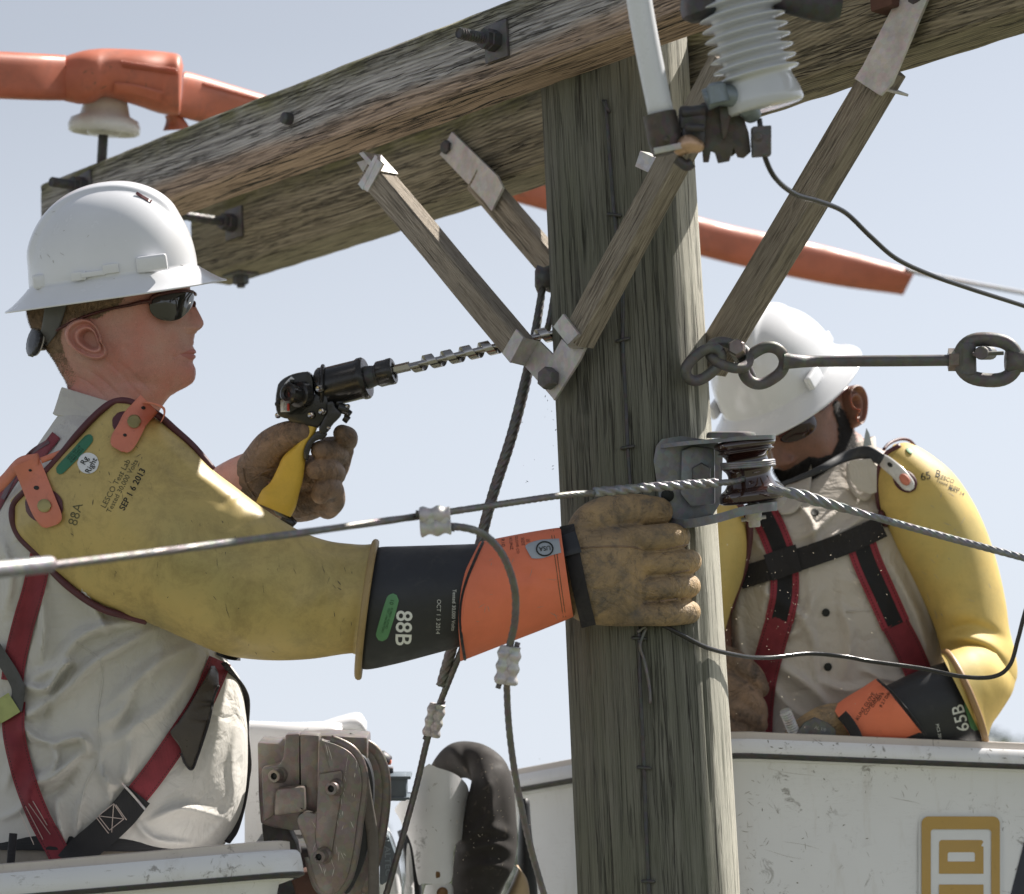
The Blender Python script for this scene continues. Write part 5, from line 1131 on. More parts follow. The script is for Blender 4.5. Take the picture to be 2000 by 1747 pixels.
# ---------------------------------------------------------------- shirt
SF1 = [ # (polyline px, amplitude m, width px)
 ([(60, 1330), (110, 1300), (150, 1250), (200, 1225), (270, 1215)], .014, 16), ([(45, 1340), (90, 1345), (128, 1300), (142, 1292)], .020, 11), ([(48, 1400), (75, 1385), (130, 1345), (190, 1290), (300, 1230)], .016, 15),
 ([(40, 1415), (48, 1425), (75, 1445), (104, 1452)], .014, 11), ([(104, 1455), (150, 1440), (168, 1450), (170, 1475)], .018, 10), ([(104, 1455), (110, 1480), (100, 1505), (60, 1525)], .014, 9), ([(57, 1530), (100, 1520), (160, 1470)], .016, 11), ([(60, 1535), (58, 1560), (80, 1590), (110, 1620)], .013, 12),
 ([(200, 1505), (215, 1530), (225, 1540)], .014, 9), ([(240, 1530), (250, 1500), (255, 1440)], .010, 14), ([(195, 1470), (200, 1510), (212, 1545), (218, 1575)], .010, 9), ([(330, 1250), (280, 1330), (240, 1390), (190, 1420)], .010, 20), ([(400, 1270), (330, 1370), (260, 1420), (200, 1460)], .010, 18), ([(380, 1260), (300, 1300), (200, 1390)], .010, 16),
 ([(125, 1060), (150, 1130), (180, 1180), (210, 1240)], .012, 12), ([(80, 1150), (85, 1230), (80, 1290)], .014, 10), ([(60, 1120), (50, 1220), (45, 1300)], -.010, 12), ([(160, 1560), (150, 1590), (152, 1640)], .008, 8), ([(110, 1560), (115, 1600), (128, 1650)], .009, 8), ([(300, 1600), (360, 1580), (440, 1600)], .010, 14), ([(260, 1600), (300, 1640), (380, 1650)], .008, 12), ([(400, 1640), (440, 1600), (470, 1520)], .008, 12), ([(470, 1400), (455, 1480), (460, 1560)], .006, 12),
 ([(0, 1440), (30, 1470), (10, 1540)], .012, 12), ([(0, 1600), (40, 1580), (60, 1540)], .010, 10), ([(0, 1050), (20, 1120), (10, 1200)], .012, 14), ([(140, 830), (190, 850), (210, 845)], .008, 9), ([(100, 860), (70, 950), (30, 1050)], .008, 10), ([(300, 1280), (250, 1400), (210, 1460)], -.008, 14), ([(140, 1300), (110, 1340), (80, 1420)], -.010, 12), ([(150, 1500), (120, 1540), (90, 1560)], -.008, 12), ([(420, 1330), (430, 1420), (400, 1520)], .007, 22)]
SF1 = [(a, b * 1.9, c * .72) for a, b, c in SF1]
mb = MB()
loft2(mb, [(150, 800, 300, 820, 0, .055), (120, 806, 306, 835, 0, .08), (92, 842, 322, 862, 0, .13), (55, 895, 345, 905, 0, .175), (5, 960, 372, 960, 0, .20), (-45, 1035, 390, 1040, 0, .208), (-80, 1120, 400, 1130, 0, .20), (-92, 1220, 425, 1220, 0, .185), (-92, 1285, 442, 1285, 0, .18), (-88, 1340, 470, 1330, 0, .18), (-80, 1400, 481, 1400, 0, .182), (-72, 1450, 484, 1450, 0, .184), (-66, 1500, 483, 1510, 0, .184), (-60, 1550, 477, 1560, 0, .182), (-56, 1600, 466, 1600, 0, .176), (-52, 1640, 442, 1645, 0, .165), (-50, 1660, 425, 1662, 0, .155)], 320, 330, folds=SF1, nz=.006, nzs=9, e=2.2)
shirt = build('shirt', mb, MAT['shirt'], p1); Tshirt = bvh(shirt)
mb = MB(); loft2(mb, [(130, 764, 290, 815, 0, .054), (123, 757, 296, 810, 0, .060), (119, 760, 300, 816, 0, .064), (112, 782, 308, 832, 0, .072), (105, 803, 318, 852, 0, .080), (103, 808, 320, 858, 0, .081), (108, 812, 316, 858, 0, .074)], 70, 40, caps=False, folds=[([(112, 795), (160, 803), (230, 828)], -.0025, 2.5)]); build('collar', mb, MAT['shirt'], shirt)
mb = MB(); ribbon(mb, [(150, 1255), (200, 1300), (190, 1400), (195, 1470), (165, 1540), (150, 1620)], 3.2, Tshirt, .0006, .0008, -.18, nc=3, win=0); build('seam', mb, MAT['shirt'], shirt)
# trousers and belt
mb = MB(); loft2(mb, [(-54, 1655, 420, 1650, 0, .152), (-60, 1700, 400, 1700, 0, .155), (-50, 1900, 380, 1900, 0, .15)], 60, 20); 
for d in (-.085, .085): tube(mb, [P(170, 1850, d), P(180, 2100, d), p1.location + Vector((0, d, .1))], [.11, .09, .08], 18)
tr_ = build('trousers', mb, MAT['khaki'], p1)
mb = MB(); loft2(mb, [(-56, 1628, 424, 1640, 0, .160), (-56, 1630, 426, 1642, 0, .168), (-56, 1656, 426, 1664, 0, .168), (-56, 1660, 424, 1666, 0, .160)], 90, 14); build('belt', mb, MAT['blackw'], p1)
mb = MB(); tube(mb, [P(26, 1628, -.158), P(22, 1670, -.16), P(20, 1700, -.16)], .006, 8, flat=.4); build('belt_loop', mb, MAT['blackc'], tr_)
# harness
hn = thing('safety_harness', None, None, (0, 0, 0)); hn.parent = p1
def strap(name, path, wd, mat, par, T=Tshirt, off=.003, th=.0022, d=-.19, **k):
    mb = MB(); ribbon(mb, path, wd, T, off, th, d, **k); return build(name, mb, MAT[mat] if isinstance(mat, str) else mat, par, angle=60)
strap('back_strap', [(150, 960), (110, 1010), (82, 1080), (66, 1150), (48, 1210), (30, 1285), (24, 1330)], 44, 'red', hn)
strap('leg_strap', [(28, 1370), (26, 1420), (34, 1470), (52, 1535), (78, 1600), (108, 1655), (130, 1700)], 44, 'red', hn, off=.005)
strap('shoulder_strap', [(110, 850), (85, 880), (50, 905), (15, 950), (-20, 1010)], 20, 'red', hn, off=.004)
strap('far_strap', [(95, 862), (60, 885), (30, 925), (5, 975)], 9, 'maroon', hn, off=.008) 
strap('waist_strap', [(430, 1290), (395, 1370), (350, 1440), (300, 1512), (258, 1565)], 46, 'red', hn, off=.004)
strap('stitched_strap', [(270, 1552), (238, 1592), (195, 1632), (160, 1662), (135, 1690)], 58, 'blackw', hn, off=.008)
strap('buckle', [(238, 1530), (262, 1556), (284, 1582)], 5, 'galv', hn, off=.011, th=.003)
mb = MB()
Th_ = bvh(bpy.data.objects['stitched_strap'])
bx = [(192, 1594), (222, 1570), (242, 1600), (214, 1622), (192, 1594)]
for a, b in list(zip(bx[:-1], bx[1:])) + [((192, 1594), (242, 1600)), ((222, 1570), (218, 1626)), ((226, 1572), (247, 1602)), ((188, 1597), (212, 1628))]:
    tube(mb, [hit(a[0] + (b[0] - a[0]) * k / 6, a[1] + (b[1] - a[1]) * k / 6, Th_, .0012, -.19) for k in range(7)], .0007, 5)
build('stitching', mb, MAT['thread'], bpy.data.objects['stitched_strap'])
mb = MB(); Tl = bvh(bpy.data.objects['leg_strap'])
for a, b in (((38, 1585), (66, 1650)), ((50, 1575), (84, 1640)), ((56, 1570), (98, 1630)), ((64, 1565), (92, 1612))):
    tube(mb, [hit(a[0] + (b[0] - a[0]) * k / 6, a[1] + (b[1] - a[1]) * k / 6, Tl, .0012, -.19) for k in range(7)], .0006, 5)
build('stitching', mb, MAT['thread'], bpy.data.objects['leg_strap'])
strap('keeper_web', [(-12, 1262), (6, 1290), (26, 1322), (36, 1350), (30, 1388)], 26, 'grayw', hn, off=.012)
strap('lime_label', [(-30, 1400), (-5, 1392), (28, 1372)], 44, 'limew', hn, off=.015)
strap('front_strap', [(425, 1272), (447, 1282), (470, 1284)], 14, 'blackw', hn, off=.004)
mb = MB(); tube(mb, [P(x, y, d) for x, y, d in cr([(438, 1296, -.10), (456, 1320, -.06), (474, 1345, -.03), (482, 1372, -.01), (480, 1430, 0), (485, 1490, 0), (482, 1520, 0), (474, 1570, 0), (460, 1620, -.02), (444, 1645, -.04)], 60)], .0052, 8, flat=.45, ref=Rt); build('side_strap', mb, MAT['blackc'], hn)
# leather tool flap
mb = MB(); pl = [(412, 1300), (421, 1302), (428, 1316), (428, 1338), (420, 1352), (408, 1410), (386, 1480), (376, 1504), (368, 1502), (356, 1486), (350, 1460), (332, 1432), (345, 1412), (372, 1372), (396, 1330)]
bm = bmesh.new(); vs = [bm.verts.new((x, y, 0)) for x, y in cr(pl + [pl[0]], 70)[:-1]]; f = bm.faces.new(vs); bmesh.ops.triangulate(bm, faces=[f])
for _ in range(3): bmesh.ops.subdivide_edges(bm, edges=[e for e in bm.edges if (e.verts[0].co - e.verts[1].co).length > 8], cuts=1); bmesh.ops.triangulate(bm, faces=[f for f in bm.faces if len(f.verts) > 3])
r = bmesh.ops.extrude_face_region(bm, geom=list(bm.faces)); ev = {e for e in r['geom'] if isinstance(e, bmesh.types.BMVert)}; bm.verts.index_update()
mb.add([hit(v.co.x, v.co.y, Tshirt, .012 + (.006 if v in ev else 0), -.17) for v in bm.verts], [tuple(v.index for v in f.verts) for f in bm.faces]); bm.free()
o = build('leather_flap', mb, simple('dark_leather', (.055, .045, .038), .38, dirt=.4, ds=50, vary=.3, bump=.4), hn); mods(o, smooth=2)
mb = MB(); Tf = bvh(o); tube(mb, [hit(x, y, Tf, .001, -.18) for x, y in cr([(427, 1340), (418, 1362), (408, 1410), (386, 1478), (375, 1503), (362, 1492), (354, 1472)], 40)], .0018, 8); build('edge_binding', mb, MAT['blackc'], hn)
# ---------------------------------------------------------------- yellow rubber sleeve
SLF = [([(290, 880), (330, 905), (360, 940), (400, 960)], -.006, 12), ([(320, 870), (400, 935), (470, 985)], .006, 16), ([(480, 962), (455, 972), (430, 990)], -.0045, 8), ([(545, 1008), (510, 1012), (470, 1026)], -.0045, 7), ([(400, 930), (440, 955), (470, 985)], .004, 16), ([(560, 1050), (600, 1048), (640, 1060)], .004, 12), ([(600, 1070), (650, 1072), (700, 1066)], -.004, 8), ([(560, 1230), (600, 1180), (640, 1100)], .003, 30), ([(200, 1000), (300, 1060), (420, 1100)], .004, 50), ([(420, 1200), (480, 1260), (560, 1280)], .004, 18), ([(560, 1060), (585, 1110), (580, 1170)], -.0035, 12), ([(610, 1080), (625, 1140), (610, 1210)], .0035, 13), ([(650, 1090), (668, 1160), (655, 1240)], -.003, 11), ([(330, 960), (400, 1010), (500, 1040)], -.0035, 16), ([(260, 1100), (330, 1180), (420, 1240)], .004, 22), ([(160, 930), (220, 980), (260, 1050)], .003, 22)]
mb = MB()
loft2(mb, [(222, 783, 20, 978, -.165, .022), (240, 784, 24, 1000, -.17, .038), (268, 792, 27, 1026, -.175, .050), (304, 812, 45, 1058, -.18, .062), (340, 842, 95, 1108, -.185, .072), (376, 876, 152, 1158, -.19, .077), (415, 917, 218, 1194, -.195, .080), (458, 950, 292, 1218, -.20, .083), (502, 984, 366, 1250, -.205, .085), (546, 1014, 442, 1280, -.21, .085), (592, 1040, 522, 1290, -.21, .083), (642, 1057, 602, 1288, -.21, .082), (690, 1063, 672, 1278, -.205, .086), (712, 1064, 692, 1278, -.2, .090), (724, 1063, 699, 1290, -.2, .094), (732, 1062, 702, 1306, -.2, .098)], 200, 260, folds=SLF, nz=.004, nzs=8, e=2.1, caps=False)
sl = build('rubber_sleeve', mb, MAT['yellow'], p1); Ts = bvh(sl)
mb = MB(); ring = []
for k in range(80):
    a = 2 * math.pi * k / 80; c, s = math.cos(a), math.sin(a); ring.append(P(717 + 17 * c * 1 - 6 * max(0, s), 1191 - 131 * c, -.2 - .099 * s))
ring.append(ring[0]); tube(mb, ring, .0052, 10, cap=False); build('cuff_rim', mb, rubber('cuff_rubber', (.40, .28, .12), .9), sl)
pp = cr([(416, 918), (378, 873), (342, 840), (314, 815), (285, 797), (262, 788), (240, 783), (215, 789), (186, 812), (152, 848), (118, 890), (78, 934), (48, 962), (28, 984), (24, 1012), (38, 1048), (76, 1086), (120, 1134), (165, 1170), (205, 1192), (244, 1203), (285, 1214)], 150)
mb = MB(); last = -.2; pts = []
for x, y in pp:
    h = None
    for ox, oy in ((0, 0), (6, 4), (10, 8), (4, -8), (0, -14), (14, 12)):
        h = Ts.ray_cast(CAM, ray(x + ox, y + oy))[0]
        if h is not None: break
    if h is not None: last = (h - CAM).dot(Fw) - D0
    pts.append((x, y, last - .001))
pts = np.array(pts); 
for _ in range(8): pts[1:-1, 2] = (pts[:-2, 2] + pts[1:-1, 2] + pts[2:, 2]) / 3
tube(mb, [P(*q) for q in pts], .0052, 12, flat=1.0); build('piping', mb, MAT['maroon'], sl)
def dec(name, mat, fn, par=sl):
    mb = MB(); fn(mb); return build(name, mb, MAT[mat] if isinstance(mat, str) else mat, par, smooth=True, angle=50)
dec('snap_patch', 'maroon', lambda m: disc(m, 247, 828, 29, 24, Ts, .0012, .0018, 20)); dec('snap_patch', 'maroon', lambda m: disc(m, 86, 988, 38, 34, Ts, .0012, .0018, 15))
dec('test_label', 'greens', lambda m: ribbon(m, [(113, 925, 8), (115, 922, 15), (119, 916, 19), (146, 885), (172, 857, 19), (177, 852, 15), (179, 850, 8)] if False else [(113, 925, 6), (116, 921, 15), (121, 914, 19), (147, 887, 20), (171, 860, 19), (176, 854, 14), (179, 851, 6)], 19, Ts, .001, .0008, nc=5, step=3, win=0))
dec('round_sticker', 'paper', lambda m: disc(m, 172, 905, 21, 20.5, Ts, .001, .0006, 0))
Tst = bvh(sl, bpy.data.objects['round_sticker'], bpy.data.objects['test_label'])
dec('sticker_text', 'ink', lambda m: (text(m, 'Rg', 165, 900, 11, -62, Tst, .0008, .01), text(m, 'Right', 178, 910, 11, -62, Tst, .0008, .01)))
dec('label_text', 'ink', lambda m: [text(m, s_, 147 + 0.7 * k, 887 + .7 * k, 3.4, -46, Tst, .0006) for s_, k in (('LESCO TEST LAB', -5), ('SLEEVE CLASS 2', 0), ('RUBBER GOODS', 5))])
dec('stamped_text', 'inkp', lambda m: (text(m, 'LESCO Test Lab', 226, 945, 11, -62, Ts, .0006), text(m, 'Tested 30,000 Volts', 239, 950, 10, -62, Ts, .0006)))
dec('stamped_date', 'ink', lambda m: text(m, 'SEP 1 6 2013', 259, 956, 12, -62, Ts, .0006, .018))
dec('marker_number', 'inkp', lambda m: text(m, '88A', 148, 1005, 19, -74, Ts, .0006, -.008))
def rubber_strap(name, path, wd, rivets, holes):
    o = strap(name, path, wd, 'strapo', sl, Ts, .004, .0042, -.24, nc=9, step=6); T = bvh(o)
    for x, y in rivets:
        mb = MB(); disc(mb, x, y, 13.5, 13, T, .001, .0022); r = build('snap', mb, MAT['brass'], o, angle=50); mb = MB(); disc(mb, x, y, 8, 8, bvh(r), .0005, .0008); build('snap_centre', mb, MAT['brass'], o, angle=50) if 0 else None
    for x, y, rx in holes:
        mb = MB(); disc(mb, x, y, rx, rx * .75, T, .0006, .0004, 10); build('hole', mb, MAT['ink'], o)
    return o
rubber_strap('shoulder_strap', [(292, 789, 50), (275, 806, 48), (262, 822, 50), (252, 842, 50), (240, 862, 50), (232, 873, 40), (229, 878, 22)], 50, [(262, 823)], [(280, 797, 4.5), (244, 850, 4)])
rubber_strap('back_strap', [(50, 902, 54), (60, 925, 54), (72, 955, 54), (86, 990, 54), (96, 1010, 50), (100, 1022, 42), (102, 1028, 24)], 54, [(86, 988)], [(71, 953, 5.5), (59, 919, 3.5)])
mb = MB(); mb.grid(np.array([[P(x + ox, y + oy, d) for ox, oy, d in ((0, 0, -.262), (0, 0, -.20), (-4, 3, -.20), (-4, 3, -.262))] for x, y in cr([(282, 784), (300, 787), (317, 793), (323, 800), (322, 812), (316, 824)], 16)]), closeu=True, caps=True); build('strap_tail', mb, MAT['strapo'], sl)
mb = MB(); tube(mb, [P(x, y, d) for x, y, d in cr([(75, 898, -.20), (40, 906, -.18), (8, 940, -.14), (-30, 975, -.10)], 16)], .0032, 10, flat=3.0, ref=Fw); tube(mb, [P(x, y, d) for x, y, d in cr([(225, 822, -.19), (185, 850, -.19), (130, 880, -.19), (80, 900, -.2)], 16)], .002, 8, flat=2.2, ref=Fw) ; build('cross_strap', mb, MAT['strapo'], sl)
# ---------------------------------------------------------------- right glove: black rubber, orange cuff, leather hand
rg = thing('right_glove', None, None, (0, 0, 0)); rg.parent = p1; rg.name = 'lineman_glove'
mb = MB(); loft2(mb, [(722, 1078, 702, 1290, -.2, .084), (742, 1069, 712, 1308, -.2, .088), (790, 1067, 770, 1298, -.2, .088), (860, 1065, 850, 1277, -.2, .085), (950, 1062, 950, 1250, -.2, .078)], 120, 60, nz=.003, nzs=7, caps=False); bc = build('rubber_cuff', mb, MAT['blackr'], rg); Tbc = bvh(bc)
def bow(px, py, dp, w_):
    n = px.shape[0]; k = np.exp(-np.arange(n) / (n * .28))[:, None]; s = w_ ** 2; return px - 24 * s * k * np.clip(1.15 - .3 * (py - 1180) / 120, .6, 1.3), py, dp
mb = MB(); loft2(mb, [(944, 1066, 908, 1280, -.198, .086), (941, 1058, 903, 1290, -.198, .094), (945, 1057, 908, 1289, -.198, .0945), (1000, 1046, 985, 1259, -.195, .084), (1050, 1037, 1060, 1230, -.19, .072), (1092, 1031, 1116, 1207, -.185, .060), (1093, 1035, 1116, 1203, -.185, .056)], 130, 110, fn=bow, caps=False, nz=.004, nzs=9, folds=[([(960, 1200), (1020, 1150), (1080, 1120)], .003, 14), ([(980, 1080), (1030, 1120), (1090, 1140)], -.003, 12)])
oc = build('canvas_cuff', mb, MAT['orange'], rg); Toc = bvh(oc)
ed = [(940, 1060), (924, 1095), (908, 1135), (898, 1175), (896, 1215), (899, 1250), (905, 1288)]
mb = MB(); tube(mb, [hit(x + 3, y, Toc, .001, -.27) for x, y in cr(ed, 60)], .0022, 8); build('cuff_binding', mb, MAT['blackc'], oc)
dec('voltage_label', 'greenl', lambda m: ribbon(m, [(771, 1161, 8), (768, 1168, 22), (765, 1178, 25), (757, 1205, 26), (748, 1235, 25), (745, 1245, 22), (743, 1252, 8)], 25, Tbc, .001, .0008, nc=5, step=4, win=0), bc)
Tb2 = bvh(bc, bpy.data.objects['voltage_label'])
dec('label_text', simple('dark_green_ink', (.02, .08, .03), .7), lambda m: (text(m, '10', 765, 1176, 8, 106, Tb2, .0006), text(m, 'RUBBER GLOVES', 760, 1208, 4, 106, Tb2, .0006), text(m, 'TEST LABORATORY', 753, 1212, 4, 106, Tb2, .0006)), bc)
dec('marker_number', 'inkw', lambda m: text(m, '88B', 787, 1227, 31, 92, Tbc, .0008, .012, 1.0), bc)
dec('stamped_text', 'inkw', lambda m: (text(m, 'Tested 30,000 Volts', 886, 1192, 7, 92, Tbc, .0006, 0), text(m, 'OCT 1 3 2014', 856, 1205, 8, 92, Tbc, .0006, -.01)), bc)
dec('silver_label', 'silver', lambda m: ribbon(m, [(1031, 1078, 20), (1036, 1076, 30), (1055, 1073, 36), (1075, 1069, 32), (1094, 1066, 28)], 32, Toc, .001, .001, nc=5, step=4, win=0), oc)
Tsl = bvh(oc, bpy.data.objects['silver_label'])
def ringtxt(m):
    pts = [hit(1064 + 16 * math.cos(a), 1072 + 13.5 * math.sin(a), Tsl, .0012, -.25) for a in np.linspace(0, 2 * math.pi, 30)]; tube(m, pts, .0011, 5, cap=False); text(m, 'USA', 1064, 1071, 9, 174, Tsl, .001, .01)
dec('emblem', 'ink', ringtxt, oc)
dec('printed_marks', 'ink', lambda m: [text(m, s_, x, y, h_, 84, Toc, .0008, -.004) for s_, x, y, h_ in (('7K', 968, 1064, 7), ('R10', 982, 1060, 7), ('KUNZ', 998, 1062, 6), ('GLOVE CO', 1010, 1064, 5), ('SIZE', 1021, 1058, 6), ('|||', 1032, 1056, 6))], oc)
dec('seam', 'inkp', lambda m: [tube(m, [hit(x + dx, y, Toc, .0004, -.25) for x, y in cr([(1084, 1036), (1092, 1090), (1100, 1150), (1108, 1206)], 14)], .0005, 4) for dx in (-8, -3)], oc)
def chain(mb, rows, n=26, nu=18, flat=1.0):
    r = cr(rows, n); tube(mb, [P(*q[:3]) for q in r], list(r[:, 3]), nu, rcap=True, flat=flat)
GF1 = [([(1268, 1076), (1300, 1070), (1350, 1062)], -.010, 3.5), ([(1255, 1125), (1300, 1121), (1350, 1112)], -.010, 3.5), ([(1262, 1182), (1290, 1172), (1330, 1164)], -.012, 4.5)]
mb = MB(); loft2(mb, [(1096, 1040, 1118, 1206, -.17, .045), (1120, 1026, 1134, 1214, -.172, .052), (1160, 1024, 1172, 1222, -.172, .054), (1210, 1022, 1222, 1224, -.170, .052), (1245, 1026, 1250, 1220, -.164, .040), (1262, 1036, 1266, 1210, -.160, .030)], 60, 40, caps=True)
for y0, y1, y2, r, xe in ((1052, 1048, 1049, .0195, 1322), (1101, 1098, 1097, .0180, 1346), (1150, 1147, 1145, .0180, 1344), (1199, 1199, 1196, .0180, 1344)):
    chain(mb, [(1200, y0, -.176, r), (1260, y0, -.182, r), (1305, y1, -.178, r), (xe - 6, y2, -.155, r), (xe + 2, y2, -.128, r * .95), (xe - 4, y2, -.11, r * .85)])
chain(mb, [(1140, 1055, -.17, .030), (1160, 1022, -.165, .031), (1205, 1004, -.160, .029), (1250, 1000, -.152, .026), (1285, 1000, -.145, .022)])
lg = build('leather_hand', mb, MAT['glove'], rg); mods(lg, .0019, 2); Tlg = bvh(lg)
strap('wrist_strap', [(1107, 1026), (1116, 1070), (1126, 1120), (1138, 1175), (1150, 1224)], 29, 'blackc', rg, Tlg, .003, .003, -.21)
strap('strap_buckle', [(1094, 1070, 40), (1110, 1064, 42), (1130, 1058, 44)], 44, 'blackr', rg, Tlg, .007, .004, -.21)
mb = MB()
for rows in ([(1132, 1071), (1180, 1068), (1235, 1069), (1258, 1076), (1268, 1078)], [(1270, 1077), (1300, 1073), (1342, 1064)], [(1262, 1125), (1300, 1122), (1346, 1114)], [(1262, 1180), (1290, 1175), (1340, 1168)]): tube(mb, [hit(x, y, Tlg, .0002, -.22) for x, y in cr(rows, 20)], .0014, 6)
build('seam_and_gap_shade', mb, MAT['gloved'], rg)  # dark lines paint the shade between the fingers, beside a seam along the hand
# ---------------------------------------------------------------- left glove holding the drill
mb = MB()
chain(mb, [(452, 965, .15, .032), (478, 948, .14, .034), (505, 912, .115, .032), (530, 872, .09, .027), (562, 851, .07, .0225), (590, 846, .068, .0185)], 30)
chain(mb, [(450, 965, .16, .030), (500, 965, .16, .038), (550, 975, .16, .036), (600, 978, .16, .032), (640, 960, .15, .026)], 30)
chain(mb, [(520, 925, .15, .034), (580, 930, .155, .034), (640, 920, .15, .028), (664, 880, .14, .022)], 24)
for rows in ([(640, 872, .15, .015), (674, 868, .135, .0145), (680, 854, .10, .0150), (668, 847, .085, .014)], [(650, 900, .15, .018), (660, 888, .12, .0165), (642, 880, .085, .0175), (626, 880, .070, .0155)], [(650, 930, .15, .018), (654, 925, .11, .0170), (636, 917, .078, .0180), (616, 918, .066, .0150)], [(640, 990, .15, .020), (652, 978, .13, .0180), (648, 956, .10, .0180), (634, 954, .078, .0175), (626, 966, .075, .015)]): chain(mb, rows, 24)
lh = build('gripping_glove', mb, MAT['gloved'], p1); mods(lh, .0018, 2); Tlh = bvh(lh)
mb = MB(); 
for rows in ([(474, 915), (480, 945), (498, 972)], [(497, 935), (520, 920), (548, 915)], [(480, 945), (510, 930), (535, 940)]): tube(mb, [hit(x, y, Tlh, .001, .1) for x, y in cr(rows, 20)], .0016, 6)
build('seam_and_gap_shade', mb, MAT['gloved'], lh)
mb = MB(); tube(mb, pxpath([(380, 1010, .19), (430, 975, .165), (468, 945, .15)], 12), [.044, .036, .032], 20); build('red_cuff', mb, MAT['insul'], p1)
# ================================================================== impact drill
dr = thing('impact_drill', 'black hydraulic drill with yellow grip and long auger bit in the gloved hand', 'drill', P(580, 900, .08))
mb = MB(); loft2(mb, [(594, 829, 617, 822, .07, .012), (593, 840, 620, 834, .07, .0145), (586, 856, 614, 850, .07, .016), (570, 875, 602, 870, .07, .017), (553, 892, 597, 890, .07, .0185), (542, 915, 595, 915, .07, .0195), (528, 942, 591, 940, .07, .020), (512, 957, 584, 966, .07, .023), (504, 972, 578, 990, .07, .025), (500, 982, 568, 1011, .07, .025)], 50, 60, nz=.0012, nzs=30, e=2.5); build('yellow_grip', mb, MAT['ygrip'], dr)
mb = MB(); loft2(mb, [(532, 975, 568, 995, .07, .014), (530, 990, 566, 1012, .07, .014), (540, 1006, 572, 1018, .07, .013)], 24, 10); build('hose_fitting', mb, MAT['steel'], dr)
mb = MB(); cyl(mb, P(552, 1010, .07), P(572, 1030, .07), .011, 16); build('hose_swivel', mb, MAT['blackm'], dr)
a0, a1 = P(626, 760, .085), P(716, 738, .07); ax = (a1 - a0).normalized(); LB = (a1 - a0).length
mb = MB(); lathe(mb, a0, ax, [(-.004, .024), (0, .030), (.004, .0325), (.010, .0325), (.011, .0305), (LB - .012, .0305), (LB - .008, .0325), (LB - .002, .0325), (LB + .001, .030), (LB + .0012, .020)], 48); build('motor_barrel', mb, MAT['blackm'], dr, angle=40)
mb = MB(); lathe(mb, a1, ax, [(0, .018), (.010, .0165), (.014, .0155), (.018, .0175), (.022, .0175), (.024, .016)], 36); build('nose_cone', mb, MAT['steeld'], dr, angle=40)
mb = MB(); c0_ = P(738, 732, .067); lathe(mb, c0_, ax, [(0, .0185), (.002, .020), (.016, .020), (.018, .0205), (.024, .0205), (.026, .019), (.0262, .013), (.024, .012), (.023, .008)], 40); build('chuck', mb, MAT['blackm'], dr, angle=40)
mb = MB(); tube(mb, [a0 + ax * .004 + (Up * math.cos(t) + Fw * math.sin(t)) * .034 for t in np.linspace(0, 6.4, 40)], .0034, 8, cap=False); build('clamp_ring', mb, MAT['blackm'], dr)
def dplate(name, pts, d, th, mat='blackm', bev=.003): return slab(pts, d, th, mat, name, dr, bev)
dplate('gear_housing', cr([(548, 752), (560, 741), (580, 732), (606, 728), (614, 736), (618, 760), (616, 800), (600, 818), (560, 818), (546, 806), (544, 780), (548, 752)], 30)[:-1], .115, .06, bev=.006)
dplate('lower_body', [(556, 806), (640, 760), (648, 800), (640, 822), (622, 838), (570, 826)], .10, .045, bev=.006)
mb = MB(); ka = (-Fw * .75 - Rt * .55 + Up * .05).normalized(); lathe(mb, P(592, 772, .055), ka, [(0, .021), (.012, .020), (.013, .0185), (.014, .0135), (.026, .0130), (.028, .0155), (.036, .0155), (.038, .012), (.037, .007), (.034, .006)], 30); build('reversing_knob', mb, MAT['blackm'], dr, angle=35)
mb = MB(); n = 9
for k in range(7):
    p = P(543 + k * 4.5 + (k > 3) * 2, 790 - k * 11 + k * k * .6, .07); box(mb, p, Rt, Up, Fw, .006, .0055, .05, .0015)
build('cooling_ribs', mb, MAT['blackm'], dr)
Tg = bvh(bpy.data.objects['gear_housing'])
mb = MB(); ribbon(mb, [(572, 738, 8), (563, 750, 12), (557, 766, 15), (556, 785, 17), (557, 805, 18)], 16, Tg, .0008, .0006, .05, nc=5, step=4, win=0); lb = build('warning_label', mb, MAT['paper'], dr)
mb = MB(); Tw = bvh(lb); ribbon(mb, [(563, 774, 4), (563, 803, 5)], 5, Tw, .0006, .0004, .05, nc=3, step=4, win=0); text(mb, 'WARNING', 563, 765, 3, 90, Tw, .0012); build('label_stripe', mb, simple('label_red', (.6, .05, .03), .5), dr)
mb = MB(); text(mb, 'READ MANUAL', 555, 788, 3, 90, Tw, .0008); text(mb, 'EYE PROTECTION', 558.6, 788, 2.6, 90, Tw, .0008); build('label_text', mb, MAT['ink'], dr)
dplate('trigger_link', cr([(640, 786), (652, 784), (656, 796), (668, 808), (662, 818), (650, 830), (640, 845), (628, 848), (624, 838), (634, 818), (640, 800), (640, 786)], 24)[:-1], .065, .018)
dplate('trigger', cr([(620, 842), (640, 846), (632, 858), (616, 862), (606, 880), (602, 900), (595, 896), (594, 880), (602, 862), (612, 850), (620, 842)], 24)[:-1], .065, .014)
mb = MB(); cyl(mb, P(660, 796, .06), P(682, 802, .06), .008, 16); cyl(mb, P(672, 815, .07), P(681, 822, .07), .006, 14); cyl(mb, P(656, 786, .075), P(670, 792, .075), .012, 16); cyl(mb, P(676, 806, .07), P(684, 812, .07), .007, 12); build('valve_fittings', mb, MAT['blackm'], dr, angle=40)
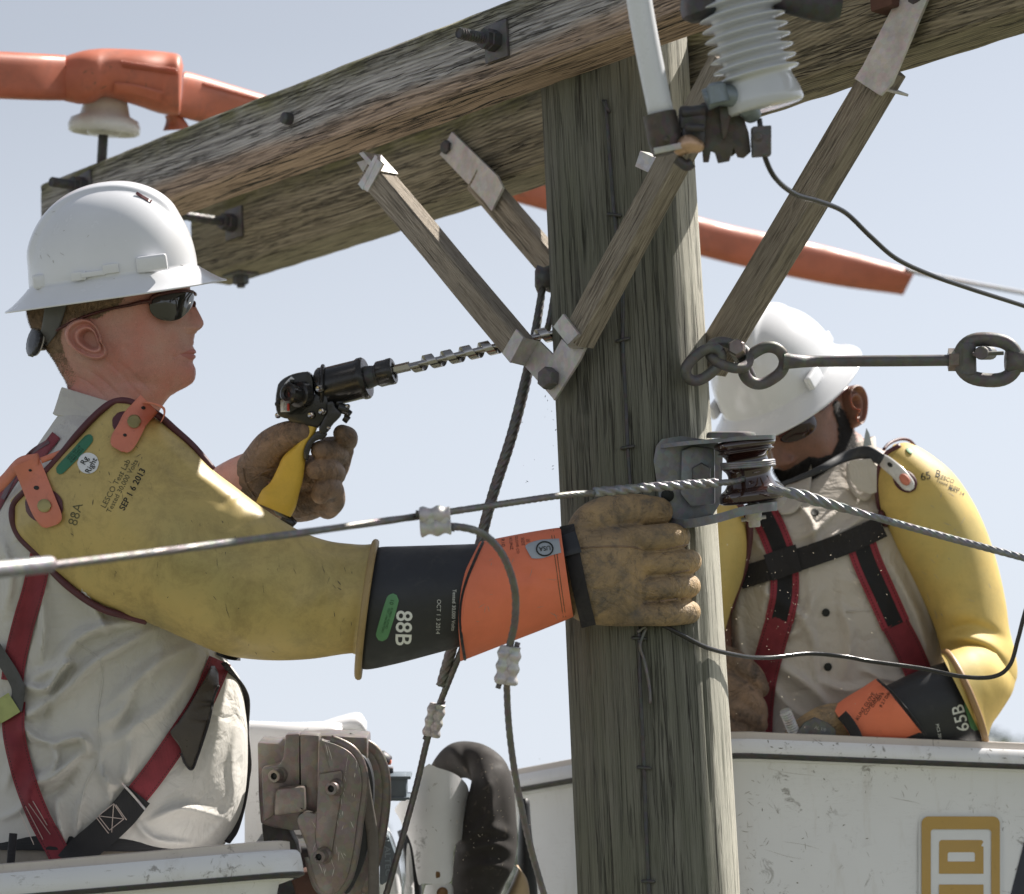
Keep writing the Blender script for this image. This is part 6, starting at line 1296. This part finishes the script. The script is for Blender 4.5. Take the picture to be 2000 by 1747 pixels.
for x, y, d, r in ((626, 760, .045, .0062), (631, 804, .045, .006), (610, 811, .05, .006), (544, 812, .09, .0045), (680, 794, .05, .0035), (643, 836, .045, .003)):
    mb = MB(); lathe(mb, P(x, y, d), -Fw * .9 - Rt * .4, [(0, r), (r * .8, r), (r * 1.2, r * .7), (r * 1.0, r * .35)], 16); build('screw', mb, MAT['chrome'], dr, angle=40)
# auger bit
b0_, b1_ = P(764, 724, .063), P(1100, 647, .03); bx_ = (b1_ - b0_); LBt = bx_.length; bx_.normalize(); X_, Y_, _ = frame(bx_)
mb = MB(); tube(mb, [b0_, b0_ + bx_ * .03], .0072, 6); tube(mb, [b0_ + bx_ * .028, b0_ + bx_ * LBt], .0048, 12); n = 420; G = []
for i in range(n):
    s = .032 + (LBt - .032) * i / (n - 1); a = s * 2 * math.pi / .0295; ro = .0118 * min(1, i / 14 + .3); e1 = X_ * math.cos(a) + Y_ * math.sin(a); c_ = b0_ + bx_ * s; wv_ = .0072
    G.append([c_ + e1 * .003 - bx_ * wv_ * .5, c_ + e1 * ro - bx_ * wv_, c_ + e1 * ro + bx_ * wv_ * .9, c_ + e1 * .003 + bx_ * wv_ * .5])
mb.grid(np.array(G), closeu=True, caps=True); build('auger_bit', mb, MAT['chrome'], dr, angle=50)
# ================================================================== second lineman behind the pole
p2 = thing('person', 'bearded lineman in white hard hat bowed over his work behind the pole', 'person', P(1620, 1700, .62) - Vector((0, 0, .85)), 'linemen in the lift buckets')
h_ = (-Fw * .88 - Rt * .47).normalized(); pt = R_(36); L0 = Up.cross(h_)
if L0.dot(Rt) < 0: L0 = -L0
hf = (h_ * math.cos(pt) - Up * math.sin(pt)).normalized(); hu = (Up * math.cos(pt) + h_ * math.sin(pt)).normalized(); hl = L0.normalized()
rl = R_(17); hu, hl = (hu * math.cos(rl) - hl * math.sin(rl)).normalized(), (hl * math.cos(rl) + hu * math.sin(rl)).normalized()
HO = P(1556, 794, .60) 
def f2(x, y, z): return HO + hf * x + hl * y + hu * z
def fh2(x, y, z): 
    t_ = R_(5); X = x * math.cos(t_) - z * math.sin(t_) + .006; Z = x * math.sin(t_) + z * math.cos(t_) + .057; return f2(X, y, Z)
HG2 = head_verts(150, 260)
px_ = 215 + HG2[..., 0] * 1300; py_ = 600 - HG2[..., 2] * 1300; HG2[..., 1] *= 1 + .22 * np.exp(-((py_ - 636) / 14) ** 2) * (px_ > 372)
HG2[..., 0] -= np.clip((py_ - 760) / 140, 0, 1) * .05
W2 = np.array([[tuple(f2(*v)) for v in r] for r in HG2]); mb = MB(); mb.grid(W2, closeu=True, caps=True)
add_ear(mb, f2, -1); add_ear(mb, f2, 1)
tube(mb, [f2(-.03, 0, -.14), P(1650, 900, .66), P(1640, 980, .66)], [.055, .06, .07], 18)
loft2(mb, [(1470, 1000, 1760, 975, .62, .08), (1440, 1100, 1790, 1080, .62, .10), (1430, 1450, 1820, 1440, .62, .10)], 24, 14)
for d in (-.09, .09): tube(mb, [P(1620 + d * 900, 1480, .62), P(1620 + d * 900, 1750, .62), p2.location + Vector((d, 0, .04))], [.08, .065, .05], 12)
tube(mb, pxpath([(1760, 990, .55), (1880, 1150, .52), (1910, 1310, .5), (1800, 1370, .42), (1660, 1420, .38)], 16), [.05, .05, .045, .04, .032], 12)
tube(mb, pxpath([(1460, 1010, .58), (1390, 1150, .55), (1380, 1290, .48), (1430, 1340, .42)], 16), [.05, .05, .045, .035], 12)
build('body', mb, MAT['skind'], p2)
# beard and moustache
BP = [(214, 612), (236, 612), (244, 650), (268, 682), (305, 692), (334, 676), (348, 658), (400, 656), (400, 775), (350, 800), (240, 790), (196, 720), (206, 660)]
mb = MB(); hb2 = MB(); rnd = random.Random(8); nv, nu = HG2.shape[:2]; cen2 = f2(0, 0, 0)
for j in range(nv - 1):
    for i in range(nu):
        k = (i + 1) % nu; c = (HG2[j, i] + HG2[j + 1, k]) / 2; px, py = 215 + c[0] * 1300, 600 - c[2] * 1300
        if not inpoly(px, py, BP): continue
        if px > 362 and 684 < py < 702 and abs(c[1]) < .02: continue
        a = Vector(W2[j, k]) - Vector(W2[j, i]); b = Vector(W2[j + 1, i]) - Vector(W2[j, i]); n = a.cross(b)
        if n.length < 1e-12: continue
        n.normalize(); n = n if n.dot(Vector(W2[j, i]) - cen2 - hu * c[2]) > 0 else -n
        for _ in range(3):
            p = Vector(W2[j, i]) + a * rnd.random() + b * rnd.random(); d = (n * .8 - hu * .8 + Vector((rnd.gauss(0, .4), rnd.gauss(0, .4), rnd.gauss(0, .4)))).normalized(); L = rnd.uniform(.005, .012); s = d.orthogonal().normalized() * .0006
            mb.add([p - s, p + s, p + d * L], [(0, 1, 2)])
        mb.add([Vector(W2[y_, x_]) + n * .0012 for y_, x_ in ((j, i), (j, k), (j + 1, k), (j + 1, i))], [(0, 1, 2, 3)])
build('beard', mb, MAT['beard'], p2)
hat2 = hard_hat(fh2, 'hard_hat', p2)
mb = MB(); T = bvh(hat2)
for sd_ in (-1, 1):
    for q in ((.056, .012, .1005, .046, .024, .012), (-.106, .008, .058, .026, .022, .012)):
        mb = MB(); lump(mb, fh2, *q, sd_, .005); build('accessory_slot', mb, MAT['white'], hat2)
sg2 = thing('sunglasses', None, None, (0, 0, 0)); sg2.parent = p2
for sd_ in (-1, 1):
    mb = MB(); ol = cr([(298, 588), (306, 580), (332, 576), (358, 575), (372, 577), (374, 586), (368, 597), (356, 605), (340, 610), (322, 611), (308, 607), (300, 599), (298, 588)], 41)[:-1]; c_ = np.array([338., 592.]); G = np.zeros((8, 40, 3))
    for i, t in enumerate([1.0, 1.0, .9, .75, .55, .35, .15, .02]):
        for j in range(40):
            q = c_ + (ol[j] - c_) * t; u = max(0, (q[0] - 292) / 86.); G[i, j] = f2((q[0] + 5 - 215) / 1300, sd_ * (.071 - (.050) * u ** 2.4 - .004 + .0025 * (1 - t * t)), (600 - q[1]) / 1300)
    mb.grid(G, closeu=True, caps=False); build('lens', mb, MAT['lensr'], sg2)
    mb = MB(); tube(mb, [f2((x + 5 - 215) / 1300, sd_ * d, (600 - y) / 1300) for x, y, d in cr([(374, 572, .022), (340, 569, .055), (302, 576, .072), (275, 591, .076), (215, 604, .079), (150, 622, .079)], 40)], .0032, 8); build('temple_frame', mb, MAT['frame'], sg2)
# shirt
SF2_ = [([(1560, 985), (1585, 1020), (1600, 1080)], .010, 9), ([(1640, 990), (1600, 1030), (1570, 1050)], .010, 9), ([(1700, 1000), (1640, 1040), (1600, 1060)], .010, 10), ([(1480, 1150), (1560, 1200), (1590, 1260)], .009, 12), ([(1530, 1240), (1560, 1230), (1600, 1150)], .010, 12), ([(1520, 1300), (1580, 1340), (1640, 1400)], .011, 14), ([(1500, 1330), (1540, 1380), (1600, 1420)], .010, 12), ([(1600, 1330), (1660, 1350), (1720, 1330)], .010, 12), ([(1640, 1180), (1660, 1240), (1650, 1320)], .008, 11), ([(1440, 1150), (1440, 1240), (1460, 1320)], .008, 14), ([(1740, 1100), (1790, 1200), (1815, 1290)], .009, 12), ([(1770, 1090), (1800, 1160), (1830, 1240)], .008, 9), ([(1690, 1310), (1740, 1330), (1790, 1320)], .012, 10), ([(1580, 1100), (1584, 1200), (1592, 1300), (1612, 1400)], .004, 5), ([(1628, 1110), (1636, 1200), (1640, 1300)], -.003, 4), ([(1470, 1050), (1500, 1100), (1490, 1200)], .007, 12), ([(1660, 1130), (1720, 1150), (1730, 1220)], .006, 14), ([(1500, 1060), (1540, 1140), (1550, 1200)], -.006, 10)]
SF2 = [(a, b * 1.8, c * .75) for a, b, c in SF2_]
mb = MB()
loft2(mb, [(1560, 930, 1700, 880, .60, .05), (1515, 960, 1715, 910, .60, .075), (1470, 1005, 1745, 950, .59, .10), (1430, 1060, 1785, 1020, .58, .125), (1412, 1140, 1815, 1110, .58, .135), (1405, 1240, 1840, 1210, .58, .138), (1405, 1340, 1850, 1310, .58, .136), (1410, 1450, 1850, 1430, .59, .13), (1410, 1560, 1840, 1540, .6, .125)], 240, 240, folds=SF2, nz=.006, nzs=9, e=2.3)
shirt2 = build('shirt', mb, MAT['shirt2'], p2); T2s = bvh(shirt2)
mb = MB()
for side, rows in ((0, [(1570, 905), (1560, 950), (1540, 985), (1522, 1000)]), (1, [(1668, 900), (1676, 935), (1690, 962), (1700, 972)])):
    mb = MB(); ribbon(mb, [(x, y, w_) for (x, y), w_ in zip(rows, (30, 46, 40, 14))], 40, T2s, .010, .004, .52, nc=7); build('collar_flap', mb, MAT['shirt2'], shirt2)
mb = MB(); G = []
for t in np.linspace(0, 1, 30):
    a = -.9 + t * 3.6; c_ = P(1630, 900, .66); G.append([c_ + Rt * (math.cos(a) * r) - Fw * (math.sin(a) * r * .9) + Up * (z + .02 * math.cos(a)) for r, z in ((.075, -.03), (.070, .022), (.067, .022), (.071, -.03))])
mb.grid(np.array(G), closeu=True, caps=True); build('collar_band', mb, MAT['shirt2'], shirt2)
for x, y in ((1592, 1001), (1613, 1197), (1617, 1303)):
    mb = MB(); disc(mb, x, y, 8, 8, T2s, .001, .002); build('button', mb, MAT['ink'], shirt2)
mb = MB(); ribbon(mb, [(1652, 1195), (1700, 1192), (1712, 1188)], 3, T2s, .0006, .0008, .45, nc=3, win=0); build('pocket_edge', mb, MAT['shirt2'], shirt2)
hn2 = thing('safety_harness', None, None, (0, 0, 0)); hn2.parent = p2
def strap2(name, path, wd, mat, off=.004, th=.0025, T=None, **k):
    mb = MB(); ribbon(mb, path, wd, T or T2s, off, th, .45, **k); return build(name, mb, MAT[mat], hn2, angle=60)
strap2('padded_strap', [(1490, 1000), (1512, 1045), (1530, 1100), (1532, 1160), (1522, 1212)], 56, 'redb'); strap2('red_strap', [(1523, 1208), (1508, 1260), (1492, 1320), (1484, 1380), (1480, 1470)], 54, 'red', off=.005)
strap2('padded_strap', [(1676, 1045), (1695, 1100), (1722, 1160), (1750, 1222)], 58, 'redb'); strap2('red_strap', [(1748, 1218), (1775, 1270), (1800, 1330), (1825, 1400)], 54, 'red', off=.005)
strap2('chest_strap', [(1444, 1130), (1490, 1116), (1540, 1100), (1600, 1080), (1660, 1058), (1724, 1028)], 44, 'blackc', off=.009); strap2('chest_keeper', [(1500, 1110), (1545, 1094), (1560, 1090)], 54, 'blackc', off=.012)
mb = MB(); tube(mb, [P(x, y, d) for x, y, d in cr([(1470, 965, .52), (1540, 942, .45), (1600, 918, .42), (1650, 893, .45), (1690, 884, .45), (1722, 898, .43)], 30)], [.004, .004, .006, .009, .012, .010], 10, flat=.35, ref=Up); build('neck_strap', mb, MAT['blackr'], hn2)
mb = MB(); prism(mb, [P(*q) for q in [(1686, 872, .45), (1689, 850, .45), (1692, 836, .45), (1698, 848, .45), (1702, 870, .45)]], -Fw, .003, .0006); build('strap_tip', mb, MAT['silver'], hn2)
mb = MB(); prism(mb, [P(*q) for q in [(1660, 900, .44), (1700, 896, .44), (1712, 910, .44), (1712, 962, .44), (1700, 966, .44), (1678, 958, .44), (1662, 940, .44), (1656, 915, .44)]], -Fw, .003, .001); build('collar_guard', mb, MAT['shirt2'], hn2)
# left sleeve (right in the picture)
mb = MB()
loft2(mb, [(1728, 890, 1746, 868, .50, .02), (1714, 915, 1776, 866, .50, .045), (1711, 945, 1815, 886, .50, .065), (1716, 985, 1862, 925, .50, .08), (1732, 1030, 1900, 980, .50, .088), (1754, 1076, 1928, 1040, .50, .090), (1778, 1122, 1950, 1110, .50, .092), (1802, 1170, 1964, 1175, .495, .092), (1824, 1222, 1972, 1232, .49, .092), (1838, 1270, 1984, 1280, .485, .090), (1850, 1310, 1986, 1325, .48, .085), (1880, 1340, 1968, 1352, .47, .06), (1900, 1355, 1950, 1362, .47, .03)], 120, 160, nz=.004, nzs=7, folds=[([(1822, 1262), (1870, 1246), (1930, 1258), (1972, 1290)], .014, 11), ([(1840, 1240), (1900, 1222), (1970, 1250)], -.010, 10), ([(1800, 1180), (1850, 1200), (1900, 1190)], .004, 14), ([(1760, 1080), (1800, 1150), (1840, 1240)], -.004, 14), ([(1800, 900), (1850, 960), (1900, 1060)], .004, 40)])
sl2 = build('rubber_sleeve', mb, MAT['yellow2'], p2); Ts2 = bvh(sl2)
mb = MB()
loft2(mb, [(1935, 1262, 1984, 1330, .44, .05), (1915, 1258, 1976, 1356, .42, .07), (1890, 1260, 1955, 1390, .40, .078), (1868, 1266, 1938, 1415, .385, .082), (1850, 1272, 1930, 1440, .375, .086), (1838, 1278, 1926, 1456, .37, .09)], 100, 50, nz=.003, nzs=8, caps=False); fs = build('forearm_sleeve', mb, MAT['yellow2'], sl2)
def endring(A_, B_, d, h, r, mat, par, nm, w_=.0):
    mb = MB(); pts = []
    for k in range(73):
        a = 2 * math.pi * k / 72; c, s = math.cos(a), math.sin(a); pts.append(P((A_[0] + B_[0]) / 2 + (A_[0] - B_[0]) / 2 * c - w_ * max(0, s), (A_[1] + B_[1]) / 2 + (A_[1] - B_[1]) / 2 * c, d - h * s))
    tube(mb, pts, r, 10, cap=False); return build(nm, mb, mat, par)
endring((1846, 1274), (1922, 1462), .372, .086, .006, rubber('cuff_rubber_brown', (.40, .24, .11), .9), fs, 'cuff_rim', -16)
mb = MB(); tube(mb, [hit(x, y, Ts2, .002, .47) for x, y in cr([(1756, 872), (1732, 888), (1716, 920), (1714, 960), (1722, 1005), (1742, 1050)], 50)], .0052, 10); build('piping', mb, MAT['maroon'], sl2)
mb = MB(); tube(mb, [P(x, y, d) for x, y, d in cr([(1726, 878, .50), (1738, 866, .52), (1758, 858, .55), (1775, 860, .57), (1786, 870, .58)], 24)], .0028, 8); build('rear_piping', mb, MAT['maroon'], sl2)
dec('marker_number', 'ink', lambda m: (text(m, '65', 1808, 931, 15, -12, Ts2, .0008, 0), text(m, 'B', 1832, 926, 14, 12, Ts2, .0008, 0)), sl2)
dec('stamped_text', 'ink', lambda m: (text(m, 'LESCO', 1848, 936, 8, 20, Ts2, .0008), text(m, 'Tested 30,000', 1852, 948, 6, 22, Ts2, .0008), text(m, 'MAY 14', 1868, 960, 7, 24, Ts2, .0008, .015)), sl2)
mb = MB(); disc(mb, 1768, 940, 26, 20, Ts2, .002, .002, 40); build('snap_patch', mb, MAT['maroon'], sl2)
mb = MB(); ribbon(mb, [(1712, 894, 18), (1728, 902, 26), (1752, 922, 28), (1768, 940, 28), (1776, 950, 24), (1781, 957, 10)], 26, Ts2, .006, .004, .44, nc=7, step=4); st_ = build('shoulder_buckle', mb, MAT['porcw'], sl2); Tq = bvh(st_)
mb = MB(); disc(mb, 1767, 937, 13, 9, Tq, .001, .003, 50); build('snap', mb, MAT['strapo'], st_); mb = MB(); disc(mb, 1738, 908, 6, 4, Tq, .0006, .0006, 40); build('hole', mb, MAT['ink'], st_)
# label patches
mb = MB(); disc(mb, 1776, 881, 8, 4, Ts2, .002, .001, 40); build('test_label', mb, MAT['greenl'], sl2)
# right sleeve (between pole and shirt)
mb = MB(); loft2(mb, [(1400, 985, 1446, 984, .50, .03), (1370, 1000, 1462, 1010, .49, .06), (1335, 1050, 1464, 1060, .48, .08), (1310, 1110, 1452, 1125, .47, .09), (1290, 1180, 1430, 1185, .46, .09), (1280, 1230, 1415, 1235, .45, .08)], 60, 50, nz=.003, nzs=8); sl3 = build('rubber_sleeve', mb, MAT['yellow2'], p2); T3 = bvh(sl3)
mb = MB(); tube(mb, [P(x, y, .44 + .0002 * (y - 1000)) for x, y in cr([(1444, 984), (1460, 1010), (1464, 1045), (1456, 1100), (1440, 1150), (1424, 1195)], 40)], .006, 10); build('piping', mb, MAT['maroon'], sl3)
# left glove
lg2 = thing('lineman_glove', None, None, (0, 0, 0)); lg2.parent = p2
mb = MB(); loft2(mb, [(1862, 1290, 1926, 1440, .375, .070), (1838, 1296, 1905, 1452, .37, .074), (1800, 1308, 1880, 1462, .365, .072), (1760, 1325, 1840, 1470, .36, .066), (1715, 1348, 1790, 1475, .355, .060)], 90, 40, caps=False, nz=.003, nzs=8); bc2 = build('rubber_cuff', mb, MAT['blackr'], lg2); Tc2 = bvh(bc2)
mb = MB(); loft2(mb, [(1718, 1332, 1822, 1462, .355, .064), (1712, 1326, 1815, 1455, .355, .070), (1680, 1346, 1770, 1465, .35, .062), (1650, 1364, 1720, 1470, .345, .052), (1626, 1382, 1680, 1470, .34, .044)], 90, 50, caps=False, nz=.003, nzs=9); oc2 = build('canvas_cuff', mb, MAT['orange'], lg2); To2 = bvh(oc2)
mb = MB(); tube(mb, [hit(x, y, To2, .001, .29) for x, y in cr([(1714, 1328), (1745, 1356), (1778, 1395), (1808, 1436)], 30)], .0022, 8); build('cuff_binding', mb, MAT['blackc'], oc2)
dec('printed_text', 'ink', lambda m: [text(m, s_, x, y, h2, -58 + 180 * 0, To2, .0008, .0) for s_, x, y, h2 in (('KUNZ GLOVE', 1690, 1380, 7), ('COMPANY', 1702, 1376, 7), ('CHICAGO', 1712, 1368, 5), ('SIZE 8', 1720, 1362, 5), ('8 2.7 DAL', 1729, 1366, 6))], oc2)
dec('voltage_label', 'greenl', lambda m: ribbon(m, [(1889, 1368, 6), (1892, 1375, 18), (1900, 1400, 20), (1905, 1420, 18), (1906, 1427, 6)], 18, Tc2, .001, .0008, nc=5, step=4, win=0), bc2)
dec('marker_number', 'inkw', lambda m: text(m, '65B', 1877, 1403, 24, 255, Tc2, .0008, .008), bc2)
dec('stamped_text', 'inkw', lambda m: text(m, 'PICS 2014', 1834, 1432, 6, 78, Tc2, .0008), bc2)
mb = MB(); chain(mb, [(1655, 1420, .35, .040), (1620, 1418, .34, .036), (1590, 1425, .33, .030), (1560, 1440, .33, .024)]); 
for y in (1445, 1462): chain(mb, [(1590, y, .33, .016), (1550, y + 4, .32, .015), (1520, y + 10, .32, .013)])
mods(build('leather_hand', mb, MAT['glove'], lg2), .0025, 2)
mb = MB(); ribbon(mb, [(1644, 1396), (1658, 1412), (1672, 1436), (1676, 1450)], 22, None, 0, .004, .285); build('wrist_strap', mb, MAT['blackc'], lg2)
# right glove at the pole edge
mb = MB(); chain(mb, [(1385, 1320, .45, .040), (1395, 1380, .44, .042), (1410, 1430, .43, .04)])
for rows in ([(1385, 1272, .44, .018), (1430, 1290, .42, .020), (1468, 1318, .41, .019), (1484, 1345, .41, .016)], [(1395, 1310, .42, .018), (1440, 1345, .40, .020), (1474, 1378, .39, .019), (1482, 1396, .39, .016)], [(1395, 1360, .41, .018), (1440, 1385, .39, .019), (1475, 1404, .385, .017), (1484, 1416, .385, .014)], [(1395, 1400, .41, .018), (1440, 1425, .39, .017), (1465, 1440, .385, .015)]): chain(mb, rows, 20)
lh2 = build('gripping_glove', mb, MAT['gloved'], p2); mods(lh2, .0024, 2)
mb = MB(); loft2(mb, [(1292, 1215, 1404, 1225, .45, .070), (1300, 1255, 1402, 1262, .45, .066), (1325, 1300, 1400, 1296, .445, .052), (1345, 1335, 1398, 1322, .44, .044)], 50, 24, caps=False); build('rubber_cuff', mb, MAT['blackr'], lh2)
# parts in his hands
t = thing('threaded_stud', 'grey threaded bolt standing up behind the right bucket rim', 'bolt', P(1550, 1420, .31))
mb = MB(); a, b = P(1565, 1465, .31), P(1533, 1388, .29); L = (b - a).length; n = 34; prof = []
for k in range(n): prof += [(L * k / n, .0085 if k % 2 else .0102)]
prof.append((L, .0085)); lathe(mb, a, b - a, prof, 16); build('shank', mb, MAT['galv'], t, angle=35)
t = thing('line_clamp', 'grey metal plate with embossed figures held beside the threaded bolt', 'clamp', P(1600, 1430, .33))
slabp = [(1548, 1440), (1568, 1412), (1590, 1400), (1618, 1412), (1632, 1425), (1630, 1470), (1550, 1470)]
mb = MB(); prism(mb, [P(x, y, .30) for x, y in slabp], -Fw, .010, .003); pl_ = build('plate', mb, MAT['steel'], t, angle=35)
mb = MB(); text(mb, 'AL 1/0', 1602, 1424, 6, 14, bvh(pl_), .001); build('embossing', mb, MAT['galv'], t)
# ================================================================== wear: splits, scuffs and scratches set into the surfaces themselves
def wbvh(o):
    bpy.context.view_layer.update(); mw = o.matrix_world
    return BVHTree.FromPolygons([mw @ v.co for v in o.data.vertices], [tuple(p.vertices) for p in o.data.polygons])
def marks(o, mat, poly, n, ln, wd, ang, jit=4, wav=.05, seed=1, off=.0003, clus=-9):
    """n thin wavering strokes inside picture polygon poly, laid on o and joined to its mesh"""
    rnd = random.Random(seed); T = wbvh(o); inv = o.matrix_world.inverted(); bm = bmesh.new(); bm.from_mesh(o.data)
    o.data.materials.append(mat); mi = len(o.data.materials) - 1; xs = [p[0] for p in poly]; ys = [p[1] for p in poly]; k = tries = 0
    while k < n and tries < n * 30:
        tries += 1; x, y = rnd.uniform(min(xs), max(xs)), rnd.uniform(min(ys), max(ys))
        if not inpoly(x, y, poly) or noise.noise(Vector((x * .011, y * .011, seed * 3.7))) < clus: continue
        L = rnd.uniform(*ln); w_ = rnd.uniform(*wd); a = R_(ang + rnd.gauss(0, jit)); m = max(3, int(L / 7)); prev = None; ok = False; ph = rnd.uniform(0, 6)
        for i in range(m + 1):
            t = i / m; s = math.sin(math.pi * t) ** .7 * w_ * .5 * rnd.uniform(.7, 1.2) + .05; q = (t - .5) * L; dv = wav * L * .2 * math.sin(t * 5 + ph)
            cx, cy = x + math.cos(a) * q - math.sin(a) * dv, y + math.sin(a) * q + math.cos(a) * dv; pr = []
            for e in (-1, 1):
                d = ray(cx - math.sin(a) * s * e, cy + math.cos(a) * s * e); h = T.ray_cast(CAM, d)[0]
                if h is None: pr = None; break
                pr.append(h - d * off)
            if pr is None or (prev and (pr[0] - prev[2]).length > .03): prev = None; continue
            cur = [bm.verts.new(inv @ p) for p in pr]
            if prev: f = bm.faces.new((prev[0], prev[1], cur[1], cur[0])); f.material_index = mi; ok = True
            prev = [cur[0], cur[1], pr[0]]
        k += ok
    bm.to_mesh(o.data); bm.free()
split = simple('timber_split', (.022, .018, .015), .95); scuff = simple('dark_scuff', (.10, .085, .055), .8); pale = simple('pale_scratch', (.62, .60, .55), .6); graze = simple('grey_scuff', (.30, .275, .25), .7)
marks(arm1, split, [(90, 360), (980, 10), (1390, -60), (1390, 60), (1000, 215), (340, 425), (200, 400)], 95, (18, 130), (.7, 2.0), -20.8, 1.2, .10, 2)
marks(arm1, split, [(330, 380), (1000, 150), (1380, 20), (1390, 60), (1000, 210), (345, 425)], 60, (30, 190), (.8, 2.4), -20.2, .8, .06, 3)
marks(arm2, split, [(385, 440), (1050, 230), (1050, 370), (450, 540)], 60, (18, 110), (.7, 2.0), -17.5, 1.5, .12, 4)
marks(arm2, split, [(1400, 100), (1700, 0), (2000, 0), (2000, 80), (1500, 230)], 45, (20, 120), (.8, 2.2), -17, 1.5, .12, 5)
marks(pole, split, [(1060, 200), (1340, 130), (1430, 1747), (1130, 1747)], 55, (60, 330), (.5, 1.6), 87.2, .7, .03, 6)
marks(sl, scuff, [(60, 1000), (240, 800), (420, 930), (700, 1070), (690, 1270), (500, 1285), (240, 1190)], 55, (3, 13), (.6, 1.8), 75, 30, .12, 7, clus=.02)
marks(sl, scuff, [(200, 1050), (640, 1080), (690, 1270), (450, 1270)], 7, (14, 36), (.5, 1.1), 70, 25, .12, 8)
marks(sl2, graze, [(1720, 960), (1860, 960), (1960, 1200), (1940, 1300), (1840, 1240)], 22, (5, 22), (.5, 1.2), 50, 30, .15, 9, clus=.05)
for o_, pl_ in ((body2, [(1440, 1500), (2000, 1510), (2000, 1747), (1440, 1747)]),):
    marks(o_, graze, pl_, 34, (3, 20), (.4, 1.1), 80, 40, .15, 10, clus=.06); marks(o_, scuff, pl_, 16, (2, 7), (.8, 2.2), 60, 50, .1, 11); marks(o_, graze, [(1440, 1520), (1500, 1520), (1500, 1747), (1440, 1747)], 24, (4, 18), (.5, 1.5), 0, 40, .2, 12); marks(o_, graze, pl_, 9, (30, 110), (.35, .7), 8, 14, .08, 21)
lp2 = [o for o in bk2.children if o.name.startswith('lip')][0]; lp1 = [o for o in bk1.children if o.name.startswith('lip')][0]
marks(lp2, scuff, [(1435, 1442), (2000, 1460), (2000, 1490), (1435, 1478)], 26, (3, 12), (.6, 2.0), 10, 40, .2, 13, clus=.0); marks(lp1, graze, [(10, 1700), (590, 1650), (590, 1690), (10, 1740)], 14, (4, 16), (.5, 1.3), -5, 30, .2, 14)
marks(fp, pale, [(600, 1450), (700, 1470), (705, 1560), (660, 1730), (620, 1700)], 40, (5, 40), (.4, 1.2), 82, 14, .08, 15)
marks(hat, graze, [(60, 420), (200, 370), (360, 430), (370, 540), (60, 560)], 12, (4, 12), (.5, 1.1), 30, 60, .3, 16)
marks(hood_, scuff, [(130, 110), (350, 110), (350, 215), (140, 200)], 16, (4, 16), (.8, 2.6), 10, 50, .2, 17, clus=0); marks(hose_, scuff, [(380, 160), (1780, 540), (1760, 570), (380, 230)], 26, (5, 20), (.8, 2.6), 15, 25, .2, 18, clus=0)
marks(gp, graze, [(800, 1520), (900, 1540), (890, 1640), (830, 1720)], 12, (3, 12), (.5, 1.3), 70, 50, .2, 19)
marks(oc, graze, [(920, 1080), (1080, 1050), (1100, 1200), (920, 1270)], 14, (6, 24), (.4, .9), 30, 60, .15, 20)
